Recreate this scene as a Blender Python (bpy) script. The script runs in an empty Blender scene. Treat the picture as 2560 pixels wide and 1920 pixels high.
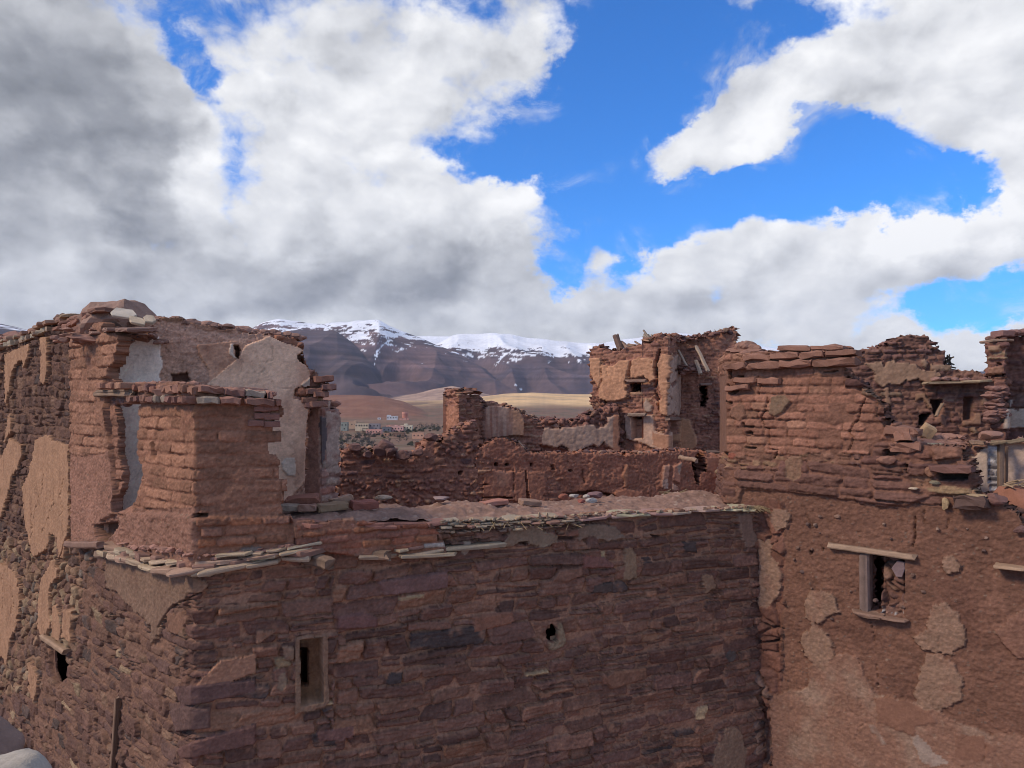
import bpy, math, random
import numpy as np

# ------------------------------------------------------------------ camera, sky, sun, exposure
F, HY, CZ = 1850.0, 1000.0, 5.2          # focal length in photo pixels, horizon row, eye height
S = bpy.context.scene
COL = S.collection
cam_d = bpy.data.cameras.new("camera"); cam = bpy.data.objects.new("camera", cam_d); COL.objects.link(cam)
cam.location = (0, 0, CZ); cam.rotation_euler = (math.radians(90), 0, 0)
cam_d.sensor_width = 36; cam_d.lens = 36 * F / 2560; cam_d.shift_y = (HY - 960) / 2560
cam_d.clip_start = 0.05; cam_d.clip_end = 40000
S.camera = cam

SUN_AZ, SUN_EL = math.radians(-112), math.radians(38)     # azimuth from +Y, clockwise; left and a little behind
sun_d = bpy.data.lights.new("sun", 'SUN'); sun_d.energy = 2.4; sun_d.angle = math.radians(12); sun_d.color = (1, .85, .68)
sun = bpy.data.objects.new("sun", sun_d); COL.objects.link(sun)
sun.rotation_euler = (math.radians(90) - SUN_EL, 0, -SUN_AZ + math.pi)
sun.location = (-8, -4, 30)

S.view_settings.view_transform = 'Standard'; S.view_settings.look = 'None'
S.view_settings.exposure = 0.22; S.view_settings.gamma = 1
S.cycles.max_bounces = 5; S.cycles.diffuse_bounces = 3; S.cycles.use_denoising = True; S.cycles.filter_width = 1.0

SKY_STRENGTH = 0.1
W = bpy.data.worlds.new("World"); S.world = W; W.use_nodes = True
wn, wl = W.node_tree.nodes, W.node_tree.links
wn.clear()

class NB:
    """tiny helper that chains math nodes in the world tree"""
    def __init__(s, nodes, links): s.n, s.l = nodes, links
    def put(s, sock, v):
        if isinstance(v, (int, float)): sock.default_value = v
        elif isinstance(v, tuple): sock.default_value = v
        else: s.l.new(v, sock)
    def m(s, op, a, b=None, c=None, clamp=False):
        k = s.n.new('ShaderNodeMath'); k.operation = op; k.use_clamp = clamp
        for i, v in enumerate((a, b, c)):
            if v is not None: s.put(k.inputs[i], v)
        return k.outputs[0]
    def vec(s, x, y, z):
        k = s.n.new('ShaderNodeCombineXYZ')
        for i, v in enumerate((x, y, z)): s.put(k.inputs[i], v)
        return k.outputs[0]
    def noise(s, v, scale, detail, rough=.55, dist=0.0, col=False):
        k = s.n.new('ShaderNodeTexNoise'); s.l.new(v, k.inputs['Vector'])
        k.inputs['Scale'].default_value = scale; k.inputs['Detail'].default_value = detail
        k.inputs['Roughness'].default_value = rough; k.inputs['Distortion'].default_value = dist
        return k.outputs['Color' if col else 'Fac']
    def vor(s, v, scale, detail, rough=.5):
        k = s.n.new('ShaderNodeTexVoronoi'); k.feature = 'F1'; k.normalize = False; s.l.new(v, k.inputs['Vector'])
        for nm, q in (('Scale', scale), ('Detail', detail), ('Roughness', rough)): k.inputs[nm].default_value = q
        return k.outputs['Distance']
    def ss(s, v, a, b):
        k = s.n.new('ShaderNodeMapRange'); k.interpolation_type = 'SMOOTHSTEP'
        s.put(k.inputs['Value'], v); k.inputs['From Min'].default_value = a; k.inputs['From Max'].default_value = b
        return k.outputs['Result']
    def mix(s, f, a, b, kind='MIX'):
        k = s.n.new('ShaderNodeMix'); k.data_type = 'RGBA'; k.blend_type = kind
        s.put(k.inputs[0], f); s.put(k.inputs[6], a); s.put(k.inputs[7], b)
        return k.outputs[2]

def build_sky():
    b = NB(wn, wl)
    tc = wn.new('ShaderNodeTexCoord'); sp = wn.new('ShaderNodeSeparateXYZ'); wl.new(tc.outputs['Generated'], sp.inputs[0])
    x, y, z = sp.outputs
    az = b.m('ARCTAN2', x, y); el = b.m('ARCSINE', z)
    d3 = b.vec(x, y, b.m('MULTIPLY', z, 1.35))
    wv = b.noise(d3, 2.6, 3, .55, col=True)
    ws = wn.new('ShaderNodeSeparateColor'); wl.new(wv, ws.inputs[0])
    wv2 = b.noise(d3, 8, 6, .62, col=True)
    ws2 = wn.new('ShaderNodeSeparateColor'); wl.new(wv2, ws2.inputs[0])
    azw = b.m('ADD', b.m('MULTIPLY_ADD', ws.outputs[0], .13, az), b.m('MULTIPLY_ADD', ws2.outputs[0], .15, -.065 - .075))
    elw = b.m('ADD', b.m('MULTIPLY_ADD', ws.outputs[1], .11, el), b.m('MULTIPLY_ADD', ws2.outputs[1], .13, -.055 - .065))
    def blob(px, py, rx, ry, w, rot=0):
        px, py, rx, ry = px * 1.1573, py * 1.1573, rx * 1.1573, ry * 1.1573
        a = math.atan((px - 1280) / F); e = math.atan((HY - py) / F * math.cos(a))
        k = math.cos(a)
        rx = rx / F * k * k; ry = ry / F * k
        dx = b.m('SUBTRACT', azw, a); dy = b.m('SUBTRACT', elw, e)
        if rot:
            c, s_ = math.cos(math.radians(rot)), math.sin(math.radians(rot))
            dx, dy = (b.m('MULTIPLY_ADD', dx, c, b.m('MULTIPLY', dy, s_)), b.m('MULTIPLY_ADD', dy, c, b.m('MULTIPLY', dx, -s_)))
        dx = b.m('DIVIDE', dx, rx); dy = b.m('DIVIDE', dy, ry)
        r2 = b.m('MULTIPLY_ADD', dx, dx, b.m('MULTIPLY', dy, dy))
        return b.m('MULTIPLY', b.m('EXPONENT', b.m('MULTIPLY', b.m('POWER', r2, 1.6), -1.0)), w)
    def total(lst, base):
        acc = base
        for q in lst: acc = b.m('ADD', acc, blob(*q))
        return acc
    D = total(SKY_COVER, .42)
    big = b.noise(d3, 3.4, 9, .58, .15); fine = b.noise(d3, 13, 8, .62, .3)
    D = b.m('ADD', D, b.m('MULTIPLY_ADD', big, 1.5, -.75)); D = b.m('ADD', D, b.m('MULTIPLY_ADD', fine, 1.7, -.85)); D = b.m('ADD', D, b.m('MULTIPLY_ADD', b.noise(d3, 34, 6, .65, .3), .6, -.3))
    wd = wn.new('ShaderNodeVectorMath'); wd.operation = 'MULTIPLY_ADD'; wl.new(wv2, wd.inputs[0]); wd.inputs[1].default_value = (.10, .10, .10); wl.new(d3, wd.inputs[2])
    puff = b.vor(wd.outputs[0], 9.5, 2.0, .5); D = b.m('ADD', D, b.m('MULTIPLY_ADD', puff, -1.1, .84))
    alpha = b.ss(D, -.16, .72)
    veil = b.m('MULTIPLY', b.m('MULTIPLY', b.ss(D, -1.25, .1), b.ss(b.noise(d3, 9, 8, .68, .8), .47, .70)), .62)
    alpha = b.m('MAXIMUM', alpha, veil)
    # brightness: broad dark and bright masses, plus the side of each billow turned to the light
    B = total(SKY_LIGHT, .60)
    off = wn.new('ShaderNodeVectorMath'); off.operation = 'ADD'; wl.new(d3, off.inputs[0]); off.inputs[1].default_value = (-.022, 0, .04)
    f0 = b.noise(d3, 5.5, 5, .5, .4); f1 = b.noise(off.outputs[0], 5.5, 5, .5, .4)
    wo2 = wn.new('ShaderNodeVectorMath'); wo2.operation = 'ADD'; wl.new(wd.outputs[0], wo2.inputs[0]); wo2.inputs[1].default_value = (-.016, 0, .030)
    rel = b.m('SUBTRACT', f0, f1); rel = b.m('MULTIPLY_ADD', b.m('SUBTRACT', b.vor(wo2.outputs[0], 9.5, 2.0, .5), puff), .30, rel)
    g0 = b.noise(d3, 17, 6, .6, .3); g1 = b.noise(off.outputs[0], 17, 6, .6, .3)
    B = b.m('ADD', B, b.m('MULTIPLY', rel, 1.0)); B = b.m('ADD', B, b.m('MULTIPLY', b.m('SUBTRACT', g0, g1), .20))
    B = b.m('ADD', B, b.m('MULTIPLY_ADD', big, .30, -.15))
    edge = b.ss(D, .75, .15); B = b.m('MULTIPLY_ADD', edge, .13, B)
    ramp = wn.new('ShaderNodeValToRGB'); wl.new(B, ramp.inputs[0])
    cr = ramp.color_ramp; cr.elements[0].position = 0; cr.elements[0].color = (.175, .185, .205, 1)
    cr.elements[1].position = 1; cr.elements[1].color = (.92, .92, .93, 1)
    for p, c in ((.25, (.29, .30, .33, 1)), (.5, (.48, .49, .52, 1)), (.72, (.68, .69, .72, 1))):
        e = cr.elements.new(p); e.color = c
    sky = wn.new('ShaderNodeTexSky'); sky.sky_type = 'NISHITA'; sky.sun_disc = False
    sky.sun_elevation = SUN_EL; sky.sun_rotation = SUN_AZ; sky.altitude = 1800; sky.air_density = 1.0; sky.dust_density = .3; sky.ozone_density = 3.0
    blue = b.mix(1.0, sky.outputs[0], SKY_TINT, 'MULTIPLY')
    cl = b.mix(1.0, ramp.outputs[0], (1 / SKY_STRENGTH,) * 3 + (1,), 'MULTIPLY')
    out = b.mix(alpha, blue, cl)
    bg = wn.new('ShaderNodeBackground'); wl.new(out, bg.inputs['Color']); bg.inputs['Strength'].default_value = SKY_STRENGTH
    wo = wn.new('ShaderNodeOutputWorld'); wl.new(bg.outputs[0], wo.inputs['Surface'])

SKY_TINT = (.30, 1.10, 1.95, 1)
# cloud masses by their direction (x, y, half width, half height, weight[, tilt])
SKY_COVER = [
    (1400, 120, 165, 190, -1.5), (1330, 330, 190, 200, -1.5), (1110, 300, 190, 80, -1.2, -8), (1010, 350, 110, 45, -.8, -20), (1500, 470, 330, 70, -1.4, 5), (1170, 590, 55, 50, -1.1),
    (1840, 360, 190, 105, -1.4, -10), (1990, 420, 130, 55, -1.0), (2140, 640, 160, 55, -1.5, 8), (1640, 60, 130, 70, -.75), (1470, 30, 120, 60, -.8), (1760, 30, 60, 40, -.5),
    (410, 110, 60, 70, -.9, 40), (480, 140, 40, 30, -.5), (1215, 180, 60, 40, -.5),
    (1530, 350, 165, 85, 2.3, 8), (1590, 240, 90, 70, .35, 30), (1790, 150, 190, 90, .8, 15), (1740, 300, 80, 60, -.7), (2060, 130, 300, 160, 1.0), (2150, 320, 130, 90, 1.0), (1355, 112, 26, 22, .8),
    (1700, 600, 520, 95, .9, 6), (2080, 500, 190, 55, .9, 18), (1080, 480, 150, 110, 1.1), (840, 250, 230, 170, .6), (1160, 130, 60, 80, .3),
    (350, 400, 520, 420, .6), (1000, 660, 240, 60, .6), (800, 600, 330, 80, .6), (900, 730, 900, 90, .9), (100, 330, 240, 320, .55), (330, 330, 120, 120, .3), (2050, 760, 300, 60, .6), (880, 505, 130, 80, .6), (700, 440, 120, 90, .5)]
SKY_LIGHT = [
    (90, 250, 320, 250, -.36), (340, 470, 130, 130, -.18), (60, 590, 280, 110, -.10), (300, 520, 160, 60, -.05), (700, 600, 260, 60, -.15), (1000, 610, 170, 45, -.15), (200, 640, 200, 60, .08),
    (430, 310, 60, 80, .22), (480, 420, 60, 120, .16), (760, 330, 260, 160, .20), (1070, 430, 140, 75, .30), (560, 70, 160, 80, -.03), (850, 110, 240, 110, .10), (600, 200, 120, 100, .08),
    (1530, 330, 170, 90, .24), (1950, 90, 330, 130, .22), (2120, 300, 160, 110, .16), (1750, 540, 480, 70, .22, 6), (1600, 650, 400, 50, .02), (2080, 490, 220, 60, .2), (2080, 710, 260, 50, .24), (1720, 680, 200, 40, .08), (640, 690, 100, 30, .14)]
build_sky()
W.cycles.sampling_method = 'MANUAL'; W.cycles.sample_map_resolution = 512

# ------------------------------------------------------------------ numeric helpers
def xy(px, Y): return ((px - 1280) / F * Y, Y)
def PT(px, py, Y): return np.array([(px - 1280) / F * Y, Y, CZ + (HY - py) / F * Y])
def zc(x0, y0, sc, pts): return [(x0 + a / sc, y0 + b / sc) for a, b in pts]

def hsh(ix, iy, s):
    n = (ix.astype(np.int64) * 374761393 + iy.astype(np.int64) * 668265263 + int(s) * 974634749) & 0xffffffff
    n = ((n ^ (n >> 13)) * 1274126177) & 0xffffffff
    n = ((n ^ (n >> 15)) * 2246822519) & 0xffffffff
    return (n ^ (n >> 16)) / 4294967296.0
def rnd(i, k): return hsh(np.asarray(i), np.full(np.shape(i), 7 * k + 1), 91 + k)
def gn(x, y, s):
    ix, iy = np.floor(x), np.floor(y); fx, fy = x - ix, y - iy
    u, v = fx * fx * fx * (fx * (fx * 6 - 15) + 10), fy * fy * fy * (fy * (fy * 6 - 15) + 10)
    def g(dx, dy):
        a = hsh(ix + dx, iy + dy, s) * 6.2831853
        return np.cos(a) * (fx - dx) + np.sin(a) * (fy - dy)
    a = g(0, 0); b = g(1, 0); c = g(0, 1); d = g(1, 1)
    return 1.5 * ((a + (b - a) * u) * (1 - v) + (c + (d - c) * u) * v)
def fbm(x, y, o, s, rough=.5):
    t = 0; a = 1.0; n = 0
    for k in range(o):
        t = t + a * gn(x, y, s + 17 * k); n += a; a *= rough; x = x * 2.03 + 5.1; y = y * 2.03 + 9.7
    return t / n
def sstep(x, a, b):
    t = np.clip((x - a) / (b - a), 0, 1); return t * t * (3 - 2 * t)
def lerp(a, b, t): return a + (b - a) * t
def c3(c): return np.array(c, float)

def sdpoly(poly, X, Y, pad=60):
    P = np.array(poly, float); out = np.full(X.shape, -float(pad))
    bb = (X > P[:, 0].min() - pad) & (X < P[:, 0].max() + pad) & (Y > P[:, 1].min() - pad) & (Y < P[:, 1].max() + pad)
    x, y = X[bb], Y[bb]
    if x.size == 0: return out
    d2 = np.full(x.shape, 1e18); ins = np.zeros(x.shape, bool)
    for i in range(len(P)):
        ax, ay = P[i]; bx, by = P[(i + 1) % len(P)]
        ex, ey = bx - ax, by - ay
        t = np.clip(((x - ax) * ex + (y - ay) * ey) / (ex * ex + ey * ey + 1e-12), 0, 1)
        d2 = np.minimum(d2, (x - ax - t * ex) ** 2 + (y - ay - t * ey) ** 2)
        if ay != by:
            c = (ay > y) != (by > y)
            ins ^= c & (x < (bx - ax) * (y - ay) / (by - ay) + ax)
    d = np.sqrt(d2); out[bb] = np.where(ins, d, -d); return out
def dline(line, X, Y, pad=25):
    P = np.array(line, float); out = np.full(X.shape, float(pad))
    bb = (X > P[:, 0].min() - pad) & (X < P[:, 0].max() + pad) & (Y > P[:, 1].min() - pad) & (Y < P[:, 1].max() + pad)
    x, y = X[bb], Y[bb]; d2 = np.full(x.shape, 1e18)
    for i in range(len(P) - 1):
        ax, ay = P[i]; ex, ey = P[i + 1] - P[i]
        t = np.clip(((x - ax) * ex + (y - ay) * ey) / (ex * ex + ey * ey + 1e-12), 0, 1)
        d2 = np.minimum(d2, (x - ax - t * ex) ** 2 + (y - ay - t * ey) ** 2)
    out[bb] = np.sqrt(d2); return out

# ------------------------------------------------------------------ materials
M_HAZE = bpy.data.materials.new("thin_air"); M_HAZE.use_nodes = True
def haze_setup(density, col):
    nt = M_HAZE.node_tree; nt.nodes.clear(); o = nt.nodes.new('ShaderNodeOutputMaterial'); v = nt.nodes.new('ShaderNodeVolumePrincipled')
    v.inputs['Color'].default_value = (*col, 1); v.inputs['Density'].default_value = density; v.inputs['Anisotropy'].default_value = .1
    nt.links.new(v.outputs[0], o.inputs['Volume'])
def material(name, bump=.5, scale=70.0, var=.35, rough=.95, dist=.01, tint=(1, 1, 1)):
    m = bpy.data.materials.new(name); m.use_nodes = True; nt = m.node_tree; n, l = nt.nodes, nt.links
    b = NB(n, l); p = n['Principled BSDF']; p.inputs['Roughness'].default_value = rough
    p.inputs['Specular IOR Level'].default_value = .2
    at = n.new('ShaderNodeAttribute'); at.attribute_name = 'Col'
    tc = n.new('ShaderNodeTexCoord'); v = tc.outputs['Object']
    n1 = b.noise(v, scale * .16, 5, .65); n2 = b.noise(v, scale, 3, .7)
    k = b.m('MULTIPLY_ADD', n1, var * 1.6, 1 - var * .8); k2 = b.m('MULTIPLY_ADD', n2, var * 1.2, 1 - var * .6)
    kk = b.m('MULTIPLY', k, k2)
    c = b.mix(1.0, at.outputs['Color'], b.vec(b.m('MULTIPLY', kk, tint[0]), b.m('MULTIPLY', kk, tint[1]), b.m('MULTIPLY', kk, tint[2])), 'MULTIPLY')
    l.new(c, p.inputs['Base Color'])
    bp = n.new('ShaderNodeBump'); bp.inputs['Distance'].default_value = dist
    l.new(b.m('MULTIPLY_ADD', n1, 1.4, b.m('MULTIPLY', n2, .6)), bp.inputs['Height'])
    l.new(b.m('MULTIPLY', at.outputs['Alpha'], bump), bp.inputs['Strength'])
    l.new(bp.outputs[0], p.inputs['Normal'])
    return m
M_WALL = material("weathered_masonry", .75, 55, .36, .95, .012)
M_FAR = material("distant_masonry", .6, 16, .4, .95, .04)
M_WOOD = material("dry_timber", .5, 60, .4, .85, .006)
M_SOIL = material("bare_soil", .4, .02, .35, .97, 8.0)
M_PAINT = material("faded_render", .2, 1.2, .22, .9, .02)
M_BARK = material("grey_bark", .3, 3, .3, .95, .02)

# ------------------------------------------------------------------ mesh output
def link(name, me, parent=None, loc=(0, 0, 0), mat=None):
    if mat is not None: me.materials.append(mat)
    o = bpy.data.objects.new(name, me); COL.objects.link(o); o.location = loc
    if parent is not None: o.parent = parent
    return o
def mesh_np(name, V, quads, C=None, smooth=True):
    me = bpy.data.meshes.new(name); nq = len(quads)
    me.vertices.add(len(V)); me.vertices.foreach_set('co', np.ascontiguousarray(V, np.float32).ravel())
    me.loops.add(nq * 4); me.loops.foreach_set('vertex_index', np.ascontiguousarray(quads, np.int32).ravel())
    me.polygons.add(nq); me.polygons.foreach_set('loop_start', np.arange(0, nq * 4, 4, dtype=np.int32))
    me.polygons.foreach_set('use_smooth', np.full(nq, smooth))
    if C is not None:
        ca = me.color_attributes.new('Col', 'FLOAT_COLOR', 'POINT'); ca.data.foreach_set('color', np.ascontiguousarray(C, np.float32).ravel())
    me.update(calc_edges=True); me.validate(); return me

def thing(name, label, cat, loc=(0, 0, 0), group=None):
    o = bpy.data.objects.new(name, None); COL.objects.link(o); o.location = tuple(map(float, loc)); o.empty_display_size = .2
    o['label'] = label; o['category'] = cat; o['kind'] = 'thing'
    if group: o['group'] = group
    return o
def tag(o, label=None, cat=None, group=None, kind=None):
    for k, v in (('label', label), ('category', cat), ('group', group), ('kind', kind)):
        if v: o[k] = v
    return o

class MB:
    """collects irregular solids into one mesh"""
    def __init__(s): s.v, s.f, s.c = [], [], []
    def put(s, V, Fc, col, bump=.8):
        o = len(s.v); V = np.asarray(V, float)
        s.v.extend(map(tuple, V)); s.f.extend([tuple(i + o for i in q) for q in Fc])
        C = np.asarray(col, float)
        if C.ndim == 1: C = np.repeat(C[None, :3], len(V), 0)
        s.c.extend([(*q[:3], bump) for q in C])
    def build(s, name, mat, parent=None, smooth=False, origin=None):
        o3 = np.array(parent.location if parent is not None and origin is None else (origin if origin is not None else (0, 0, 0)))
        me = bpy.data.meshes.new(name); V = np.array(s.v) - o3
        me.from_pydata(V.tolist(), [], s.f)
        ca = me.color_attributes.new('Col', 'FLOAT_COLOR', 'POINT'); ca.data.foreach_set('color', np.array(s.c, np.float32).ravel())
        if mat is M_WOOD: smooth = False
        if smooth: me.polygons.foreach_set('use_smooth', np.full(len(me.polygons), True))
        me.update()
        return link(name, me, parent, (0, 0, 0) if parent is not None else tuple(o3), mat)
    def block(s, c, ux, uy, size, col, rg, jit=.12, n=(3, 2), bump=.8):
        """brick-like block: rounded, chipped, with jittered corners; ux along, uy depth, z up (may be tilted by passing 3-vectors)"""
        ux = np.array(ux, float); uy = np.array(uy, float); ux = ux / np.linalg.norm(ux); uy = uy - ux * (uy @ ux); uy /= np.linalg.norm(uy); uz = np.cross(ux, uy)
        L, D, T = size; V = []; Fc = []
        xs = (-.5, -.43, -.15, .15, .43, .5); sec = [(-.5, -.36), (-.42, -.5), (.42, -.5), (.5, -.36), (.5, .36), (.42, .5), (-.42, .5), (-.5, .36)]
        for i, x in enumerate(xs):
            k = .86 if i in (0, 5) else 1
            for a, b_ in sec:
                j = rg.uniform(-1, 1, 3) * jit * np.array((.25 * T, .35 * T, .35 * T))
                V.append(c + ux * (x * L + j[0]) + uy * (a * D * k + j[1]) + uz * (b_ * T * k + j[2]))
        for i in range(5):
            for q in range(8): Fc.append((i * 8 + q, i * 8 + (q + 1) % 8, (i + 1) * 8 + (q + 1) % 8, (i + 1) * 8 + q))
        Fc.append(tuple(range(7, -1, -1))); Fc.append(tuple(range(40, 48)))
        s.put(V, Fc, np.clip(np.array(col) * (1 + rg.uniform(-.12, .12, (48, 1))), 0, 1), bump)
    def slab(s, c, ux, uy, L, D, T, col, rg, n=11, bump=.8):
        """flat irregular stone flake"""
        ux = np.array(ux, float); ux /= np.linalg.norm(ux); uy = np.array(uy, float); uy = uy - ux * (uy @ ux); uy /= np.linalg.norm(uy); uz = np.cross(ux, uy)
        if uz[2] < 0: uz = -uz
        V = []; n = max(6, n - 3); ang = np.sort(np.linspace(0, 6.283, n, endpoint=False) + rg.uniform(-.33, .33, n)); jr = rg.uniform(.80, 1.12, n)
        for lv, (sc_, zz) in enumerate(((.96, -.5), (1, -.15), (1, .3), (.94, .5))):
            for ka, a in enumerate(ang):
                p = 1 / (abs(math.cos(a)) ** 6 + abs(math.sin(a)) ** 6) ** (1 / 6)
                r = p * sc_ * jr[ka] * (1 + rg.uniform(-.035, .035))
                V.append(c + ux * (math.cos(a) * r * L / 2) + uy * (math.sin(a) * r * D / 2) + uz * (zz * T * (1 + rg.uniform(-.3, .3))))
        Fc = []
        for lv in range(3):
            for q in range(n): Fc.append((lv * n + q, lv * n + (q + 1) % n, (lv + 1) * n + (q + 1) % n, (lv + 1) * n + q))
        Fc.append(tuple(range(n - 1, -1, -1))); Fc.append(tuple(range(3 * n, 4 * n)))
        s.put(V, Fc, np.clip(np.array(col) * (1 + rg.uniform(-.15, .15, (4 * n, 1))), 0, 1), bump)
    def beam(s, p0, p1, w, h, col, rg, n=9, wob=.12, taper=.0, up=(0, 0, 1), bump=.8):
        p0, p1 = np.array(p0, float), np.array(p1, float); d = p1 - p0; L = np.linalg.norm(d); d /= L
        up = np.array(up, float); sd_ = np.cross(d, up); sd_ /= np.linalg.norm(sd_); up = np.cross(sd_, d)
        V = []; Fc = []; C = []
        sec = [(math.copysign(abs(math.cos(a)) ** .6, math.cos(a)), math.copysign(abs(math.sin(a)) ** .6, math.sin(a))) for a in np.linspace(.39, 6.67, 10, endpoint=False)]
        o = np.zeros(2); tone = rg.uniform(.5, 1.15, 10)
        for i in range(n + 1):
            o += rg.uniform(-1, 1, 2) * wob * min(w, h) * .5; k = 1 - taper * i / n
            for q, (a, b_) in enumerate(sec):
                e = rg.uniform(-.04, .04) * (3 if i in (0, n) else 1)
                V.append(p0 + d * (L * i / n + (rg.uniform(-.3, .3) * w if i in (0, n) else 0)) + sd_ * (a * w / 2 * k * (1 + e) + o[0]) + up * (b_ * h / 2 * k * (1 + e) + o[1]))
                C.append(np.array(col) * tone[q] * rg.uniform(.9, 1.1))
        for i in range(n):
            for q in range(10): Fc.append((i * 10 + q, i * 10 + (q + 1) % 10, (i + 1) * 10 + (q + 1) % 10, (i + 1) * 10 + q))
        Fc.append(tuple(range(9, -1, -1))); Fc.append(tuple(range(n * 10, n * 10 + 10)))
        s.put(V, Fc, np.clip(C, 0, 1), bump)
    def rock(s, c, size, col, rg, sub=2, amp=.25, cut=.75, bump=.9, yaw=None):
        V, Fc = ICO[sub]; k = rg.integers(1, 9999); P = V.copy()
        a = rg.uniform(0, 6.28) if yaw is None else yaw
        for q in range(7):
            nrm = rg.normal(size=3); nrm /= np.linalg.norm(nrm); t = rg.uniform(cut, 1.0); dd = P @ nrm
            P = P - np.outer(np.maximum(dd - t * .8, 0), nrm)
        r = 1 + amp * (fbm(P[:, 0] * 1.7 + k, P[:, 1] * 1.7 + P[:, 2] * 1.3, 3, k))
        P = P * r[:, None] * np.array(size) / 2
        ca, sa = math.cos(a), math.sin(a); P = np.c_[P[:, 0] * ca - P[:, 1] * sa, P[:, 0] * sa + P[:, 1] * ca, P[:, 2]]
        cc = np.array(col)[None, :] * (1 + .25 * fbm(P[:, 0] * 9 / max(size), P[:, 2] * 9 / max(size) + P[:, 1] * 5, 3, k))[:, None]
        s.put(P + np.array(c), Fc, np.clip(cc, 0, 1), bump)
def _ico():
    import bmesh
    r = {}
    for k in (1, 2, 3, 4):
        bm = bmesh.new(); bmesh.ops.create_icosphere(bm, subdivisions=k, radius=1.0); bm.verts.ensure_lookup_table()
        r[k] = (np.array([v.co[:] for v in bm.verts]), [tuple(v.index for v in f.verts) for f in bm.faces]); bm.free()
    return r
ICO = _ico()

# ------------------------------------------------------------------ relief walls
class Field:
    """a wall standing on a plan path, as a grid of relief (H, outwards), colour (C) and presence (M)"""
    def __init__(s, path, ztop, zbot, cell, blend=.05):
        P = np.array(path, float); seg = np.diff(P, axis=0); ln = np.hypot(seg[:, 0], seg[:, 1]); cum = np.r_[0, np.cumsum(ln)]
        nu = int(cum[-1] / cell) + 2; us = np.linspace(0, cum[-1], nu); nv = int((ztop - zbot) / cell) + 2; zs = np.linspace(zbot, ztop, nv)
        s.cell = cell; s.X0 = np.interp(us, cum, P[:, 0]); s.Y0 = np.interp(us, cum, P[:, 1])
        nrm = np.c_[seg[:, 1], -seg[:, 0]] / ln[:, None]
        mid = (cum[:-1] + cum[1:]) / 2; kn = [cum[0]]; kv = [nrm[0]]
        for i in range(1, len(cum) - 1):
            bl = min(blend, ln[i - 1] * .4, ln[i] * .4); kn += [cum[i] - bl, cum[i] + bl]; kv += [nrm[i - 1], nrm[i]]
        kn.append(cum[-1]); kv.append(nrm[-1]); kv = np.array(kv)
        nx, ny = np.interp(us, kn, kv[:, 0]), np.interp(us, kn, kv[:, 1]); q = np.hypot(nx, ny); s.NX, s.NY = nx / q, ny / q
        s.U, s.V = np.meshgrid(us, zs); s.PX = np.broadcast_to(1280 + F * s.X0 / s.Y0, s.U.shape).copy(); s.PY = HY - F * (s.V - CZ) / s.Y0
        s.ax = s.X0 / s.Y0; s.us = us
        s.H = np.zeros(s.U.shape); s.C = np.zeros(s.U.shape + (4,)); s.C[..., 3] = 1; s.M = np.ones(s.U.shape, bool)
        s.CU, s.CV = s.U.copy(), s.V.copy()
    def proj(s, U, V):
        x = np.interp(U, s.us, s.X0); y = np.interp(U, s.us, s.Y0); return 1280 + F * x / y, HY - F * (V - CZ) / y
    def box(s, poly, pad=8):
        if poly is None: return slice(0, s.U.shape[0]), slice(0, s.U.shape[1])
        P = np.array(poly); m = (s.PX > P[:, 0].min() - pad) & (s.PX < P[:, 0].max() + pad) & (s.PY > P[:, 1].min() - pad) & (s.PY < P[:, 1].max() + pad)
        if not m.any(): return None
        r = np.where(m.any(1))[0]; c = np.where(m.any(0))[0]; return slice(r[0], r[-1] + 1), slice(c[0], c[-1] + 1)
    def fill(s, poly, fn, rag=0, freq=6, seed=1, over=False, lift=0, fade=0, snap=0.0):
        """lay a material over the region: replaces what is there, or (over) only where it stands proud of it"""
        b = s.box(poly, 8 + rag)
        if b is None: return
        U, V = s.U[b], s.V[b]; h, c, cu, cv = fn(U, V)
        if poly is None: m = np.ones(U.shape, bool); d = np.full(U.shape, 99.)
        else:
            d = sdpoly(poly, s.PX[b], s.PY[b])
            if snap:
                px, py = s.proj(cu, cv); d = (1 - snap) * d + snap * sdpoly(poly, px, py)
            if rag: d = d + rag * fbm(U * freq, V * freq, 4, seed)
            m = d > 0
        h = h + lift
        if over: m = m & (h > s.H[b])
        if fade: h = np.where(m, lerp(s.H[b], h, np.clip(d / fade, 0, 1)), h)
        s.H[b] = np.where(m, h, s.H[b]); s.C[b] = np.where(m[..., None], c, s.C[b])
        s.CU[b] = np.where(m, cu, s.CU[b]); s.CV[b] = np.where(m, cv, s.CV[b])
    def outline(s, poly, rag=2, freq=8, seed=3, snap=.7, holes=()):
        px, py = s.proj(s.CU, s.CV); d = (1 - snap) * sdpoly(poly, s.PX, s.PY) + snap * sdpoly(poly, px, py)
        d = d + rag * fbm(s.U * freq, s.V * freq, 4, seed); s.M &= d > 0
        for hp in holes:
            s.M &= ~(sdpoly(hp, s.PX, s.PY) + rag * fbm(s.U * freq * 1.3, s.V * freq * 1.3, 4, seed + 5) > 0)
    def recess(s, poly, depth, rag=1, freq=9, seed=5, col=None, bump=None):
        b = s.box(poly)
        if b is None: return
        d = sdpoly(poly, s.PX[b], s.PY[b]) + rag * fbm(s.U[b] * freq, s.V[b] * freq, 3, seed); m = d > 0
        hh = -depth + .012 * fbm(s.U[b] * 12, s.V[b] * 12, 3, seed)
        s.H[b] = np.where(m, hh, s.H[b])
        if col is not None:
            cc = np.concatenate([np.broadcast_to(c3(col), m.shape + (3,)) * (1 + .3 * fbm(s.U[b] * 9, s.V[b] * 5, 4, seed + 1))[..., None], np.full(m.shape + (1,), .6 if bump is None else bump)], -1)
            s.C[b] = np.where(m[..., None], cc, s.C[b])
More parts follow.
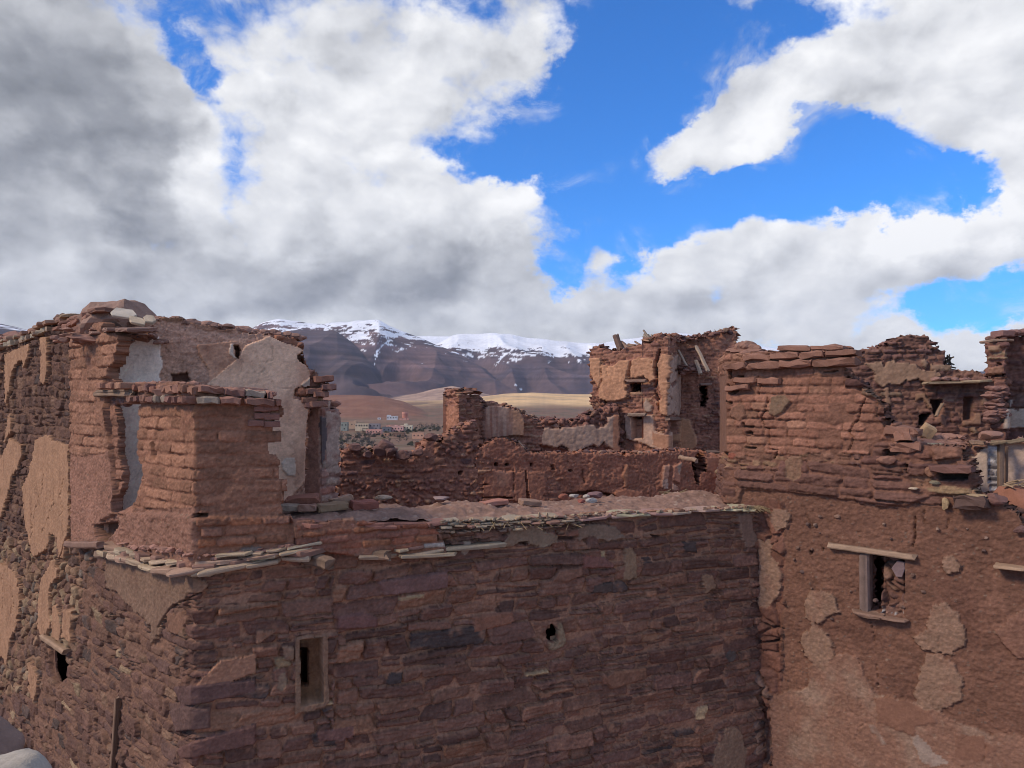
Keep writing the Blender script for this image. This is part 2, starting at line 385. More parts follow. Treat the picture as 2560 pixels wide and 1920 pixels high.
    def opening(s, poly, rag=1, freq=9, seed=6):
        s.M &= ~(sdpoly(poly, s.PX, s.PY) + rag * fbm(s.U * freq, s.V * freq, 3, seed) > 0)
    def crack(s, line, w=1.6, depth=.05, seed=9, wob=3):
        P = np.array(line); b = s.box(line, 20)
        if b is None: return
        X = s.PX[b] + wob * fbm(s.U[b] * 9, s.V[b] * 9, 3, seed); Y = s.PY[b] + wob * fbm(s.U[b] * 9 + 40, s.V[b] * 9, 3, seed + 1)
        d = dline(line, X, Y); ww = w * (.75 + .8 * fbm(s.U[b] * 5, s.V[b] * 5, 2, seed + 2))
        s.H[b] -= depth * sstep(ww - d, -.5, .7)
    def shift(s, poly, dh, soft=3, rag=2, freq=8, seed=2):
        b = s.box(poly)
        if b is None: return
        d = sdpoly(poly, s.PX[b], s.PY[b]) + rag * fbm(s.U[b] * freq, s.V[b] * freq, 3, seed); s.H[b] += dh * sstep(d, 0, soft)
    def build(s, roots, mat, thick=.4, steps=3, jit=.02, gain=(1, 1, 1)):
        """roots: list of (parent, [(part name, polygon or None), ...]) - the first match takes the cell"""
        nv, nu = s.U.shape; al = s.C[..., 3]; q = 1 / (s.cell * 3.4)
        s.H = s.H + 1.0 * s.cell * al * fbm(s.U * q, s.V * q * 1.15, 3, 881, .75)
        gr = fbm(s.U * q * 1.1, s.V * q * 1.3, 3, 882, .8); g2 = fbm(s.U * 3.1, s.V * 4.3, 4, 883, .6)
        s.C[..., :3] = np.clip(s.C[..., :3] * c3(gain) * np.exp((.14 + .42 * al) * gr + .16 * g2)[..., None], 0, 1)
        X = s.X0 + s.NX * s.H; Y = s.Y0 + s.NY * s.H; Z = s.V
        ok = s.M[:-1, :-1] & s.M[1:, :-1] & s.M[:-1, 1:] & s.M[1:, 1:]
        cpx = (s.PX[:-1, :-1] + s.PX[1:, 1:]) / 2; cpy = (s.PY[:-1, :-1] + s.PY[1:, 1:]) / 2
        lab = np.full(ok.shape, -1); plan = []
        for par, parts in roots:
            for name, poly in parts:
                m = ok & (lab < 0)
                if poly is not None:
                    m &= (sdpoly(poly, cpx, cpy) > 0)
                plan.append((par, name)); lab[m] = len(plan) - 1
        pad = np.zeros((nv + 1, nu + 1), bool); pad[1:-1, 1:-1] = ok
        ids = np.arange(nv * nu).reshape(nv, nu); made = []
        P3 = np.stack([X, Y, Z], -1).reshape(-1, 3); C = s.C.reshape(-1, 4)
        Bk = np.stack([np.broadcast_to(s.X0 - s.NX * thick, X.shape), np.broadcast_to(s.Y0 - s.NY * thick, X.shape), Z], -1).reshape(-1, 3)
        # backs start behind the deepest relief
        for k, (par, name) in enumerate(plan):
            m = lab == k
            if not m.any(): continue
            i, j = np.where(m); a = ids[i, j]; q = [np.c_[a, a + 1, a + 1 + nu, a + nu]]
            up = m & ~pad[2:, 1:-1]; dn = m & ~pad[:-2, 1:-1]; lf = m & ~pad[1:-1, :-2]; rt = m & ~pad[1:-1, 2:]
            E = []
            for mm, da, db in ((up, nu + 1, nu), (dn, 0, 1), (lf, nu, 0), (rt, 1, nu + 1)):
                i, j = np.where(mm); a = ids[i, j]; E.append(np.c_[a + da, a + db])
            E = np.concatenate(E); used = np.unique(q[0]); rv = np.unique(E)
            mp = np.full(nv * nu, -1); mp[used] = np.arange(len(used)); V = [P3[used]]; CC = [C[used]]; Q = [mp[q[0]]]
            prev = mp.copy(); base = len(used)
            for st in range(1, steps + 1):
                t = st / steps; rng_ = np.random.default_rng(st + k); J = rng_.normal(size=(len(rv), 3)) * jit * (1, 1, .7)
                V.append(P3[rv] * (1 - t) + Bk[rv] * t + J); CC.append(C[rv]); cur = np.full(nv * nu, -1); cur[rv] = base + np.arange(len(rv))
                Q.append(np.c_[prev[E[:, 0]], prev[E[:, 1]], cur[E[:, 1]], cur[E[:, 0]]][:, ::-1]); prev = cur; base += len(rv)
            g = 8; i, j = np.where(m[:(m.shape[0] // g) * g:g, :(m.shape[1] // g) * g:g] if min(m.shape) >= g else m[:0]); i, j = i * g, j * g
            keep = m[np.minimum(i + g - 1, m.shape[0] - 1), np.minimum(j + g - 1, m.shape[1] - 1)] if len(i) else np.zeros(0, bool)
            i, j = i[keep], j[keep]
            if len(i): dp = np.array([s.H[a:a + g + 1, b:b + g + 1].min() > -thick + .03 for a, b in zip(i, j)]); i, j = i[dp], j[dp]
            if len(i):
                i2, j2 = np.minimum(i + g, nv - 1), np.minimum(j + g, nu - 1)
                cor = np.concatenate([ids[i, j], ids[i2, j], ids[i2, j2], ids[i, j2]]); V.append(Bk[cor]); CC.append(C[cor]); n_ = len(i); z_ = np.arange(n_)
                Q.append(base + np.c_[z_, z_ + n_, z_ + 2 * n_, z_ + 3 * n_]); base += 4 * n_
            o3 = np.array(par.location) if par is not None else np.zeros(3)
            me = mesh_np(name, np.concatenate(V) - o3, np.concatenate(Q), np.concatenate(CC))
            made.append(link(name, me, par, (0, 0, 0), mat))
        return made

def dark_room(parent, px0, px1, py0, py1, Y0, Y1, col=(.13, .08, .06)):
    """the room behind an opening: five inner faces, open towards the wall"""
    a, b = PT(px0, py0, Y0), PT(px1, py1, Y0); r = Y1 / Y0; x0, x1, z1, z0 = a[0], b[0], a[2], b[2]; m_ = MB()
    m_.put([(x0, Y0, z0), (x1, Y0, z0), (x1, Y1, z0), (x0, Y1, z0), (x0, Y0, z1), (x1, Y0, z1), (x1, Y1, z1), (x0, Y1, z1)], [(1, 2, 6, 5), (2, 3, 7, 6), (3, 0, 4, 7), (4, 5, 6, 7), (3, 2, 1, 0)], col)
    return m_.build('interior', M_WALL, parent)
# ------------------------------------------------------------------ masonry patterns -> relief, colour, stone centre
def pick(id_, pal, k=5):
    """pal: [(weight, colour)]"""
    w = np.cumsum([p[0] for p in pal]); i = np.searchsorted(w / w[-1], rnd(id_, k)); i = np.clip(i, 0, len(pal) - 1)
    return np.array([p[1] for p in pal])[i]
def rgba(c, a): return np.concatenate([np.clip(c, 0, 1), np.broadcast_to(np.asarray(a, float), c.shape[:-1])[..., None]], -1)
STONE = [(5, (.150, .080, .067)), (4, (.178, .094, .074)), (3, (.20, .105, .079)), (2, (.125, .070, .060)), (.3, (.075, .055, .055)), (.5, (.24, .125, .086)), (.12, (.34, .24, .155))]
MORT = (.255, .140, .098)
def coursed(seed, rh=(.05, .13), ln=(.14, .45), gap=.012, warp=1.0, split=.3, pal=STONE, mort=MORT, relief=1.0, mlev=-.014, mvar=.032):
    def fn(U, V):
        rg = np.random.default_rng(seed)
        Uw = U + warp * .03 * fbm(U * 5, V * 5, 3, seed + 1); Vw = V + warp * (.018 * fbm(U * 3, V * 7, 3, seed + 2) + .05 * fbm(U * .6, V * .8, 2, seed + 3))
        b = [Vw.min() - .1]
        while b[-1] < Vw.max() + .1: b.append(b[-1] + rg.uniform(*rh))
        b = np.array(b); r = np.clip(np.searchsorted(b, Vw, 'right') - 1, 0, len(b) - 2)
        L0 = np.zeros(U.shape); L1 = np.zeros(U.shape); id_ = np.zeros(U.shape, np.int64); mh = sum(rh) / 2
        for k in range(len(b) - 1):
            e = [Uw.min() - rg.uniform(.05, .4)]; f = .55 + .45 * (b[k + 1] - b[k]) / mh
            while e[-1] < Uw.max() + .1: e.append(e[-1] + (ln[0] + (ln[1] - ln[0]) * rg.uniform() ** 1.6) * f)
            m = r == k
            if not m.any(): continue
            e = np.array(e); ix = np.clip(np.searchsorted(e, Uw[m], 'right') - 1, 0, len(e) - 2); L0[m] = e[ix]; L1[m] = e[ix + 1]; id_[m] = k * 1000 + ix
        B0, B1 = b[r], b[r + 1]; p = rnd(id_, 1); ks = np.where(p < split * .4, 3, np.where(p < split, 2, 1))
        hh = (B1 - B0) / ks; sub = np.clip(np.floor((Vw - B0) / hh), 0, ks - 1); B0 = B0 + sub * hh; B1 = B0 + hh; id_ = id_ * 4 + sub.astype(np.int64) + seed * 7919
        uc, vc = (L0 + L1) / 2, (B0 + B1) / 2; x, y = Uw - uc, Vw - vc
        x2 = x - y * (rnd(id_, 3) - .5) * 1.1; y2 = y - x * (rnd(id_, 2) - .5) * .16
        qx = (L1 - L0) / 2 - gap * (.1 + 1.5 * rnd(id_, 6)) - np.abs(x2); qy = (B1 - B0) / 2 - gap * (.1 + 1.2 * rnd(id_, 7)) - np.abs(y2)
        rr = .022; d = np.where((qx < rr) & (qy < rr), rr - np.hypot(rr - qx, rr - qy), np.minimum(qx, qy)) + .008 * fbm(U * 22, V * 22, 3, seed + 4)
        hs = (rnd(id_, 8) - .45) * .034 + x * (rnd(id_, 9) - .5) * .14 + y * (rnd(id_, 10) - .5) * .45 + .013 * fbm(U * 9, V * 14, 4, seed + 5, .55) + .006 * gn(U * 5, V * 55, seed + 6)
        hs = relief * hs + .012 * (1 - np.exp(-np.maximum(d, 0) / .007)) - .11 * sstep(-d, -.003, .008)
        hm = mlev + .013 * fbm(U * 10, V * 12, 4, seed + 7, .6) + mvar * fbm(U * 1.3, V * 1.9, 3, seed + 8)
        c = pick(id_, pal) * (.82 + .36 * rnd(id_, 11))[..., None] * (1 + .28 * fbm(U * 7, V * 11, 4, seed + 9))[..., None]
        dust = sstep(fbm(U * 5, V * 6, 4, seed + 12), .12, .5) * .55
        c = lerp(c, c3(mort), dust[..., None])
        cm = c3(mort) * (1 + .25 * fbm(U * 6, V * 6, 4, seed + 10))[..., None]
        t = sstep(hm - hs, -.004, .004)
        return np.maximum(hs, hm), rgba(lerp(c, cm, t[..., None]), 1), uc - (Uw - U), vc - (Vw - V)
    return fn
def rubble(seed, su=.16, sv=.11, pal=STONE, mort=MORT, relief=.05, mlev=-.01, mvar=.02, gap=.012, round_=.03):
    def fn(U, V):
        x = U / su + .35 * fbm(U * 3, V * 3, 2, seed + 1); y = V / sv + .35 * fbm(U * 3, V * 3, 2, seed + 2); ix, iy = np.floor(x), np.floor(y)
        f1 = np.full(U.shape, 9e9); f2 = f1.copy(); id_ = np.zeros(U.shape, np.int64); cx = np.zeros(U.shape); cy = np.zeros(U.shape)
        for a in (-1, 0, 1):
            for b in (-1, 0, 1):
                gx, gy = ix + a, iy + b; jx, jy = gx + .5 + .8 * (hsh(gx, gy, seed) - .5), gy + .5 + .8 * (hsh(gx, gy, seed + 50) - .5)
                d = ((x - jx) * su) ** 2 + ((y - jy) * sv * 1.25) ** 2; nw = d < f1
                f2 = np.where(nw, f1, np.minimum(f2, d)); f1 = np.where(nw, d, f1); id_ = np.where(nw, (gx * 7919 + gy * 104729).astype(np.int64), id_); cx = np.where(nw, jx, cx); cy = np.where(nw, jy, cy)
        d = (np.sqrt(f2) - np.sqrt(f1)) * .5 - gap * (.3 + rnd(id_, 6)) + .005 * fbm(U * 25, V * 25, 3, seed + 4)
        px, py = (x - cx) * su, (y - cy) * sv
        hs = (rnd(id_, 8) - .45) * relief + relief * .4 * (1 - np.exp(-np.maximum(d, 0) / (round_ * .35))) + px * (rnd(id_, 9) - .5) * .4 + py * (rnd(id_, 10) - .5) * .5 + .018 * fbm(U * 10, V * 13, 4, seed + 5, .6) - .08 * sstep(-d, -.003, .010)
        hm = mlev + .013 * fbm(U * 11, V * 11, 4, seed + 7, .6) + mvar * fbm(U * 1.4, V * 1.7, 3, seed + 8)
        c = pick(id_, pal) * (.8 + .4 * rnd(id_, 11))[..., None] * (1 + .28 * fbm(U * 9, V * 11, 4, seed + 9))[..., None]
        cm = c3(mort) * (1 + .25 * fbm(U * 6, V * 6, 4, seed + 10))[..., None]; t = sstep(hm - hs, -.004, .004)
        return np.maximum(hs, hm), rgba(lerp(c, cm, t[..., None]), 1), U - px, V - py
    return fn
def bricks(seed, bh=.105, bl=.30, col=(.33, .165, .115), mort=(.30, .15, .108), gap=.009, wear=.012, relief=.014, deep=.02, warp=1.0, pal=None):
    def fn(U, V):
        Vw = V + warp * (.012 * fbm(U * 2, V * 3, 3, seed + 1) + .02 * fbm(U * .7, V * .7, 2, seed + 2)); Uw = U + warp * .015 * fbm(U * 5, V * 5, 3, seed + 3)
        r = np.floor(Vw / bh); o = hsh(r, r * 0, seed) * bl; k = np.floor((Uw + o) / bl); id_ = (r * 9973 + k * 31 + seed).astype(np.int64)
        j0 = (hsh(r, k, seed + 4) - .5) * .45 * bl; j1 = (hsh(r, k + 1, seed + 4) - .5) * .45 * bl
        a0 = k * bl - o + j0; a1 = (k + 1) * bl - o + j1
        lo = Uw < a0; hi = Uw > a1; id_ = np.where(lo, id_ - 31, np.where(hi, id_ + 31, id_)); du = np.minimum(np.abs(Uw - a0), np.abs(Uw - a1))
        y = Vw - (r + .5) * bh; qy = bh / 2 - gap * (.3 + 1.4 * rnd(r.astype(np.int64), 3)) - np.abs(y - .006 * gn(U * 6, V * 2, seed + 15)); qx = du - gap * .6
        rr = .022; d = np.where((qx < rr) & (qy < rr), rr - np.hypot(rr - qx, rr - qy), np.minimum(qx, qy)) + .006 * fbm(U * 20, V * 20, 3, seed + 5)
        er = fbm(U * 2.2, V * 3.5, 3, seed + 6)
        hs = (rnd(id_, 8) - .5) * relief * 1.3 + relief * .5 * (1 - np.exp(-np.maximum(d, 0) / .006)) + 1.2 * wear * fbm(U * 9, V * 17, 5, seed + 7, .68) - y * .10 * rnd(id_, 4) - .045 * sstep(-d, -.003, .008) - np.where(rnd(id_, 12) < .05, deep, 0)
        hm = -.006 - .035 * sstep(er, .12, .5) + .022 * sstep(-er, .14, .45) + .010 * fbm(U * 12, V * 12, 4, seed + 8, .6)
        base = c3(col) if pal is None else pick(id_, pal)
        c = base * (.76 + .46 * rnd(id_, 11))[..., None] * (1 + .2 * fbm(U * 7, V * 9, 4, seed + 9))[..., None]; cm = c3(mort) * (1 + .22 * fbm(U * 6, V * 6, 4, seed + 10))[..., None]
        t = sstep(hm - hs, -.004, .004)
        return np.maximum(hs, hm), rgba(lerp(c, cm, t[..., None]), 1), (a0 + a1) / 2 - (Uw - U), (r + .5) * bh - (Vw - V)
    return fn
def mud(seed, col=(.30, .118, .075), amp=.022, peb=.5, col2=None, crk=.0):
    def fn(U, V):
        w = fbm(U * 1.1, V * 1.1, 3, seed); h = amp * (.9 * fbm(U * 2.2, V * 2.6, 3, seed + 1) + .75 * fbm(U * 14, V * 19, 5, seed + 2, .75)) - .35 * amp * np.abs(fbm(U * 20, V * 26, 3, seed + 11))
        c = c3(col) * (1 + .22 * w + .30 * fbm(U * 8, V * 10, 5, seed + 3, .6))[..., None]
        if col2 is not None: c = lerp(c, c3(col2), sstep(fbm(U * 1.6, V * 1.6, 4, seed + 6), .05, .4)[..., None])
        s_ = .035; ix, iy = np.floor(U / s_), np.floor(V / s_); jx, jy = (ix + .25 + .5 * hsh(ix, iy, seed + 4)) * s_, (iy + .25 + .5 * hsh(ix, iy, seed + 5)) * s_
        q = hsh(ix, iy, seed + 7); rr = .004 + .009 * hsh(ix, iy, seed + 8); d = np.hypot(U - jx, (V - jy) * 1.3); on = (q < .12 * peb) & (d < rr)
        h = h + np.where(on, .006 * np.sqrt(np.maximum(0, 1 - (d / rr) ** 2)), 0); g = hsh(ix, iy, seed + 9)
        pc = lerp(c3((.15, .10, .085)), c3((.38, .25, .18)), g[..., None]); c = np.where(on[..., None], pc, c)
        if crk:
            s2 = .5; cr = rubble(seed + 30, .5, .45, gap=0)(U, V); 
        return h, rgba(c, 1), U, V
    return fn
def plaster(seed, col=(.42, .27, .19), lift=.018, stain=.25, stain_col=(.25, .13, .09), streak=(5, .8), rough=.003, bump=.35, spot=0.0):
    def fn(U, V):
        h = lift + .008 * fbm(U * 1.5, V * 1.5, 2, seed) + rough * fbm(U * 18, V * 18, 4, seed + 1, .6)
        st = sstep(fbm(U * streak[0], V * streak[1], 4, seed + 2, .6), -.1, .55) * stain * 2
        c = lerp(np.broadcast_to(c3(col), U.shape + (3,)), c3(stain_col), np.clip(st, 0, 1)[..., None]) * (1 + .12 * fbm(U * 7, V * 7, 4, seed + 3))[..., None]
        hl = np.abs(fbm(U * 3.5, V * 3.0, 4, seed + 21)); hc = sstep(.010, .0, hl) * sstep(fbm(U * 1.3, V * 1.3, 2, seed + 22), .0, .25); h = h - .004 * hc; c = c * (1 - .25 * hc)[..., None]
        if spot:
            sp = sstep(fbm(U * 16, V * 16, 3, seed + 5), .38, .5) * spot; c = lerp(c, c3(stain_col), sp[..., None]); h = h - .004 * sp
        return h, rgba(c, bump), U, V
    return fn
# ================================================================== the near ruin: left wall, corner turret, front wall (one continuous fold)
A = np.array((-2.578, 6.0)); DL = np.array((-.7306, .6828)); DF = np.array((.9254, .379))
far_l = A + DL * 7.6; far_r = A + DF * 5.80
m = Field([far_l, A, far_r], CZ + 1.02, CZ - 4.75, .0098, .05)
Z1 = lambda pts: zc(0, 700, 3.456, pts)
Z3 = lambda pts: zc(0, 1180, 3.456, pts)
Z4 = lambda pts: zc(0, 1440, 3.456, pts)
MAIN = [(-140, 2100), (-140, 915), (-60, 884), (0, 866), (60, 845), (120, 818), (180, 795), (235, 800), (290, 828), (308, 840), (301, 885), (285, 914), (285, 957), (345, 953), (420, 960), (500, 968),
        (600, 982), (690, 998), (697, 1012), (690, 1060), (683, 1100), (692, 1130), (702, 1160), (695, 1185), (705, 1215), (712, 1240), (735, 1298), (935, 1303), (1050, 1304), (1105, 1309),
        (1340, 1301), (1445, 1290), (1546, 1282), (1670, 1276), (1830, 1268), (1935, 1262), (1935, 2100)]
GAP = [(285, 1012), (350, 1012), (346, 1076), (344, 1128), (350, 1180), (354, 1188), (347, 1223), (338, 1255), (300, 1282), (291, 1278), (292, 1247), (304, 1223), (308, 1180), (298, 1134), (296, 1050)]
EARTH = (.34, .155, .105); PINK = (.36, .19, .14)
RUBPAL = [(5, (.18, .10, .08)), (4, (.215, .122, .09)), (3, (.15, .087, .074)), (1.5, (.26, .16, .112)), (1, (.12, .085, .076)), (.3, (.35, .25, .165))]
# base: purple coursed rubble on the front, mortared rubble to the left of the corner
m.fill(None, coursed(11, rh=(.06, .16), ln=(.12, .55), split=.26, relief=1.35, mlev=-.026, mvar=.04, mort=(.30, .165, .118)))
m.fill([(835, 1385), (835, 1960), (500, 2100), (1500, 2100), (1500, 1300)], coursed(14, rh=(.07, .18), ln=(.16, .66), split=.25, relief=1.45, mlev=-.030, mvar=.045, mort=(.30, .165, .118)), rag=25, freq=2)
m.fill([(-160, 2200), (-160, 1300), (470, 1380), (462, 1700), (440, 2200)], coursed(21, (.07, .16), (.10, .34), gap=.012, warp=2.0, split=.25, pal=RUBPAL, mort=(.25, .14, .10), mlev=-.008, mvar=.04), rag=12, freq=4, snap=.4)
m.fill([(-160, 1330), (200, 1280), (235, 1400), (190, 1560), (60, 1720), (-160, 1800)], rubble(22, .15, .11, [(3, (.29, .18, .12)), (3, (.21, .12, .09)), (2, (.36, .25, .165)), (2, (.17, .105, .085)), (.5, (.23, .18, .15))], (.31, .175, .12), .05, -.012, .024, round_=.022), rag=10, snap=.6)
# left wall above: bare dark rubble, pilaster of mud brick at its end
m.fill([(-200, 1350), (-200, 780), (188, 770), (188, 1300), (120, 1340)], coursed(23, (.07, .15), (.10, .26), gap=.010, warp=1.6, split=.2, pal=[(5, (.135, .078, .064)), (4, (.165, .092, .072)), (2, (.21, .125, .09)), (1, (.11, .075, .068))], mort=(.21, .118, .085), relief=1.0, mlev=-.010, mvar=.03), rag=3, snap=.3)
m.fill([(184, 780), (320, 780), (320, 1290), (255, 1365), (185, 1360)], bricks(24, .115, .27, (.36, .19, .13), (.34, .175, .12), relief=.014, wear=.018), rag=2)
m.fill([(182, 1140), (300, 1130), (292, 1300), (255, 1360), (185, 1350)], mud(25, (.36, .19, .14), .02, .4), rag=10, freq=5)
m.shift([(184, 780), (330, 780), (330, 1290), (255, 1365), (187, 1355)], .05, 3, 2)
# turret of worn mud brick
TUR = [(268, 945), (760, 950), (760, 1290), (745, 1400), (495, 1440), (300, 1400), (262, 1300), (300, 1282)]
m.fill(TUR, bricks(31, .103, .30, (.31, .158, .112), (.29, .15, .108), relief=.011, wear=.013), rag=2)
m.fill([(340, 1010), (497, 1015), (490, 1270), (330, 1270)], bricks(33, .103, .27, (.36, .185, .122), (.34, .17, .115), relief=.010, wear=.013, deep=.05))
m.fill([(300, 1285), (498, 1265), (498, 1440), (290, 1400), (255, 1340)], mud(34, (.33, .175, .13), .032, .8), rag=14, freq=4)
m.fill([(497, 1295), (740, 1290), (745, 1400), (495, 1432)], bricks(35, .085, .24, mort=(.30, .155, .11), relief=.03, wear=.016, deep=.05, pal=[(4, (.30, .145, .10)), (3, (.25, .13, .10)), (2, (.34, .15, .09)), (1, (.20, .16, .15))]), rag=6)
m.shift([(290, 1270), (500, 1285), (745, 1285), (750, 1405), (495, 1440), (280, 1400)], .03, 10, 4)
# red brick courses of the front wall top, left part
m.fill([(722, 1290), (1060, 1296), (1100, 1335), (1112, 1392), (890, 1392), (740, 1372)], bricks(36, .062, .22, mort=(.30, .15, .11), gap=.006, relief=.022, wear=.012, deep=.04, warp=.7, pal=[(4, (.31, .125, .085)), (3, (.36, .16, .10)), (2, (.25, .115, .09)), (.7, (.42, .37, .36))]), rag=4, snap=.6)
m.shift([(722, 1285), (1062, 1290), (1104, 1335), (1118, 1388), (890, 1392), (740, 1372)], .05, 5, 3)
# mud render remains
def P1(seed, **k): return plaster(seed, **k)
TAN = (.375, .215, .135)
flakes = [Z1(p) for p in (
    [(-30, 640), (34, 655), (22, 800), (0, 920), (-30, 960)], [(78, 640), (290, 555), (275, 660), (235, 760), (228, 690), (190, 710), (135, 790), (115, 940), (82, 1085), (76, 900)],
    [(375, 505), (448, 490), (440, 620), (450, 720), (418, 915), (380, 850), (392, 640)], [(118, 1150), (132, 1240), (128, 1320), (75, 1400), (100, 1240)])]
flakes += [[(-30, 1100), (8, 1112), (10, 1150), (35, 1096), (64, 1112), (65, 1140), (54, 1172), (38, 1192), (28, 1240), (10, 1296), (-30, 1300)],
           [(100, 1100), (128, 1086), (142, 1100), (183, 1112), (184, 1320), (170, 1394), (158, 1392), (154, 1342), (136, 1332), (128, 1370), (95, 1392), (82, 1350), (72, 1300), (66, 1220), (84, 1180)],
           [(-40, 1390), (22, 1412), (48, 1430), (58, 1470), (60, 1510), (48, 1570), (35, 1600), (25, 1660), (15, 1640), (-40, 1660)],
           [(140, 1400), (150, 1395), (155, 1440), (136, 1460), (131, 1500), (138, 1560), (120, 1592), (105, 1570), (108, 1480), (112, 1450)],
           [(142, 1510), (152, 1512), (163, 1560), (160, 1602), (142, 1592)], [(170, 1522), (192, 1525), (186, 1602), (166, 1592)], Z4([(275, 740), (300, 745), (355, 850), (350, 980), (320, 1090), (290, 1000)])]
for i, p in enumerate(flakes):
    m.fill(p, P1(60 + i, col=(.47, .275, .175), lift=.05, stain=.25, stain_col=(.33, .18, .115), streak=(9, 1.0), rough=.006, bump=.5, spot=.3), rag=6, freq=13, seed=80 + i)
for ln in (Z3([(420, 20), (400, 150), (350, 300), (335, 400)]), Z3([(590, 60), (560, 200), (585, 340), (560, 380)]), Z3([(480, 200), (500, 260), (440, 440), (400, 520)]), Z3([(50, 880), (60, 1100), (40, 1290)]), Z3([(300, 330), (320, 500), (300, 620)]), Z3([(130, 980), (150, 1150), (120, 1250)])): m.crack(ln, .6, .03, 61, 7)
GREY = (.26, .165, .125)
m.fill(Z3([(935, 740), (1150, 760), (1700, 890), (1790, 980), (1730, 1040), (1640, 1050), (1600, 1120), (1500, 1160), (1430, 1290), (1410, 1400), (1330, 1480), (1330, 1330), (1200, 1210), (1100, 1100), (1030, 1030), (935, 1000)]),
       P1(90, col=(.27, .172, .125), lift=.03, stain=.45, stain_col=(.22, .13, .095), streak=(7, 1.8), rough=.010, bump=.8, spot=.4), rag=12, freq=11)
m.fill([(1380, 1370), (1430, 1420), (1440, 1440), (1430, 1455), (1400, 1445), (1385, 1430), (1368, 1440), (1320, 1425), (1340, 1400)], P1(91, col=(.26, .20, .15), lift=.03, rough=.008), rag=6, freq=5) if False else None
for i, (p, c) in enumerate(((Z3([(1900, 0), (1901, 1), (1902, 0)]), TAN),)): pass
Q7 = lambda pts: zc(700, 1180, 3.456, pts)
Q13 = lambda pts: zc(1300, 1180, 3.456, pts)
Q64 = lambda pts: zc(640, 1440, 3.456, pts)
Q128 = lambda pts: zc(1280, 1440, 3.456, pts)
for i, (p, c, lf) in enumerate((
    (Q7([(2000, 470), (2212, 450), (2290, 520), (2390, 540), (2395, 600), (2300, 640), (2200, 640), (2060, 600), (1980, 650), (1900, 660), (1940, 590)]), (.215, .155, .118), .028),
    (Q7([(1570, 610), (1640, 585), (1640, 650), (1600, 720), (1560, 690)]), (.30, .225, .19), .03),
    (Q13([(890, 650), (970, 645), (1000, 740), (1005, 915), (890, 935), (895, 760)]), (.25, .165, .115), .03),
    (Q13([(1880, 370), (1990, 340), (2000, 500), (2050, 560), (2030, 640), (1930, 650), (1900, 520)]), (.20, .135, .113), .03),
    (Q13([(490, 480), (620, 440), (820, 470), (900, 560), (760, 600), (620, 550), (500, 600)]), (.20, .142, .113), .022),
    (Q13([(1560, 880), (1660, 890), (1680, 990), (1600, 1050), (1570, 960)]), (.23, .15, .105), .026),
    (Q64([(0, 470), (140, 470), (155, 490), (40, 560), (0, 590)]), MORT, .03), (Z4([(1680, 940), (1900, 730), (2212, 660), (2212, 830), (2020, 890), (1800, 970)]), (.31, .165, .115), .03),
    (Q64([(220, 610), (320, 600), (330, 720), (250, 720)]), (.23, .155, .115), .026), (Q64([(175, 850), (240, 830), (265, 900), (240, 980), (200, 980)]), (.24, .17, .125), .026),
    (Q64([(1260, 40), (1310, 50), (1310, 100), (1260, 100)]), MORT, .028),
    (Q128([(1840, 1300), (1960, 1320), (2010, 1480), (1990, 1700), (1720, 1760), (1730, 1520)]), (.225, .15, .112), .03),
    (Z4([(1450, 300), (1650, 350), (1600, 480), (1480, 420)]), MORT, .03), (Z3([(1480, 1240), (1600, 1200), (1640, 1280), (1560, 1400), (1480, 1380)]), MORT, .03))):
    m.fill(p, P1(100 + i, col=c, lift=lf, stain=.2, stain_col=(.24, .13, .10), rough=.007, bump=.7), rag=6, freq=14, seed=120 + i)
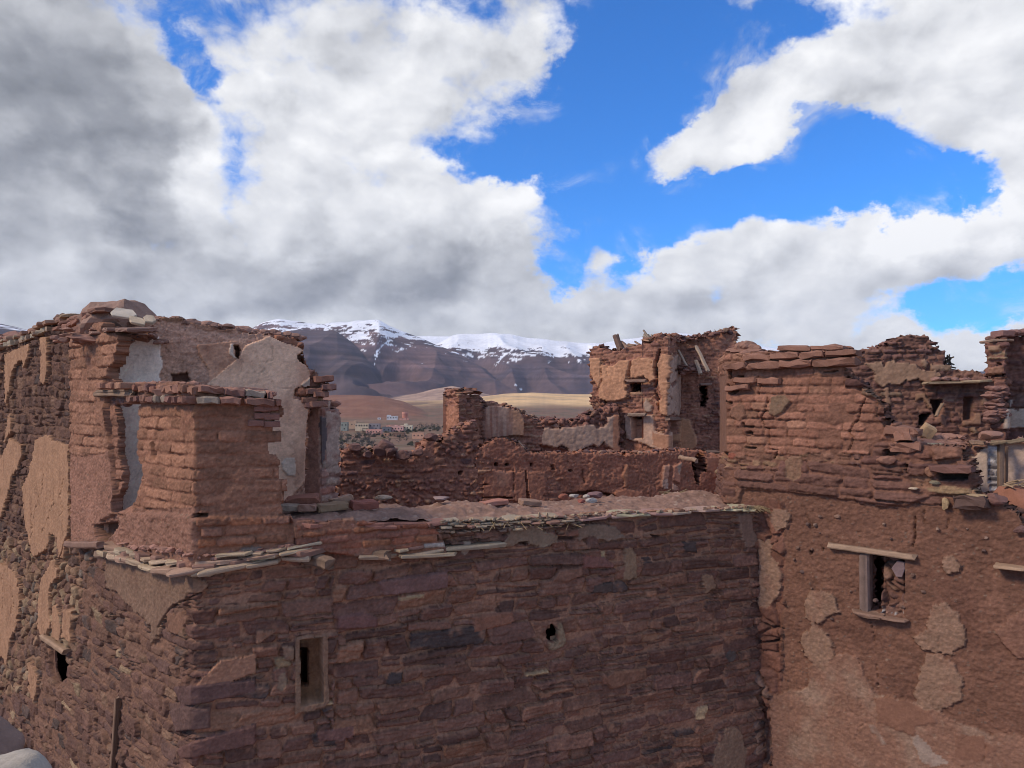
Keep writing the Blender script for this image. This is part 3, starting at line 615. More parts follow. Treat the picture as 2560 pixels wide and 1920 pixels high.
# single conspicuous stones
def stone(poly, col, lift, seed):
    def fn(U, V):
        return lift + .006 * fbm(U * 9, V * 14, 4, seed), rgba(np.broadcast_to(c3(col), U.shape + (3,)) * (1 + .25 * fbm(U * 8, V * 9, 4, seed + 1))[..., None], .8), U, V
    m.fill(poly, fn, rag=1.4, freq=9, seed=seed, fade=3)
for i, (p, c, lf) in enumerate((
    (Q7([(835, 935), (1440, 848), (1450, 1000), (1270, 1030), (890, 1070)]), (.175, .098, .092), .045), (Q7([(1018, 1080), (1240, 1045), (1245, 1080), (1020, 1105)]), (.34, .25, .165), .03),
    (Q7([(1660, 1240), (2000, 1200), (2030, 1290), (1680, 1370)]), (.205, .108, .08), .03), (Q13([(1405, 600), (1510, 605), (1535, 700), (1420, 690)]), (.075, .056, .056), .02),
    (Q13([(630, 970), (800, 950), (795, 1040), (625, 1050)]), (.09, .064, .06), .025), (Q13([(525, 710), (720, 730), (810, 800), (800, 830), (530, 830)]), (.19, .095, .085), .035),
    (Q13([(260, 940), (330, 840), (530, 810), (535, 900), (400, 950)]), (.195, .105, .08), .03), (Q128([(785, 880), (850, 820), (1160, 790), (1160, 880), (850, 980)]), (.20, .105, .075), .035),
    (Q128([(1100, 500), (1260, 480), (1290, 500), (1230, 550), (1110, 560)]), (.25, .14, .095), .02), (Q128([(1830, 690), (1870, 640), (1930, 650), (1920, 710), (1870, 750)]), (.095, .075, .072), .02),
    (Z4([(1570, 1480), (1700, 1400), (2212, 1260), (2212, 1440), (1800, 1530), (1600, 1570)]), (.165, .088, .078), .05), (Z4([(1500, 1150), (1600, 1110), (1820, 1130), (1820, 1300), (1560, 1340)]), (.16, .095, .085), .05),
    (Z4([(1520, 950), (2000, 900), (2212, 880), (2212, 980), (1900, 1060), (1600, 1130)]), (.14, .08, .075), .04), (Q64([(700, 340), (930, 310), (1050, 350), (1050, 440), (900, 450), (700, 460)]), (.17, .088, .082), .035),
    (Q64([(1870, 350), (2212, 300), (2212, 410), (1880, 480)]), (.24, .118, .085), .025), (Q64([(520, 1340), (840, 1280), (840, 1400), (540, 1420)]), (.165, .088, .08), .03))):
    stone(p, c, lf, 140 + i)
# loop-hole niche, small hole, window and slots
NICHE = [(737, 1592), (818, 1588), (822, 1752), (808, 1768), (737, 1782)]
m.fill(NICHE, P1(170, col=(.22, .138, .10), lift=.035, stain=.2, rough=.008, bump=.8), rag=2, freq=8)
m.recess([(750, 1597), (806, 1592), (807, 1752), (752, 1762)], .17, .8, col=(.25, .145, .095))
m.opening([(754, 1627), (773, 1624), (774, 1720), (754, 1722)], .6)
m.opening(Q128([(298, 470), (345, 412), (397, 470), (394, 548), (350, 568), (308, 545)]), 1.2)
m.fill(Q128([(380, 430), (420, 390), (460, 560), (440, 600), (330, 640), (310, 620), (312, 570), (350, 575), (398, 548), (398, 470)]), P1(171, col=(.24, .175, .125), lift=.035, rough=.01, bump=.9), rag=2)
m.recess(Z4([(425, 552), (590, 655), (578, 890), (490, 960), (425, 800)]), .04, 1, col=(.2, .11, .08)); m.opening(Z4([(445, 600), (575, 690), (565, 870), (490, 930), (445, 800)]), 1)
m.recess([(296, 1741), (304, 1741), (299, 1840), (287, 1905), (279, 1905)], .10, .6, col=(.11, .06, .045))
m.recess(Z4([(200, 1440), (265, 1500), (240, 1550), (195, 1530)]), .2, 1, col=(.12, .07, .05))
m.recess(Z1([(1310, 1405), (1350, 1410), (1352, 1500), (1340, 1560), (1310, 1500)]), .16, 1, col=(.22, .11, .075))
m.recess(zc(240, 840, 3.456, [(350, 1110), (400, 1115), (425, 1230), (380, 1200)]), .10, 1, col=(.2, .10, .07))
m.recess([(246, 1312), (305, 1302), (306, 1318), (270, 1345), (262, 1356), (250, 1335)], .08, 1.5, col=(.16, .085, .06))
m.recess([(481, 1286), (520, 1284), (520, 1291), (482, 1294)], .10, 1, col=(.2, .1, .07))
for ln, w, d in (([(1250, 1420), (1240, 1500), (1262, 1560)], 1, .03), (Z3([(1800, 1000), (1500, 1170), (1400, 1330)]), 1.6, .05), (Z1([(480, 510), (440, 700), (445, 900)]), 1.2, .04),
                 (Z1([(0, 1280), (40, 1000), (20, 750)]), 1.5, .05), (Z3([(640, 500), (560, 720), (540, 900), (480, 1000)]), 1.6, .05)):
    m.crack(ln, w, d, 200 + int(w * 10))
# deep joints under the ledges where stones are missing
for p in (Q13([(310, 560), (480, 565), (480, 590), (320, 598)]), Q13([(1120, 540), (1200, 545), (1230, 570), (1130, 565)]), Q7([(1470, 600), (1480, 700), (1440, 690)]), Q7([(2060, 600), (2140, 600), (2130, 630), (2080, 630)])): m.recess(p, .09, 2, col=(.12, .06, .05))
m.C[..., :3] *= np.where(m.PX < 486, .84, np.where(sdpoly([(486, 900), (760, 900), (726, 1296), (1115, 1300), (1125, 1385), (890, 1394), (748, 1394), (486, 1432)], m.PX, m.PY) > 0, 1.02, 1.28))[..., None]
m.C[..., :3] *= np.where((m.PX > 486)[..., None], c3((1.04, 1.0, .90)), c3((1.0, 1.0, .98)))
m.outline(MAIN, rag=2.5, freq=9, snap=.6, holes=(GAP,))
left_wall = thing('rubble_wall', 'tall rubble wall on the left with tan plaster flakes peeling off it', 'wall', (*(A + DL * 3.4), 0))
turret = thing('brick_turret', 'worn mud brick turret stump on the corner of the stone wall', 'turret', (*(A + (-.1, .25)), CZ - 1.45))
front = thing('stone_wall', 'large dark purple coursed stone wall across the foreground with a loophole niche', 'wall', (*(A + DF * 2.8), 0))
LEDGE = [(262, 940), (900, 940), (726, 1296), (745, 1398), (487, 1436), (300, 1405), (262, 1345), (310, 1282)]
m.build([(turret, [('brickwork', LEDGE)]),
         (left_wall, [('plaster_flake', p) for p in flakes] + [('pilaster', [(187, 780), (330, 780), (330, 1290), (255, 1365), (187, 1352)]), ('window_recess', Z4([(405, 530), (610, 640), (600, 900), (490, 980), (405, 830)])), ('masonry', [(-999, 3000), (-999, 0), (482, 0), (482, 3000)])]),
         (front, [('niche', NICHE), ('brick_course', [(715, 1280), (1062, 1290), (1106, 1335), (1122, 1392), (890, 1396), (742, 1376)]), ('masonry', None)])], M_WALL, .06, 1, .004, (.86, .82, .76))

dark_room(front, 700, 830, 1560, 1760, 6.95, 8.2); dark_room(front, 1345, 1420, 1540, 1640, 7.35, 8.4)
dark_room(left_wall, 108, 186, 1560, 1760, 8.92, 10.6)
rg = np.random.default_rng(5)
n_f = np.array((.379, -.9254, 0)); d_f = np.array((.9254, .379, 0)); n_l = np.array((-.6828, -.7306, 0)); d_l = np.array((-.7306, .6828, 0)); UP = np.array((0, 0, 1.0))
def onF(px, py, out=0.0):
    k = (px - 1280) / F; t = (k * 6 + 2.578) / (.9254 - k * .379); Y = 6 + .379 * t
    return np.array((k * Y, Y, CZ + (HY - py) / F * Y)) + n_f * out
def onL(px, py, out=0.0):
    k = (px - 1280) / F; s_ = (k * 6 + 2.578) / (-.7306 - k * .6828); Y = 6 + .6828 * s_
    return np.array((k * Y, Y, CZ + (HY - py) / F * Y)) + n_l * out
SLATE = [(.36, .25, .165), (.41, .30, .19), (.31, .19, .13), (.29, .16, .118), (.34, .265, .185)]
# --- turret cap: two courses of bricks round the stump, earth on top
cap = MB()
def course(fn, px0, px1, py0, py1, out, depth, T, L0, L1, pal, jit=.5, tilt=.06):
    a, b = fn(px0, py0), fn(px1, py1); Lt = np.linalg.norm(b - a); d = (b - a) / Lt; nn = n_f if fn is onF else n_l; x = 0
    while x < Lt:
        L = min(rg.uniform(L0, L1), max(Lt - x, .05)); c = a + d * (x + L / 2) + nn * (out - depth / 2 + rg.uniform(-.02, .02)) + UP * rg.uniform(-.008, .008)
        col = np.array(pal[rg.integers(len(pal))]) * rg.uniform(.8, 1.15)
        cap.block(c, d + UP * rg.uniform(-tilt, tilt) + nn * rg.uniform(-.08, .08), -nn, (L * .97, depth, T * rg.uniform(.85, 1.1)), col, rg, jit); x += L + .004
BR = [(.29, .145, .095), (.26, .118, .08), (.22, .112, .088), (.32, .17, .108), (.27, .135, .096), (.25, .13, .09), (.31, .235, .175)]
course(onL, 488, 342, 1000, 997, .085, .26, .062, .07, .13, BR); course(onF, 492, 695, 1000, 1008, .09, .30, .062, .16, .34, BR)
course(onL, 488, 346, 974, 970, .05, .26, .064, .09, .15, BR); course(onF, 494, 668, 974, 988, .055, .30, .062, .12, .24, BR)
for px, py in ((655, 1022), (676, 1020), (655, 1040), (678, 1042), (640, 1058), (680, 1060)):
    cap.block(onF(px, py, -.06), d_f, -n_f, (.13, .2, .055), (.24, .115, .085), rg, .25)
for k in range(70):                                   # earth and chips on the cap
    px = rg.uniform(330, 680); t = rg.uniform(.1, .75); q = (onF(px, 970 + (px - 490) * .09) if px > 492 else onL(px, 962)) + np.array((-.25, .9, 0)) * t * .6
    cap.rock(q + UP * .01, (rg.uniform(.05, .2), rg.uniform(.05, .16), rg.uniform(.03, .07)), np.array((.38, .19, .13)) * rg.uniform(.8, 1.1), rg, 1, .2)
cap.slab((onF(560, 985) + onL(400, 970)) / 2 + np.array((.06, .30, -.02)), d_f, -n_f, .95, .62, .09, (.30, .16, .115), rg, 18)
cap.build('brick_cap', M_WALL, turret)
wd = MB()
for k in range(6): wd.beam(onL(262 + rg.uniform(-8, 6), 981 + k * 1.6 + rg.uniform(-3, 3), .05 + rg.uniform(-.03, .06)), onL(343 + rg.uniform(-5, 5), 977 + k * 2 + rg.uniform(-3, 3), .04), .035, .03, (.25, .165, .11), rg, wob=.3)
wd.build('timber_lintel', M_WOOD, turret, True)
sm = MB()
for k in range(12): sm.rock(onL(rg.uniform(280, 345), rg.uniform(992, 1010), -.04), (.12, .12, .07), (.17, .10, .085), rg, 2)
for px in (288, 312, 335): sm.block(onL(px, 965, .05), d_l, -n_l, (.12, .2, .06), BR[px % 4], rg, .25)
sm.build('broken_brick', M_WALL, turret)
# --- stone ledges under the turret and under the brick courses
led = MB()
def ledge(mb, fn, pts, out, depth, T, L0, L1, lay=1, pal=SLATE, dz=0.0, dens=1.0):
    nn = n_f if fn is onF else n_l
    for (x0, y0), (x1, y1) in zip(pts[:-1], pts[1:]):
        for ly in range(lay):
            a, b = fn(x0, y0), fn(x1, y1); Lt = np.linalg.norm(b - a); d = (b - a) / max(Lt, 1e-6); x = -rg.uniform(0, .1)
            while x < Lt:
                L = rg.uniform(L0, L1)
                if rg.uniform() < dens:
                    c = a + d * (x + L / 2) + nn * (out - ly * .03 - depth / 2 + rg.uniform(-.025, .025)) + UP * (ly * T * 1.05 + dz + rg.uniform(-.006, .006))
                    mb.slab(c, d + nn * rg.uniform(-.25, .25) + UP * rg.uniform(-.04, .04), -nn + UP * rg.uniform(.0, .12), L * 1.08, depth * rg.uniform(.85, 1.1), T * rg.uniform(.6, 1.2), np.array(pal[rg.integers(len(pal))]) * rg.uniform(.8, 1.1), rg, rg.integers(9, 14))
                x += L * .93
TANS = [(.42, .30, .20), (.46, .34, .22), (.38, .24, .165), (.40, .31, .21)]
ledge(led, onL, [(490, 1424), (420, 1416), (340, 1393), (278, 1372)], .16, .30, .045, .18, .42, 1, pal=TANS)
ledge(led, onF, [(487, 1426), (520, 1421), (640, 1403), (752, 1386)], .16, .30, .040, .24, .55, 1, pal=TANS)
ledge(led, onL, [(480, 1404), (400, 1396), (310, 1368)], .12, .26, .032, .16, .36, 1, dens=.9, pal=TANS); ledge(led, onF, [(495, 1407), (600, 1393), (745, 1372)], .125, .26, .028, .14, .44, 1, dens=.9, pal=TANS)
ledge(led, onF, [(560, 1386), (660, 1374), (735, 1362)], .10, .22, .022, .12, .4, 1, dens=.8, pal=TANS)
ledge(led, onL, [(478, 1412), (300, 1374)], .10, .24, .05, .2, .4, 1, pal=[(.27, .15, .11)]); ledge(led, onF, [(490, 1414), (748, 1378)], .10, .24, .05, .2, .4, 1, pal=[(.27, .15, .11)])
ledge(led, onL, [(450, 1372), (380, 1362)], .07, .2, .03, .14, .3, 1, dens=.7)
for k in range(60):
    px = rg.uniform(300, 735); q = onF(px, 1398 - (px - 490) * .13, .03) if px > 490 else onL(px, 1385 - (490 - px) * .13, .04)
    led.rock(q + UP * rg.uniform(-.01, .03), (rg.uniform(.03, .11), .09, rg.uniform(.02, .05)), np.array((.36, .19, .14)) * rg.uniform(.8, 1.15), rg, 1, .2)
led.build('stone_ledge', M_WALL, turret)
tb = MB(); tb.beam(onL(193, 1357, .10), onL(288, 1358, .12), .075, .07, (.27, .16, .115), rg, wob=.1); tb.build('timber_end', M_WOOD, left_wall, True)
tb = MB(); tb.beam(onL(268, 1381, .09), onL(322, 1383, .10), .06, .075, (.30, .20, .14), rg, wob=.1); tb.build('timber_end', M_WOOD, left_wall, True)
tb = MB(); tb.beam(onF(742, 1390, -.15), onF(812, 1398, .19), .13, .10, (.215, .14, .095), rg, wob=.18); tb.build('timber_end', M_WOOD, front, True)
tb = MB(); tb.beam(onF(893, 1376, -.1), onF(970, 1380, .14), .11, .085, (.26, .17, .115), rg, wob=.18); tb.build('timber_end', M_WOOD, front, True)
ld = MB(); ledge(ld, onF, [(905, 1388), (1000, 1385), (1125, 1369)], .14, .28, .034, .3, .6, 1, pal=TANS); ledge(ld, onF, [(985, 1372), (1075, 1362)], .10, .2, .03, .12, .24, 1, dens=.8)
ld.build('stone_ledge', M_WALL, front)
tb = MB(); tb.beam(onL(118, 1590, .02), onL(176, 1628, .02), .12, .07, (.34, .22, .14), rg, wob=.1); tb.build('timber_lintel', M_WOOD, left_wall, True)
tb = MB(); tb.beam(onL(304, 1742, .035), onL(290, 1925, .035), .05, .05, (.26, .16, .105), rg, wob=.08); tb.build('timber_post', M_WOOD, left_wall, True)
# --- earthen top of the front wall with its fringe of slates
def wall_top():
    ts = np.arange(.62, 5.86, .022); ws = np.linspace(0, 1.15, 44); T, Wd = np.meshgrid(ts, ws)
    zf = CZ + np.interp(T, [.62, .8, 1.9, 2.1, 3.3, 4.1, 5.0, 5.9], [-1.03, -1.045, -1.065, -1.145, -1.165, -1.155, -1.165, -1.16]) - .012
    X = A[0] + DF[0] * T - DF[1] * Wd; Y = A[1] + DF[1] * T + DF[0] * Wd
    h = .02 * sstep(Wd, 0, .4) + .05 * fbm(T * 1.3, Wd * 1.6, 3, 301) * sstep(Wd, .05, .3) + .05 * fbm(T * 7, Wd * 7, 5, 302, .65) + .02 * np.exp(-((T - 5.9) / .4) ** 2) * sstep(Wd, .2, .7)
    h += .10 * np.exp(-((T - 2.6) / .45) ** 2 - ((Wd - .75) / .35) ** 2) - .10 * np.exp(-((T - 1.35) / .5) ** 2) * sstep(Wd, .5, .9)
    c = c3((.255, .15, .108)) * np.exp(.35 * fbm(T * 3, Wd * 3, 4, 303) + .55 * fbm(T * 16, Wd * 16, 4, 304, .7))[..., None]
    ix, iy = np.floor(T / .05), np.floor(Wd / .05); jx, jy = (ix + .3 + .4 * hsh(ix, iy, 5)) * .05, (iy + .3 + .4 * hsh(ix, iy, 6)) * .05
    on = (hsh(ix, iy, 7) < .14) & (np.hypot(T - jx, Wd - jy) < .02); h += on * .012; g = hsh(ix, iy, 8)[..., None]
    c = np.where(on[..., None], lerp(c3((.22, .115, .085)), c3((.36, .26, .20)), g), c)
    V = np.stack([X, Y, zf + h], -1).reshape(-1, 3); nv, nu = T.shape; ids = np.arange(nv * nu).reshape(nv, nu)
    q = np.stack([ids[:-1, :-1], ids[:-1, 1:], ids[1:, 1:], ids[1:, :-1]], -1).reshape(-1, 4)
    e = len(V); bk = V[ids[-1]] - np.array((0, 0, 3.2)); q2 = np.c_[ids[-1, :-1], ids[-1, 1:], e + np.arange(1, nu), e + np.arange(0, nu - 1)]
    V = np.r_[V, bk]; Cc = np.r_[rgba(c, 1).reshape(-1, 4), np.tile((.22, .11, .08, 1), (nu, 1))]
    link('earth_top', mesh_np('earth_top', V - np.array(front.location), np.r_[q, q2], Cc), front, (0, 0, 0), M_WALL)
wall_top()
fr = MB()
ledge(fr, onF, [(1106, 1309), (1200, 1305), (1340, 1299), (1440, 1291)], .09, .20, .018, .07, .16, 3, dz=-.02, dens=.9)
ledge(fr, onF, [(1430, 1296), (1546, 1286), (1670, 1280), (1830, 1272), (1895, 1267)], .085, .26, .026, .22, .50, 1, dz=-.004, pal=[(.46, .35, .26), (.40, .27, .21), (.36, .21, .17), (.44, .38, .24)])
ledge(fr, onF, [(1106, 1318), (1280, 1312), (1445, 1300)], .075, .16, .02, .05, .12, 2, dz=-.035, dens=.85, pal=[(.40, .29, .19), (.30, .19, .13), (.22, .14, .10)])
ledge(fr, onF, [(738, 1304), (935, 1306), (1055, 1304)], .06, .22, .04, .2, .42, 1, dz=-.02, pal=[(.33, .15, .105), (.36, .17, .12)])
for k in range(90):
    px = rg.uniform(1100, 1890); fr.slab(onF(px, 1306 - (px - 1105) * .05, .03) + UP * rg.uniform(.0, .02), rg.normal(size=3) * (1, 1, .1), np.array((rg.normal(), rg.normal(), .1)), rg.uniform(.03, .09), rg.uniform(.03, .07), .012, np.array(SLATE[rg.integers(5)]) * rg.uniform(.7, 1.1), rg, 7)
fr.build('slate_fringe', M_WALL, front)
st = MB()
for k in range(46):
    px = rg.uniform(1845, 1908) if k < 30 else rg.uniform(1180, 1420); q = onF(px, 1268 if k < 30 else 1309, .08)
    st.beam(q + np.array((rg.uniform(-.06, .06), .05, .02)), q + n_f * rg.uniform(.02, .09) + d_f * rg.uniform(-.04, .10) - UP * rg.uniform(.0, .05), .006, .006, (.27, .19, .105), rg, 3, .6)
st.build('straw_binding', M_WOOD, front)
# --- loose pieces lying on the wall top
def onTop(px, w, dz=0.0):
    q = onF(px, 1000); t = np.dot(q[:2] - A, DF)
    z = np.interp(t, [.62, .8, 1.9, 2.1, 3.3, 4.1, 5.0, 5.9], [-1.03, -1.045, -1.065, -1.145, -1.165, -1.155, -1.165, -1.16]); q = q - n_f * w; q[2] = CZ + z + .05 + dz; return q
RED = (.33, .125, .08)
items = [('orange hollow brick shard at the back of the wall top beside the turret', 775, .55, .07, (.3, .14, .07), (.25, .105, .07), .1), ('pale chipped brick at the very end of the wall top against the turret', 740, .42, .02, (.2, .12, .06), (.30, .22, .165), -.1),
         ('brown brick between the white chipped brick and the yellowish brick', 782, .40, .02, (.16, .12, .06), (.31, .17, .12), 0), ('long yellowish brick on the wall top', 848, .40, .02, (.28, .13, .065), (.27, .17, .10), .08),
         ('broken tan brick standing above the yellowish brick on the wall top', 880, .55, .055, (.2, .13, .08), (.35, .21, .14), .2), ('dark red brick at the right end of the brick row', 935, .45, .02, (.26, .12, .075), (.28, .10, .07), -.05),
         ('flat pinkish brick half buried in the middle of the wall top', 1300, .72, .03, (.30, .16, .05), (.38, .17, .12), .05), ('grey brown flat stone next to the half buried brick on the wall top', 1400, .74, .02, (.22, .16, .05), (.28, .17, .12), -.1)]
for i, (lb, px, w, dz, sz, cl, tl) in enumerate(items):
    b = MB(); c = onTop(px, w, dz); b.block(c, d_f + UP * tl + n_f * rg.uniform(-.3, .3), -n_f + UP * rg.uniform(-.1, .2), sz, cl, rg, .4)
    tag(b.build('loose_brick', M_WALL, None, origin=c), lb, 'brick', 'loose bricks on the wall top')
for i, (lb, px, w, dz, sz, cl) in enumerate((('orange red lump in the small heap on the far edge of the wall top', 1505, .86, .03, (.14, .11, .08), (.26, .095, .06)), ('bluish white flat stone at the top of the small heap on the wall top', 1532, .84, .04, (.14, .10, .05), (.40, .345, .295)),
        ('bluish white pointed stone lowest in the small heap on the wall top', 1543, .55, .02, (.14, .10, .06), (.40, .36, .32)), ('white chip at the right side of the small heap on the wall top', 1558, .80, .03, (.09, .07, .05), (.43, .36, .29)),
        ('dark red chip left of the bluish white stone on the wall top', 1520, .58, .02, (.09, .08, .06), (.26, .09, .07)), ('purple brown angular stone right of the small heap on the wall top', 1590, .86, .03, (.24, .14, .08), (.21, .12, .115)),
        ('cream flat stone at the far left end of the pale slates on the wall top', 1010, .80, .04, (.20, .14, .05), (.36, .265, .19)), ('thin grey slate propped on the back edge of the wall top', 1178, 1.0, .06, (.22, .2, .04), (.29, .20, .18)))):
    b = MB(); c = onTop(px, w, dz); b.rock(c, sz, cl, rg, 3, .18, .6, yaw=.3); tag(b.build('loose_stone', M_WALL, None, origin=c), lb, 'stone', 'loose stones on the wall top')
# --- capping slabs and mound on the left wall
cp = MB()
ledge(cp, onL, [(-60, 876), (0, 860), (60, 838), (120, 812), (180, 790)], .10, .34, .045, .14, .34, 1, pal=[(.40, .29, .19), (.33, .19, .13), (.36, .22, .15), (.30, .17, .12)])
ledge(cp, onL, [(0, 872), (60, 850), (130, 823)], .07, .18, .05, .10, .18, 1, pal=[(.43, .35, .25), (.36, .25, .17)], dens=.85)
ledge(cp, onL, [(165, 822), (205, 808), (240, 792)], .12, .3, .045, .16, .34, 2, pal=[(.30, .15, .105), (.26, .14, .10)])
ledge(cp, onL, [(225, 832), (280, 826), (345, 822)], .12, .3, .045, .2, .4, 1, pal=[(.24, .145, .11), (.28, .165, .12)])
for k in range(60): cp.rock(onL(rg.uniform(-30, 250), 0) * (1, 1, 0) + np.array((.3, .35, 0)) * rg.uniform(.2, 1.2) + UP * (CZ + .86), (rg.uniform(.08, .3), .2, .12), np.array((.32, .17, .12)) * rg.uniform(.75, 1.1), rg, 2)
cp.build('capping_slab', M_WALL, left_wall)
mo = MB(); c0 = PT(300, 812, 7.75)
mo.rock(c0 + (-.02, .10, -.06), (.90, .8, .68), (.30, .182, .134), rg, 4, .26, .66, yaw=.2)
mo.rock(c0 + (-.28, .0, -.10), (.42, .6, .26), (.28, .15, .108), rg, 4, .2, .6, yaw=.5); mo.rock(c0 + (.26, .05, -.10), (.40, .6, .24), (.29, .155, .11), rg, 4, .2, .6, yaw=.1)
mo.rock(c0 + (.0, -.24, -.16), (.78, .36, .14), (.28, .15, .11), rg, 4, .2, .6, yaw=.1)
for k in range(60): mo.rock(c0 + (rg.uniform(-.5, .5), rg.uniform(-.35, -.1), rg.uniform(-.2, -.06)), (rg.uniform(.05, .16), .12, rg.uniform(.03, .07)), np.array((.30, .165, .12)) * rg.uniform(.7, 1.15), rg, 2)
mo.build('earth_mound', M_WALL, left_wall)
sl = MB(); vw = -c0 / np.linalg.norm(c0)
sl.slab(PT(312, 785, 7.36), (1, .25, -.12), (.1, .75, .5), .27, .17, .025, (.50, .42, .33), rg, 9); sl.slab(PT(345, 803, 7.33), (1, .3, -.2), (.1, .6, .4), .17, .10, .03, (.50, .38, .26), rg, 9); sl.slab(PT(375, 798, 7.4), (1, .3, -.2), (.1, .6, .4), .12, .12, .03, (.48, .37, .26), rg, 9)
sl.build('pale_slab', M_WALL, left_wall)
b = MB()
for k in range(4): b.rock(PT(146 + k * 9, 796 - (k % 2) * 4, 9.4), (.10, .12, .11), (.24, .14, .10), rg, 2)
tag(b.build('stone_lump', M_WALL, None, origin=PT(158, 800, 9.4)), 'small crumbly lump sticking up behind the capping slabs of the left wall', 'stone')

# ================================================================== plastered room wall behind the turret
w = Field([(-4.25, 7.48), (-4.25 + DF[0] * 2.75, 7.48 + DF[1] * 2.75)], CZ + .95, CZ - 1.6, .011)
Z2 = lambda pts: zc(240, 840, 3.456, pts)
w.fill(None, mud(401, (.45, .295, .24), .035, .5))
w.fill([(600, 780), (900, 780), (900, 1040), (740, 1040), (740, 900)], rubble(402, .15, .075, [(3, (.27, .13, .09)), (3, (.22, .12, .10)), (2, (.34, .20, .13))], (.28, .15, .11), .07, -.02), snap=.3)
w.fill([(230, 780), (760, 780), (760, 835), (560, 832), (400, 800), (230, 840)], rubble(403, .2, .1, RUBPAL, (.36, .215, .16), .04, 0, .02), rag=8)
w.fill(Z2([(880, 80), (1190, 40), (1300, 80), (1300, 420), (990, 420), (985, 300), (880, 150)]), plaster(404, (.50, .31, .235), .02, .45, (.24, .12, .09), (3, 3), .006, .5, .4), rag=6, freq=5)
BIGP = Z2([(1290, 85), (1500, 0), (1640, 72), (1760, 100), (1790, 130), (1735, 180), (1830, 262), (1845, 330), (1840, 430), (1720, 450), (1710, 540), (1840, 565), (1815, 800), (1800, 1250), (1740, 1330), (1650, 1420), (1560, 1450), (1400, 1450), (990, 1450), (960, 420), (1100, 300), (1220, 200)])
w.fill(BIGP, plaster(405, (.70, .50, .39), .035, .42, (.42, .25, .19), (2.2, 1.3), .003, .35, .35), rag=4, freq=6)
WHITE = Z2([(235, 8), (550, 10), (555, 140), (580, 260), (545, 340), (570, 405), (150, 410), (100, 2000), (700, 2000), (700, 1200), (330, 900), (150, 400), (165, 260), (215, 180)])
WHITE = [(290, 838), (400, 840), (401, 880), (408, 915), (398, 938), (406, 962), (420, 1330), (288, 1330), (282, 900)]
w.fill(WHITE, plaster(406, (.88, .80, .76), .055, .10, (.46, .38, .35), (3, 2), .003, .3, .5), rag=2.5, freq=9)
w.fill(Z2([(1600, 1090), (1640, 1050), (1720, 1050), (1720, 1210), (1660, 1210), (1610, 1150)]), plaster(407, (.60, .52, .46), .05, .2, (.4, .3, .28)), rag=3)
w.fill(Z2([(1770, 420), (1840, 360), (1850, 430), (1790, 450)]), plaster(408, (.50, .44, .40), .06), rag=2)
for ln in (Z2([(230, 360), (300, 250), (390, 130), (430, 110)]), Z2([(1380, 170), (1430, 290), (1490, 380), (1570, 450), (1720, 458)]), Z2([(560, 20), (720, 60), (860, 170), (940, 220)]), Z2([(600, 100), (700, 200), (850, 250), (980, 420)])): w.crack(ln, .7, .012, 420, 2)
w.recess(Z2([(1190, 80), (1230, 75), (1250, 120), (1230, 190), (1200, 170), (1205, 120)]), .16, 1.5, col=(.2, .11, .085))
w.fill(Z2([(1160, 70), (1190, 65), (1185, 150), (1220, 195), (1190, 195), (1145, 150)]), plaster(409, (.58, .50, .45), .045), rag=2)
w.recess(Z2([(650, 330), (780, 320), (820, 380), (740, 420), (660, 410)]), .14, 5, col=(.17, .095, .08))
w.recess(Z2([(1735, 170), (1790, 130), (1800, 240), (1760, 220)]), .16, 2, col=(.17, .09, .07))
ROOM = [(258, 1400), (258, 790), (385, 800), (430, 793), (463, 801), (521, 807), (550, 819), (593, 824), (637, 833), (674, 838), (703, 842), (732, 840), (758, 857), (764, 875), (769, 915), (790, 930), (795, 941), (822, 962), (821, 990), (798, 1000), (778, 1008), (769, 1030), (766, 1100), (762, 1260), (762, 1400)]
w.outline(ROOM, rag=2.5, freq=9, snap=.5)
room = thing('plastered_wall', 'inner room wall behind the turret with white and pinkish cracked plaster', 'wall', (-3.0, 8.0, 0))
w.build([(room, [('white_plaster', WHITE), ('stained_plaster', BIGP), ('masonry', None)])], M_WALL, .42, 4, .02, (1.08, .95, .80))
rk = MB()
for px, py in ((806, 948), (818, 968), (800, 985), (782, 978), (770, 1000), (780, 1012), (795, 1010)): rk.block(PT(px, py, 8.35), (.9, .4, .05), (-.4, .9, 0), (rg.uniform(.14, .22), .25, .07), BR[rg.integers(5)], rg, .4)
for k in range(60): px = rg.uniform(380, 760); rk.rock(PT(px, 800 + max(0, px - 430) * .135 + rg.uniform(-1, 5), 7.75 + (px - 380) * .0019), (rg.uniform(.08, .24), .2, rg.uniform(.05, .11)), np.array((.31, .175, .13)) * rg.uniform(.75, 1.1), rg, 2)
rk.build('broken_edge', M_WALL, room)

# ------------------------------------------------------------------ brick jamb standing right of it
w = Field([xy(742, 8.78), xy(804, 8.62), xy(858, 8.85)], CZ + .12, CZ - 1.6, .0145)
w.fill(None, bricks(431, .10, .24, (.34, .19, .145), (.32, .19, .15), pal=[(3, (.34, .19, .145)), (2, (.30, .14, .10)), (2, (.40, .28, .21))], wear=.015), rag=0)
w.fill([(735, 1300), (735, 1015), (803, 1010), (800, 1100), (804, 1300)], plaster(432, (.52, .285, .205), .02, .4, (.24, .13, .10), (4, 3), .006, .6, .8), rag=2)
w.fill([(800, 1040), (812, 1045), (818, 1090), (810, 1150), (803, 1160)], plaster(433, (.13, .10, .095), .02), rag=3)
w.fill([(812, 1025), (858, 1040), (856, 1180), (815, 1180)], plaster(434, (.44, .31, .24), .012, .6, (.30, .17, .13), (6, 5), .008, .7), rag=8, freq=8, over=True)
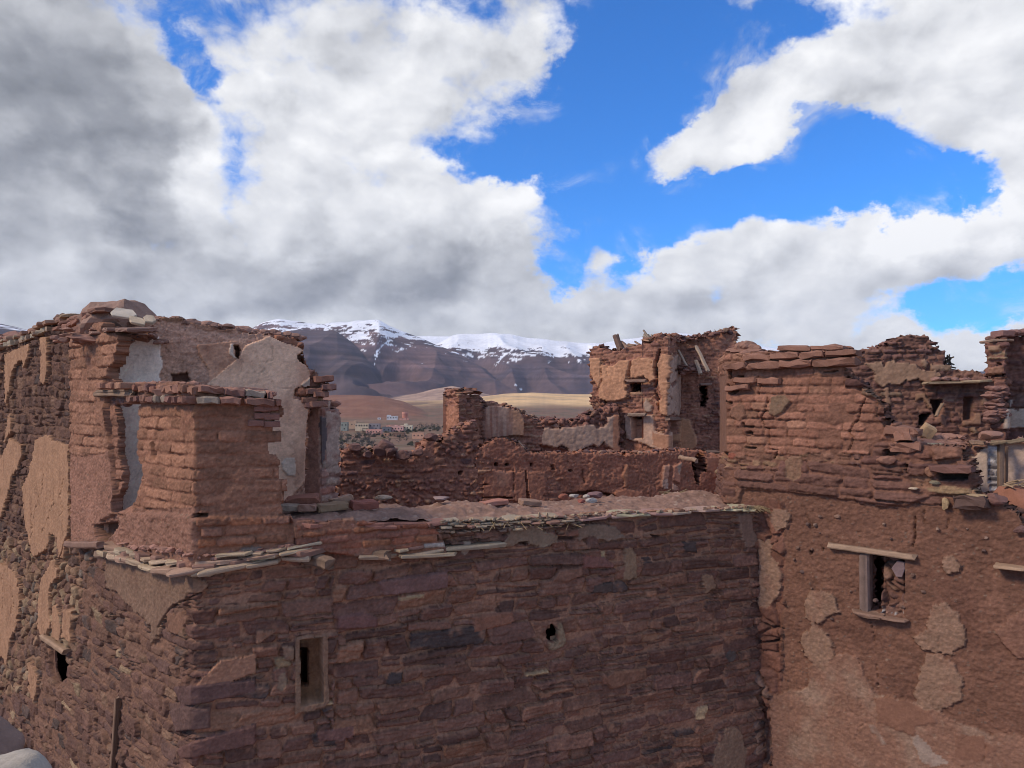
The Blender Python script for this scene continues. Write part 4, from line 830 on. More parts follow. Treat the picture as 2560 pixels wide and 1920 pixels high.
w.outline([(735, 1330), (738, 1040), (760, 1012), (790, 1018), (806, 1002), (826, 1008), (842, 1022), (853, 1042), (848, 1090), (852, 1170), (846, 1250), (846, 1330)], rag=2.5, snap=.4)
jamb = thing('brick_jamb', 'narrow broken jamb of whitish brick and red plaster right of the plastered room wall', 'wall', (*xy(804, 8.7), 0))
w.build([(jamb, [('red_plaster', [(700, 1400), (700, 980), (804, 980), (804, 1400)]), ('brickwork', None)])], M_WALL, .35, 4, .02)
b = MB()
for k in range(26): b.rock(PT(rg.uniform(762, 846), rg.uniform(1000, 1014) + 4, 8.85), (rg.uniform(.06, .16), .14, rg.uniform(.04, .09)), np.array((.33, .17, .12)) * rg.uniform(.75, 1.15), rg, 2)
b.build('rubble_top', M_WALL, jamb)
# ================================================================== ruins across the court
FR = [(5, (.215, .105, .078)), (4, (.25, .13, .092)), (3, (.18, .09, .075)), (1, (.33, .20, .135)), (1, (.13, .075, .07))]
FM = (.28, .14, .10); GF = (1.14, 1.06, .97)
C1 = lambda pts: zc(800, 900, 4.608, pts)
C2 = lambda pts: zc(1080, 940, 4.608, pts)
T1 = lambda pts: zc(1440, 800, 4.608, pts)
T2 = lambda pts: zc(1440, 1000, 4.608, pts)
def crest(name_par, pts, Y, n, s0, s1, pal=FR, dz=(-.12, .05), seed=1, name='rubble_crest', dy=(.05, .45)):
    """loose stones along the broken top of a wall; pts in photo pixels, Y depth or (Y0, Y1)"""
    g = np.random.default_rng(seed); b = MB(); P = np.array(pts, float); L = np.r_[0, np.cumsum(np.hypot(*np.diff(P, axis=0).T))]
    Ys = Y if isinstance(Y, tuple) else (Y, Y)
    for k in range(n):
        t = g.uniform(0, L[-1]); px, py = np.interp(t, L, P[:, 0]), np.interp(t, L, P[:, 1]); yy = lerp(Ys[0], Ys[1], t / L[-1]); sz = s0 + (s1 - s0) * g.uniform() ** 2
        c = PT(px, py, yy) + (0, g.uniform(*dy), g.uniform(*dz)); col = np.array(pal[g.integers(len(pal))][1]) * g.uniform(.8, 1.2)
        b.rock(c, (sz * g.uniform(.9, 1.5), sz, sz * g.uniform(.45, .85)), col, g, 2, .2, .65)
    return b.build(name, M_FAR, name_par)
# --- low rubble wall on the left of the court, rising as a broken stair to the right
w = Field([xy(835, 13.4), xy(1236, 14.3)], CZ + .25, CZ - 2.4, .022)
w.fill(None, rubble(501, .14, .07, FR, FM, .075, -.012, .03, gap=.012))
w.fill([(840, 1200), (840, 1140), (1010, 1150), (1200, 1130), (1200, 1200)], coursed(502, (.07, .14), (.12, .34), pal=FR, mort=FM, relief=1.6, gap=.02, mlev=-.02), rag=12, snap=.5)
w.fill(C1([(1500, 800), (1870, 700), (1900, 1000), (1500, 950)]), coursed(503, (.06, .12), (.15, .4), pal=FR, mort=FM, relief=2.2, gap=.02, mlev=-.04), rag=8)
w.recess(C1([(1590, 1285), (1640, 1285), (1640, 1320), (1595, 1320)]), .3, 1); w.recess(C1([(1750, 1040), (1830, 1060), (1830, 1180), (1780, 1200)]), .12, 2)
LOW = C1([(190, 1800), (190, 1140), (220, 1110), (280, 1062), (340, 1020), (420, 992), (450, 1035), (560, 1066), (650, 1040), (720, 985), (780, 1000), (840, 1066), (900, 1090), (1000, 1098), (1100, 1090), (1170, 1020), (1250, 935), (1300, 900), (1340, 945), (1420, 920),
          (1480, 850), (1560, 775), (1640, 745), (1700, 735), (1780, 720), (1840, 800), (1872, 900), (1872, 1000), (1815, 1060), (1825, 1800)])
w.outline(LOW, rag=4, freq=5, snap=.75)
low = thing('rubble_wall', 'low rubble wall across the court, its broken top climbing like a stair to the right', 'wall', (*xy(1020, 13.8), CZ - 1.5))
w.build([(low, [('masonry', None)])], M_FAR, .55, 4, .035, GF)
crest(low, C1([(200, 1130), (340, 1015), (450, 1030), (650, 1040), (740, 980), (850, 1070), (1000, 1095), (1120, 1085), (1300, 900), (1420, 920), (1560, 775), (1780, 725)]), (13.4, 14.2), 190, .06, .17, seed=2)
b = MB(); g = np.random.default_rng(8)
for (px, py, s_) in ((745, 985, .30), (715, 1035, .30), (800, 1050, .26), (955, 1095, .24), (540, 1090, .2), (410, 1005, .22), (1280, 885, .2), (1130, 1065, .2)):
    q = C1([(px, py)])[0]; b.rock(PT(q[0], q[1], 13.45), (s_ * 1.25, s_, s_ * .8), np.array((.16, .085, .07)), g, 3, .15)
b.build('boulder', M_FAR, low)
# --- wall spur with the streaked plaster
w = Field([xy(1106, 16.6), xy(1147, 16.0), xy(1208, 16.6), xy(1360, 16.9)], CZ + .35, CZ - 1.6, .024)
w.fill(None, coursed(511, (.04, .10), (.08, .30), gap=.02, pal=FR, mort=FM, relief=2.2, mlev=-.03))
w.fill(C1([(1400, 300), (1585, 300), (1585, 530), (1400, 560)]), coursed(512, (.06, .11), (.15, .34), pal=FR, mort=FM, relief=2.0, gap=.02, mlev=-.02), rag=3)
w.fill(C1([(1400, 545), (1580, 530), (1580, 900), (1400, 900)]), mud(513, (.31, .155, .105), .03, .6), rag=4)
STREAK = C2([(600, 355), (650, 345), (780, 350), (880, 365), (930, 400), (1000, 405), (1040, 500), (1048, 660), (1000, 690), (900, 685), (800, 705), (700, 722), (585, 720), (575, 560)])
w.fill(STREAK, plaster(514, (.40, .265, .20), .10, .55, (.25, .115, .08), (5.5, .35), .006, .5), rag=2.5, freq=4)
w.fill(C2([(915, 380), (1000, 405), (1048, 500), (1050, 680), (915, 690)]), plaster(515, (.38, .215, .14), .10, .35, (.26, .13, .09), (2, 1), .006, .5), rag=2.5)
w.recess(C1([(1700, 450), (1730, 450), (1730, 480), (1700, 480)]), .3, 1)
SPUR = C1([(1405, 1100), (1415, 850), (1430, 338), (1480, 328), (1545, 335), (1600, 385), (1650, 372), (1700, 408), (1780, 430), (1845, 455), (1870, 495), (1960, 492), (2050, 500), (2150, 528), (2230, 545), (2300, 590), (2420, 650), (2520, 700), (2560, 800), (2560, 1100)])
w.outline(SPUR, rag=4, freq=5, snap=.7)
spur = thing('rubble_wall', 'tall spur of loose stones beside a streaked red and white plaster panel', 'wall', (*xy(1200, 16.4), CZ - 1.4))
w.build([(spur, [('streaked_plaster', STREAK), ('masonry', None)])], M_FAR, .6, 4, .04, GF)
crest(spur, C1([(1435, 345), (1600, 385), (1845, 455), (1870, 500), (2150, 528), (2420, 650), (2540, 720)]), (16.3, 16.9), 170, .06, .17, seed=3)
# --- back wall with the long pale plaster band
w = Field([xy(1290, 19.0), xy(1568, 19.6)], CZ + .25, CZ - 1.8, .033)
w.fill(None, rubble(521, .2, .12, [(3, (.17, .085, .068)), (3, (.21, .105, .08)), (1, (.26, .15, .11))], FM, .14, -.03, .02))
BAND = C2([(1215, 640), (1230, 620), (1310, 590), (1400, 605), (1470, 600), (1550, 590), (1620, 588), (1700, 575), (1760, 560), (1850, 558), (1880, 600), (1960, 590), (2005, 540), (2015, 470), (2130, 455), (2135, 862), (2075, 855), (2020, 800), (1960, 760), (1900, 832), (1850, 790), (1790, 810), (1700, 842), (1590, 872), (1540, 820), (1480, 802), (1370, 836), (1310, 800), (1245, 790), (1215, 730)])
w.fill(BAND, plaster(522, (.40, .275, .21), .13, .30, (.27, .16, .12), (4, .5), .006, .5, .3), rag=2.5, freq=4)
w.fill(C2([(2070, 450), (2140, 440), (2140, 900), (2060, 860)]), plaster(523, (.34, .17, .11), .13, .2, (.26, .12, .08), (3, 1)), rag=2)
w.fill(C2([(1240, 800), (1480, 830), (1590, 880), (1880, 840), (1960, 790), (2060, 860), (2140, 880), (2140, 1100), (1200, 1100)]), mud(524, (.24, .115, .085), .05, .6), rag=3)
w.outline(C2([(990, 1200), (1000, 450), (1200, 505), (1250, 520), (1320, 492), (1380, 500), (1450, 515), (1560, 525), (1640, 505), (1700, 490), (1760, 445), (1830, 432), (1900, 420), (1990, 370), (2060, 340), (2115, 350), (2140, 440), (2200, 440), (2200, 1200)]), rag=4, freq=4, snap=.75)
band = thing('rubble_wall', 'long back wall of the court with a ragged band of pale plaster under dark stones', 'wall', (*xy(1440, 19.3), CZ - 1.5))
w.build([(band, [('plaster_band', BAND), ('masonry', None)])], M_FAR, .6, 4, .04, GF)
crest(band, C2([(1200, 510), (1320, 492), (1450, 515), (1560, 525), (1700, 490), (1760, 445), (1900, 420), (2060, 345), (2120, 360)]), (19.05, 19.5), 170, .07, .2, pal=FR[2:3] + FR[:1], seed=4)
# --- lower storey of the court wall, earth and rubble
w = Field([xy(1182, 16.1), xy(1800, 17.6), xy(1850, 17.0)], CZ - .72, CZ - 2.9, .024)
w.fill(None, mud(531, (.27, .125, .085), .06, 1.2))
w.fill(C2([(500, 800), (1250, 800), (1300, 1000), (900, 960), (700, 960)]), mud(532, (.29, .135, .092), .06, 1.6), rag=6)
w.fill(C2([(520, 840), (690, 960), (700, 1120), (600, 1460), (520, 1460)]), coursed(533, (.06, .13), (.12, .32), pal=FR, mort=FM, relief=2.2, gap=.02), rag=5, snap=.5)
REDP = C2([(690, 1075), (760, 1090), (935, 1105), (1075, 1090), (1110, 1110), (1300, 1110), (1330, 1200), (1300, 1440), (590, 1440), (590, 1130)])
w.fill(REDP, plaster(534, (.30, .145, .098), .03, .35, (.235, .105, .075), (3, .8), .008, .8, .4), rag=4)
w.fill(C2([(700, 1100), (930, 1110), (900, 1270), (690, 1280)]), plaster(535, (.33, .18, .13), .035, .6, (.24, .11, .08), (6, .5), .005, .5), rag=4)
w.fill(C2([(1300, 1110), (1380, 1120), (1500, 1200), (1505, 1440), (1310, 1440)]), coursed(536, (.06, .12), (.14, .34), pal=FR, mort=FM, relief=2, gap=.018), rag=8, snap=.5)
for p in ([(725, 1000), (755, 1000), (758, 1035), (722, 1035)], [(845, 1005), (875, 1005), (875, 1040), (850, 1040)], [(1130, 1010), (1155, 1010), (1158, 1045), (1130, 1040)]): w.recess(C2(p), .5, .8, col=(.12, .06, .045))
w.recess(C2([(1075, 1100), (1090, 1100), (1090, 1170), (1100, 1260), (1085, 1240), (1075, 1180)]), .35, .8); w.crack(C2([(1095, 1260), (1095, 1340), (1110, 1440)]), 2.2, .2); w.crack(C2([(935, 1090), (935, 1270), (950, 1400)]), 1.1, .1)
w.crack(C2([(590, 1400), (760, 1400), (940, 1405)]), 2, .25); w.crack(C2([(1520, 1370), (1700, 1360), (1850, 1340), (2000, 1360), (2110, 1400)]), 5, .3); w.crack(C2([(590, 1250), (660, 1255)]), 2, .15); w.crack(C2([(1740, 1080), (1735, 1150), (1760, 1230)]), 1.2, .12)
w.recess(C2([(1380, 1020), (1410, 1020), (1415, 1090), (1375, 1085)]), .15, 2); w.recess(C2([(1560, 1080), (1620, 1085), (1590, 1110)]), .2, 1)
for i, (p, c) in enumerate((([(540, 830), (575, 740), (600, 730), (590, 1000), (545, 1000), (548, 900), (530, 880)], (.30, .15, .095)), ([(1000, 760), (1080, 740), (1050, 1000), (980, 1010)], (.34, .20, .15)), ([(1115, 770), (1160, 735), (1220, 715), (1200, 830), (1190, 960), (1100, 920)], (.34, .175, .125)), ([(1150, 760), (1220, 715), (1180, 860)], (.30, .25, .215)),
                             ([(990, 920), (1050, 900), (1055, 1030), (1000, 1020)], (.40, .30, .26)), ([(440, 1060), (560, 1020), (760, 1060), (760, 1130), (450, 1140)], (.34, .155, .10)), ([(1100, 960), (1180, 1000), (1190, 1050), (1100, 1040)], (.36, .23, .18)))):
    w.fill(T2(p), plaster(540 + i, c, .05, .3, (.25, .12, .085), (4, 1), .008, .7), rag=2.5)
DOOR = T2([(1392, 640), (1405, 605), (1440, 598), (1478, 602), (1490, 690), (1490, 815), (1440, 842), (1425, 900), (1422, 972), (1400, 965), (1378, 945), (1372, 850), (1340, 770), (1330, 735)])
w.opening(DOOR, 1.5, 6)
w.fill(T2([(1490, 660), (1700, 660), (1690, 760), (1600, 900), (1560, 820), (1495, 815)]), plaster(548, (.26, .13, .09), .03, .3), rag=3)
w.outline(C2([(480, 1800), (500, 860), (530, 845), (640, 760), (720, 730), (800, 705), (860, 720), (1000, 800), (1100, 870), (1250, 895), (1500, 890), (1800, 885), (2130, 888)]) + T2([(560, 640), (660, 610), (740, 615), (860, 600), (1070, 590), (1200, 580), (1340, 582), (1480, 590), (1600, 640), (1900, 650), (1900, 1300)]), rag=4, freq=5, snap=.6)
lower = thing('earth_wall', 'lower earth and rubble wall of the court with three beam holes and a black doorway', 'wall', (*xy(1500, 17), CZ - 2.6))
w.build([(lower, [('doorway', T2([(1310, 580), (1505, 580), (1505, 850), (1440, 990), (1365, 990)])), ('red_plaster', REDP), ('masonry', None)])], M_FAR, .55, 4, .04, GF)
crest(lower, C2([(520, 850), (720, 735), (900, 720), (1100, 870), (1250, 895), (2130, 888)]) + T2([(660, 612), (1070, 592), (1480, 590)]), (16.2, 17.4), 110, .07, .2, seed=5, dz=(-.06, .02))
b = MB(); g = np.random.default_rng(31)                     # debris slope between the walls
for k in range(130):
    px, py = C2([(g.uniform(640, 1260), 0)])[0][0], 0; t = (px - 1219) / 134; py = 1098 + max(0, t) * 34 - g.uniform(-2, 14); yy = 17.1 + g.uniform(0, 1.2)
    b.rock(PT(px, py + 4, yy), (g.uniform(.06, .26), g.uniform(.06, .2), g.uniform(.05, .14)), np.array((.29, .15, .105)) * g.uniform(.75, 1.35), g, 2)
tag(b.build('rubble_heap', M_FAR, None, origin=PT(1280, 1110, 17.5)), 'heap of fallen stones below the streaked plaster panel', 'rubble')
for i, (lb, a, c_, wd_) in enumerate((('long grey pole slanting down the rubble heap', (848, 705), (1008, 858), .065), ('short pole lying across the foot of the long grey pole', (985, 905), (1042, 855), .07), ('thin stick propped behind the long grey pole', (1005, 760), (1015, 850), .04), ('curved stick to the right of the propped thin stick', (990, 750), (1055, 835), .05))):
    b = MB(); p0, p1 = PT(*C2([a])[0], 16.75), PT(*C2([c_])[0], 16.5); b.beam(p0, p1, wd_, wd_, (.33, .22, .16), g, wob=.25); tag(b.build('fallen_pole', M_WOOD, None, True, origin=(p0 + p1) / 2), lb, 'pole', 'poles on the rubble heap')
b = MB()
for k in range(26): q = T2([(g.uniform(950, 1190), g.uniform(1060, 1120))])[0]; p0 = PT(q[0], q[1], 16.8); b.beam(p0, p0 + (g.uniform(.15, .5), g.uniform(-.1, .1), g.uniform(-.16, .10)), .018, .018, (.27, .19, .11), g, 4, .5)
tag(b.build('brushwood', M_WOOD, None, True, origin=PT(1672, 1236, 16.8)), 'bundle of dry brushwood at the foot of the earth wall', 'brushwood')
b = MB(); b.beam(PT(*T2([(1195, 650)])[0], 17.2), PT(*T2([(1385, 700)])[0], 16.7), .09, .09, (.34, .22, .15), g, wob=.35)
tag(b.build('timber_beam', M_WOOD, None, True, origin=PT(1710, 1146, 17)), 'crooked timber sticking out left of the black doorway', 'beam')
# --- ruined tower
w = Field([xy(1474, 20.2), xy(1671, 19.2), xy(1699, 20.9), xy(1870, 20.5)], CZ + 2.1, CZ - 2.0, .028)
w.fill(None, coursed(551, (.035, .085), (.08, .26), gap=.018, warp=1.6, pal=FR, mort=FM, relief=1.8, mlev=-.03, mvar=.05))
w.fill(T1([(100, 250), (1075, 200), (1075, 460), (900, 520), (150, 470)]), coursed(552, (.06, .12), (.16, .4), pal=FR, mort=FM, relief=1.8, gap=.02), rag=8, snap=.4)
OCHRE = (.42, .228, .140)
PL = [[(170, 560), (165, 440), (290, 435), (320, 520), (440, 530), (500, 470), (620, 470), (640, 560), (600, 690), (620, 900), (420, 940), (280, 920), (270, 780), (210, 700)], [(660, 470), (720, 430), (860, 440), (930, 470), (905, 580), (930, 690), (860, 710), (790, 650), (640, 670), (640, 580)],
      [(945, 500), (1000, 400), (1068, 400), (1058, 1108), (990, 1090), (920, 940), (1000, 910), (960, 760), (960, 600)], [(820, 860), (900, 820), (915, 890), (830, 880)]]
for i, p in enumerate(PL): w.fill(T1(p), plaster(560 + i, OCHRE, .12, .28, (.29, .15, .095), (2.5, 1.5), .012, .8, .4), rag=3, freq=4)
for ln, ww, dd in (([(320, 470), (300, 600), (310, 690), (280, 780)], 1.6, .10), ([(640, 480), (630, 560), (590, 700)], 2.4, .12), ([(960, 350), (915, 560), (945, 690), (900, 800), (960, 950), (960, 1050)], 2.8, .22), ([(870, 440), (880, 520)], 1, .08), ([(380, 470), (370, 620), (420, 720)], .8, .05)): w.crack(T1(ln), ww, dd)
PALE = T1([(1072, 400), (1110, 430), (1150, 400), (1195, 440), (1192, 1000), (1170, 1110), (1110, 1070), (1055, 1100), (1066, 700)])
w.fill(PALE, plaster(570, (.36, .255, .205), .05, .35, (.27, .16, .12), (4, .6), .006, .6, .3), rag=2.5)
for p in ([(1115, 560), (1155, 570), (1140, 610), (1120, 590)], [(1070, 740), (1130, 690), (1150, 720), (1100, 790)], [(1060, 870), (1100, 900), (1090, 940)], [(1120, 1000), (1135, 1010), (1125, 1050)]): w.recess(T1(p), .0, 1, col=(.19, .10, .08))
w.fill(T1([(585, 700), (790, 700), (900, 780), (915, 1000), (610, 1010), (620, 920)]), coursed(571, (.06, .12), (.15, .35), pal=FR, mort=FM, relief=1.6), rag=5, snap=.5)
w.fill(T1([(560, 1100), (660, 1105), (890, 1100), (915, 1280), (1060, 1330), (1090, 1280), (1090, 1480), (1000, 1520), (770, 1420), (580, 1370)]), plaster(572, (.41, .275, .21), .06, .35, (.33, .18, .12), (3, .7), .005, .5), rag=2.5)
w.fill(T1([(890, 1290), (1040, 1330), (1085, 1330), (1085, 1500), (960, 1470), (890, 1440)]), plaster(573, (.37, .20, .13), .065, .3), rag=6)
w.fill(T1([(1195, 1130), (1310, 1140), (1330, 1230), (1390, 1350), (1395, 1420), (1340, 1500), (1190, 1500), (1165, 1330)]), plaster(574, (.40, .225, .135), .07, .3, (.28, .15, .10), (2, 2)), rag=2.5)
w.fill(T1([(1640, 1040), (1690, 1040), (1700, 1450), (1660, 1500)]), plaster(575, (.33, .18, .125), .05, .3), rag=2)
w.fill(T1([(770, 960), (810, 920), (880, 980), (870, 1060), (800, 1060)]), plaster(576, (.34, .25, .20), .05, .3), rag=3)
w.fill(T1([(480, 1360), (1050, 1530), (1340, 1510), (1350, 1800), (450, 1800)]), mud(577, (.27, .13, .088), .06, 1.2), rag=6)
WIN = [T1(p) for p in ([(628, 718), (746, 715), (746, 820), (640, 826), (628, 820)], [(1422, 748), (1505, 742), (1508, 860), (1515, 905), (1490, 1000), (1440, 992), (1445, 890), (1425, 830)], [(324, 930), (355, 930), (356, 962), (340, 966)], [(650, 1102), (775, 1102), (775, 1366), (650, 1366)], [(1092, 1158), (1170, 1158), (1166, 1490), (1092, 1495)])]
w.opening(WIN[0], .8, 5); w.opening(WIN[1], 1.2, 5); w.opening(WIN[2], .5, 5)
for p, dd, cc in list(zip(WIN, (1.6, 1.8, .6, .28, .9), ((.06, .035, .03), (.05, .03, .025), (.08, .04, .03), (.36, .23, .17), (.19, .105, .08))))[3:]: w.recess(p, dd, .8, freq=5, col=cc)
w.recess(T1([(650, 1102), (775, 1102), (700, 1145), (660, 1145)]), .6, 1, col=(.08, .05, .04))
w.recess(T1([(950, 330), (975, 330), (930, 570), (900, 560)]), .5, 2)
TOW = T1([(145, 1900), (165, 1070), (160, 700), (152, 322), (205, 320), (212, 288), (283, 290), (300, 342), (360, 335), (420, 345), (520, 340), (600, 318), (700, 292), (740, 262), (800, 250), (860, 268), (900, 200), (950, 172), (1010, 170), (1060, 202), (1130, 195), (1200, 160), (1270, 180), (1340, 172), (1410, 158), (1480, 152),
           (1550, 122), (1640, 122), (1700, 108), (1760, 100), (1785, 70), (1850, 72), (1858, 140), (1865, 285), (1895, 268), (1950, 345), (1990, 370), (1990, 1900)])
w.outline(TOW, rag=3.5, freq=5, snap=.7)
tower = thing('ruined_tower', 'roofless ruined tower with cracked ochre plaster and black window holes', 'tower', (*xy(1640, 20), CZ - 1.9))
w.build([(tower, [('window_opening', zc(1440, 800, 4.608, [(600, 690), (770, 690), (770, 840), (600, 840)])), ('window_opening', zc(1440, 800, 4.608, [(1400, 730), (1525, 730), (1525, 1010), (1415, 1010)])), ('alcove', zc(1440, 800, 4.608, [(640, 1085), (790, 1085), (790, 1375), (640, 1375)])), ('doorway', zc(1440, 800, 4.608, [(1080, 1150), (1172, 1150), (1172, 1500), (1080, 1500)])),
                  ('pale_plaster', PALE), ('masonry', None)])], M_FAR, .7, 4, .05, GF)
crest(tower, T1([(155, 335), (210, 300), (290, 300), (420, 350), (600, 320), (740, 270), (860, 270), (940, 180), (1060, 205), (1340, 175), (1550, 125), (1780, 80), (1850, 80)]), (20.1, 20.5), 220, .07, .2, seed=6, dz=(-.16, .0))
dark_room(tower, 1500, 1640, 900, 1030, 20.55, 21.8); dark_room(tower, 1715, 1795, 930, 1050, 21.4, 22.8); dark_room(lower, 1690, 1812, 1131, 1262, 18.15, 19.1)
b = MB(); b.beam(PT(*T1([(590, 705)])[0], 19.5), PT(*T1([(800, 700)])[0], 19.3), .16, .09, (.28, .17, .12), g); b.build('lintel', M_WOOD, tower, True)
b = MB(); b.beam(PT(*T1([(600, 1090)])[0], 19.55), PT(*T1([(810, 1085)])[0], 19.3), .16, .10, (.32, .22, .16), g); b.build('lintel', M_WOOD, tower, True)
b = MB(); b.beam(PT(*T1([(1055, 1140)])[0], 19.1), PT(*T1([(1195, 1145)])[0], 20.5), .14, .09, (.27, .17, .125), g); b.build('lintel', M_WOOD, tower, True)
b = MB(); b.beam(PT(*T1([(1430, 742)])[0], 20.5), PT(*T1([(1560, 738)])[0], 20.5), .14, .07, (.27, .17, .125), g); b.build('lintel', M_WOOD, tower, True)
b = MB()                                                   # ledge of stones halfway up the recess
for k in range(46): q = T1([(g.uniform(1195, 1460), g.uniform(520, 620))])[0]; b.rock(PT(q[0], q[1], 20.45 - g.uniform(0, .3)), (g.uniform(.12, .34), .25, g.uniform(.06, .13)), np.array((.24, .125, .095)) * g.uniform(.75, 1.2), g, 2)
b.build('stone_ledge', M_FAR, tower)
for lb, a, c_, d0, d1, wd_ in (('pale thick plank leaning against the tower, the longest of three', (1385, 310), (1525, 585), 20.4, 19.9, .11), ('thin pole leaning left of the longest plank on the tower', (1180, 350), (1280, 525), 20.5, 20.1, .07), ('short pale board leaning under the longest plank on the tower', (1380, 470), (1440, 612), 20.3, 19.9, .11)):
    b = MB(); p0, p1 = PT(*T1([a])[0], d0), PT(*T1([c_])[0], d1); b.beam(p0, p1, wd_, .06, (.44, .32, .23), g, wob=.2); tag(b.build('leaning_plank', M_WOOD, None, True, origin=(p0 + p1) / 2), lb, 'plank', 'planks leaning on the tower')
for lb, a, c_, wd_, cl in (('dark square post standing up at the left of the tower top', (452, 172), (512, 352), .15, (.16, .095, .07)), ('forked log lying on the tower top right of the dark post', (515, 258), (600, 330), .12, (.32, .20, .145)), ('short log slanting down behind the forked log', (600, 285), (720, 310), .10, (.34, .215, .15)), ('thin stick poking out left of the pole fan', (680, 250), (740, 285), .05, (.28, .18, .13)),
                           ('tallest pole of the fan on the tower top', (778, 118), (850, 215), .05, (.36, .27, .2)), ('second pole of the fan, low and leaning left', (772, 192), (845, 240), .045, (.36, .27, .2)), ('middle pole of the fan reaching down to the stones', (785, 165), (865, 268), .055, (.40, .3, .22)), ('short pole right of the middle of the fan', (835, 172), (862, 240), .05, (.34, .25, .18)), ('rightmost short pole of the fan', (868, 172), (882, 235), .04, (.34, .25, .18))):
    b = MB(); p0, p1 = PT(*T1([a])[0], 20.15), PT(*T1([c_])[0], 19.95); b.beam(p0, p1, wd_, wd_, cl, g, wob=.12); tag(b.build('roof_pole', M_WOOD, None, True, origin=(p0 + p1) / 2), lb, 'pole', 'poles on the tower top')

# ================================================================== right side: earth wall with the brick wall standing on it
B5 = lambda pts: zc(1800, 800, 4.608, pts)
B6 = lambda pts: zc(2080, 800, 4.608, pts)
B7 = lambda pts: zc(2080, 1000, 4.608, pts)
M1 = lambda pts: zc(1820, 1180, 2.989, pts)
M2 = lambda pts: zc(1820, 1500, 2.989, pts)
w = Field([xy(1799, 9.5), xy(1816, 8.42), xy(2680, 6.32)], CZ + .66, CZ - 4.3, .0112, .03)
w.fill(None, mud(601, (.27, .138, .094), .026, .9, (.23, .115, .080)))
w.fill([(1860, 1980), (1860, 1250), (1960, 1250), (1955, 1980)], rubble(602, .22, .2, [(3, (.29, .135, .092)), (2, (.25, .12, .085))], (.27, .125, .085), .05, -.012), rag=10, over=False)
w.fill(M2([(-50, 100), (120, 280), (330, 700), (330, 1300), (-50, 1300)]), rubble(603, .15, .12, [(3, (.27, .13, .09)), (2, (.33, .2, .15)), (2, (.2, .11, .09))], (.25, .12, .085), .09, -.03), rag=6, snap=.6)
BRK = [(1780, 860), (1870, 860), (2080, 840), (2130, 870), (2120, 965), (2215, 1010), (2262, 1075), (2245, 1140), (2205, 1150), (2000, 1150), (1830, 1160), (1780, 1160)]
w.fill(BRK, bricks(604, .094, .27, (.325, .155, .102), (.31, .155, .105), relief=.018, wear=.015, gap=.007, deep=.03, pal=[(6, (.42, .205, .138)), (2, (.38, .18, .12)), (2, (.45, .235, .155)), (.5, (.42, .15, .10))]), rag=4, snap=.4)
w.fill([(1795, 1142), (2000, 1136), (2130, 1130), (2215, 1138), (2215, 1165), (2000, 1165), (1795, 1175)], coursed(605, (.05, .08), (.12, .26), pal=[(3, (.38, .23, .14)), (3, (.30, .16, .11)), (1, (.22, .12, .10))], mort=(.31, .16, .11), gap=.012), rag=5, snap=.5)
BANDS = [(1795, 1165), (1990, 1160), (2210, 1142), (2230, 1100), (2400, 1110), (2430, 1180), (2430, 1235), (2330, 1240), (2262, 1268), (2100, 1248), (1985, 1232), (1860, 1225), (1850, 1260), (1795, 1260)]
w.fill(BANDS, coursed(606, (.09, .15), (.28, .75), gap=.014, split=.3, pal=[(4, (.215, .108, .086)), (3, (.24, .125, .096)), (2, (.18, .095, .082)), (.4, (.40, .27, .16))], mort=(.30, .15, .105), relief=1.25, mvar=.02), rag=5, snap=.75)
w.shift(BANDS, .035, 4, 3)
w.fill(B7([(740, 560), (1220, 520), (1470, 560), (1480, 700), (1500, 780), (1220, 760), (860, 760), (760, 700)]), coursed(607, (.09, .14), (.2, .5), gap=.02, pal=[(3, (.31, .155, .105)), (2, (.27, .13, .095))], mort=(.29, .145, .10), relief=2.0), rag=7, snap=.6)
w.recess(B7([(1215, 830), (1565, 820), (1570, 910), (1480, 925), (1240, 930)]), .18, 2, col=(.13, .075, .06)); w.recess(B7([(840, 740), (880, 740), (890, 850), (860, 830)]), .14, 2); w.recess(B7([(600, 570), (740, 560), (730, 590), (640, 650), (595, 640)]), .14, 2)
w.fill(B7([(900, 870), (1080, 850), (1180, 900), (1150, 1010), (940, 1020)]), mud(608, (.34, .185, .12), .05, .8), rag=5)
# brick wall features: corbelled courses, gaps, patches, cracks
for p, dh in ((B5([(75, 530), (450, 520), (700, 490), (1385, 470), (1400, 500), (720, 525), (500, 555), (80, 565)]), .085), (B5([(270, 415), (590, 400), (850, 385), (1280, 375), (1285, 412), (900, 418), (590, 440), (300, 455)]), .06), (B5([(240, 460), (580, 440), (1380, 420), (1390, 470), (700, 490), (250, 520)]), .04), (B5([(60, 340), (1420, 280), (1420, 385), (840, 380), (250, 420)]), .03)): w.shift(p, dh, 2, 2, 12)
w.shift(B5([(1420, 330), (1900, 330), (2200, 1100), (2100, 1200), (1880, 1120), (1690, 900), (1560, 790), (1420, 740)]), -.06, 6, 8)
w.fill(B5([(1425, 400), (1750, 480), (1900, 760), (2000, 1000), (1900, 1180), (1690, 900), (1560, 780), (1425, 730)]), rubble(609, .16, .09, FR, (.31, .16, .11), .06, -.02), rag=9, snap=.6)
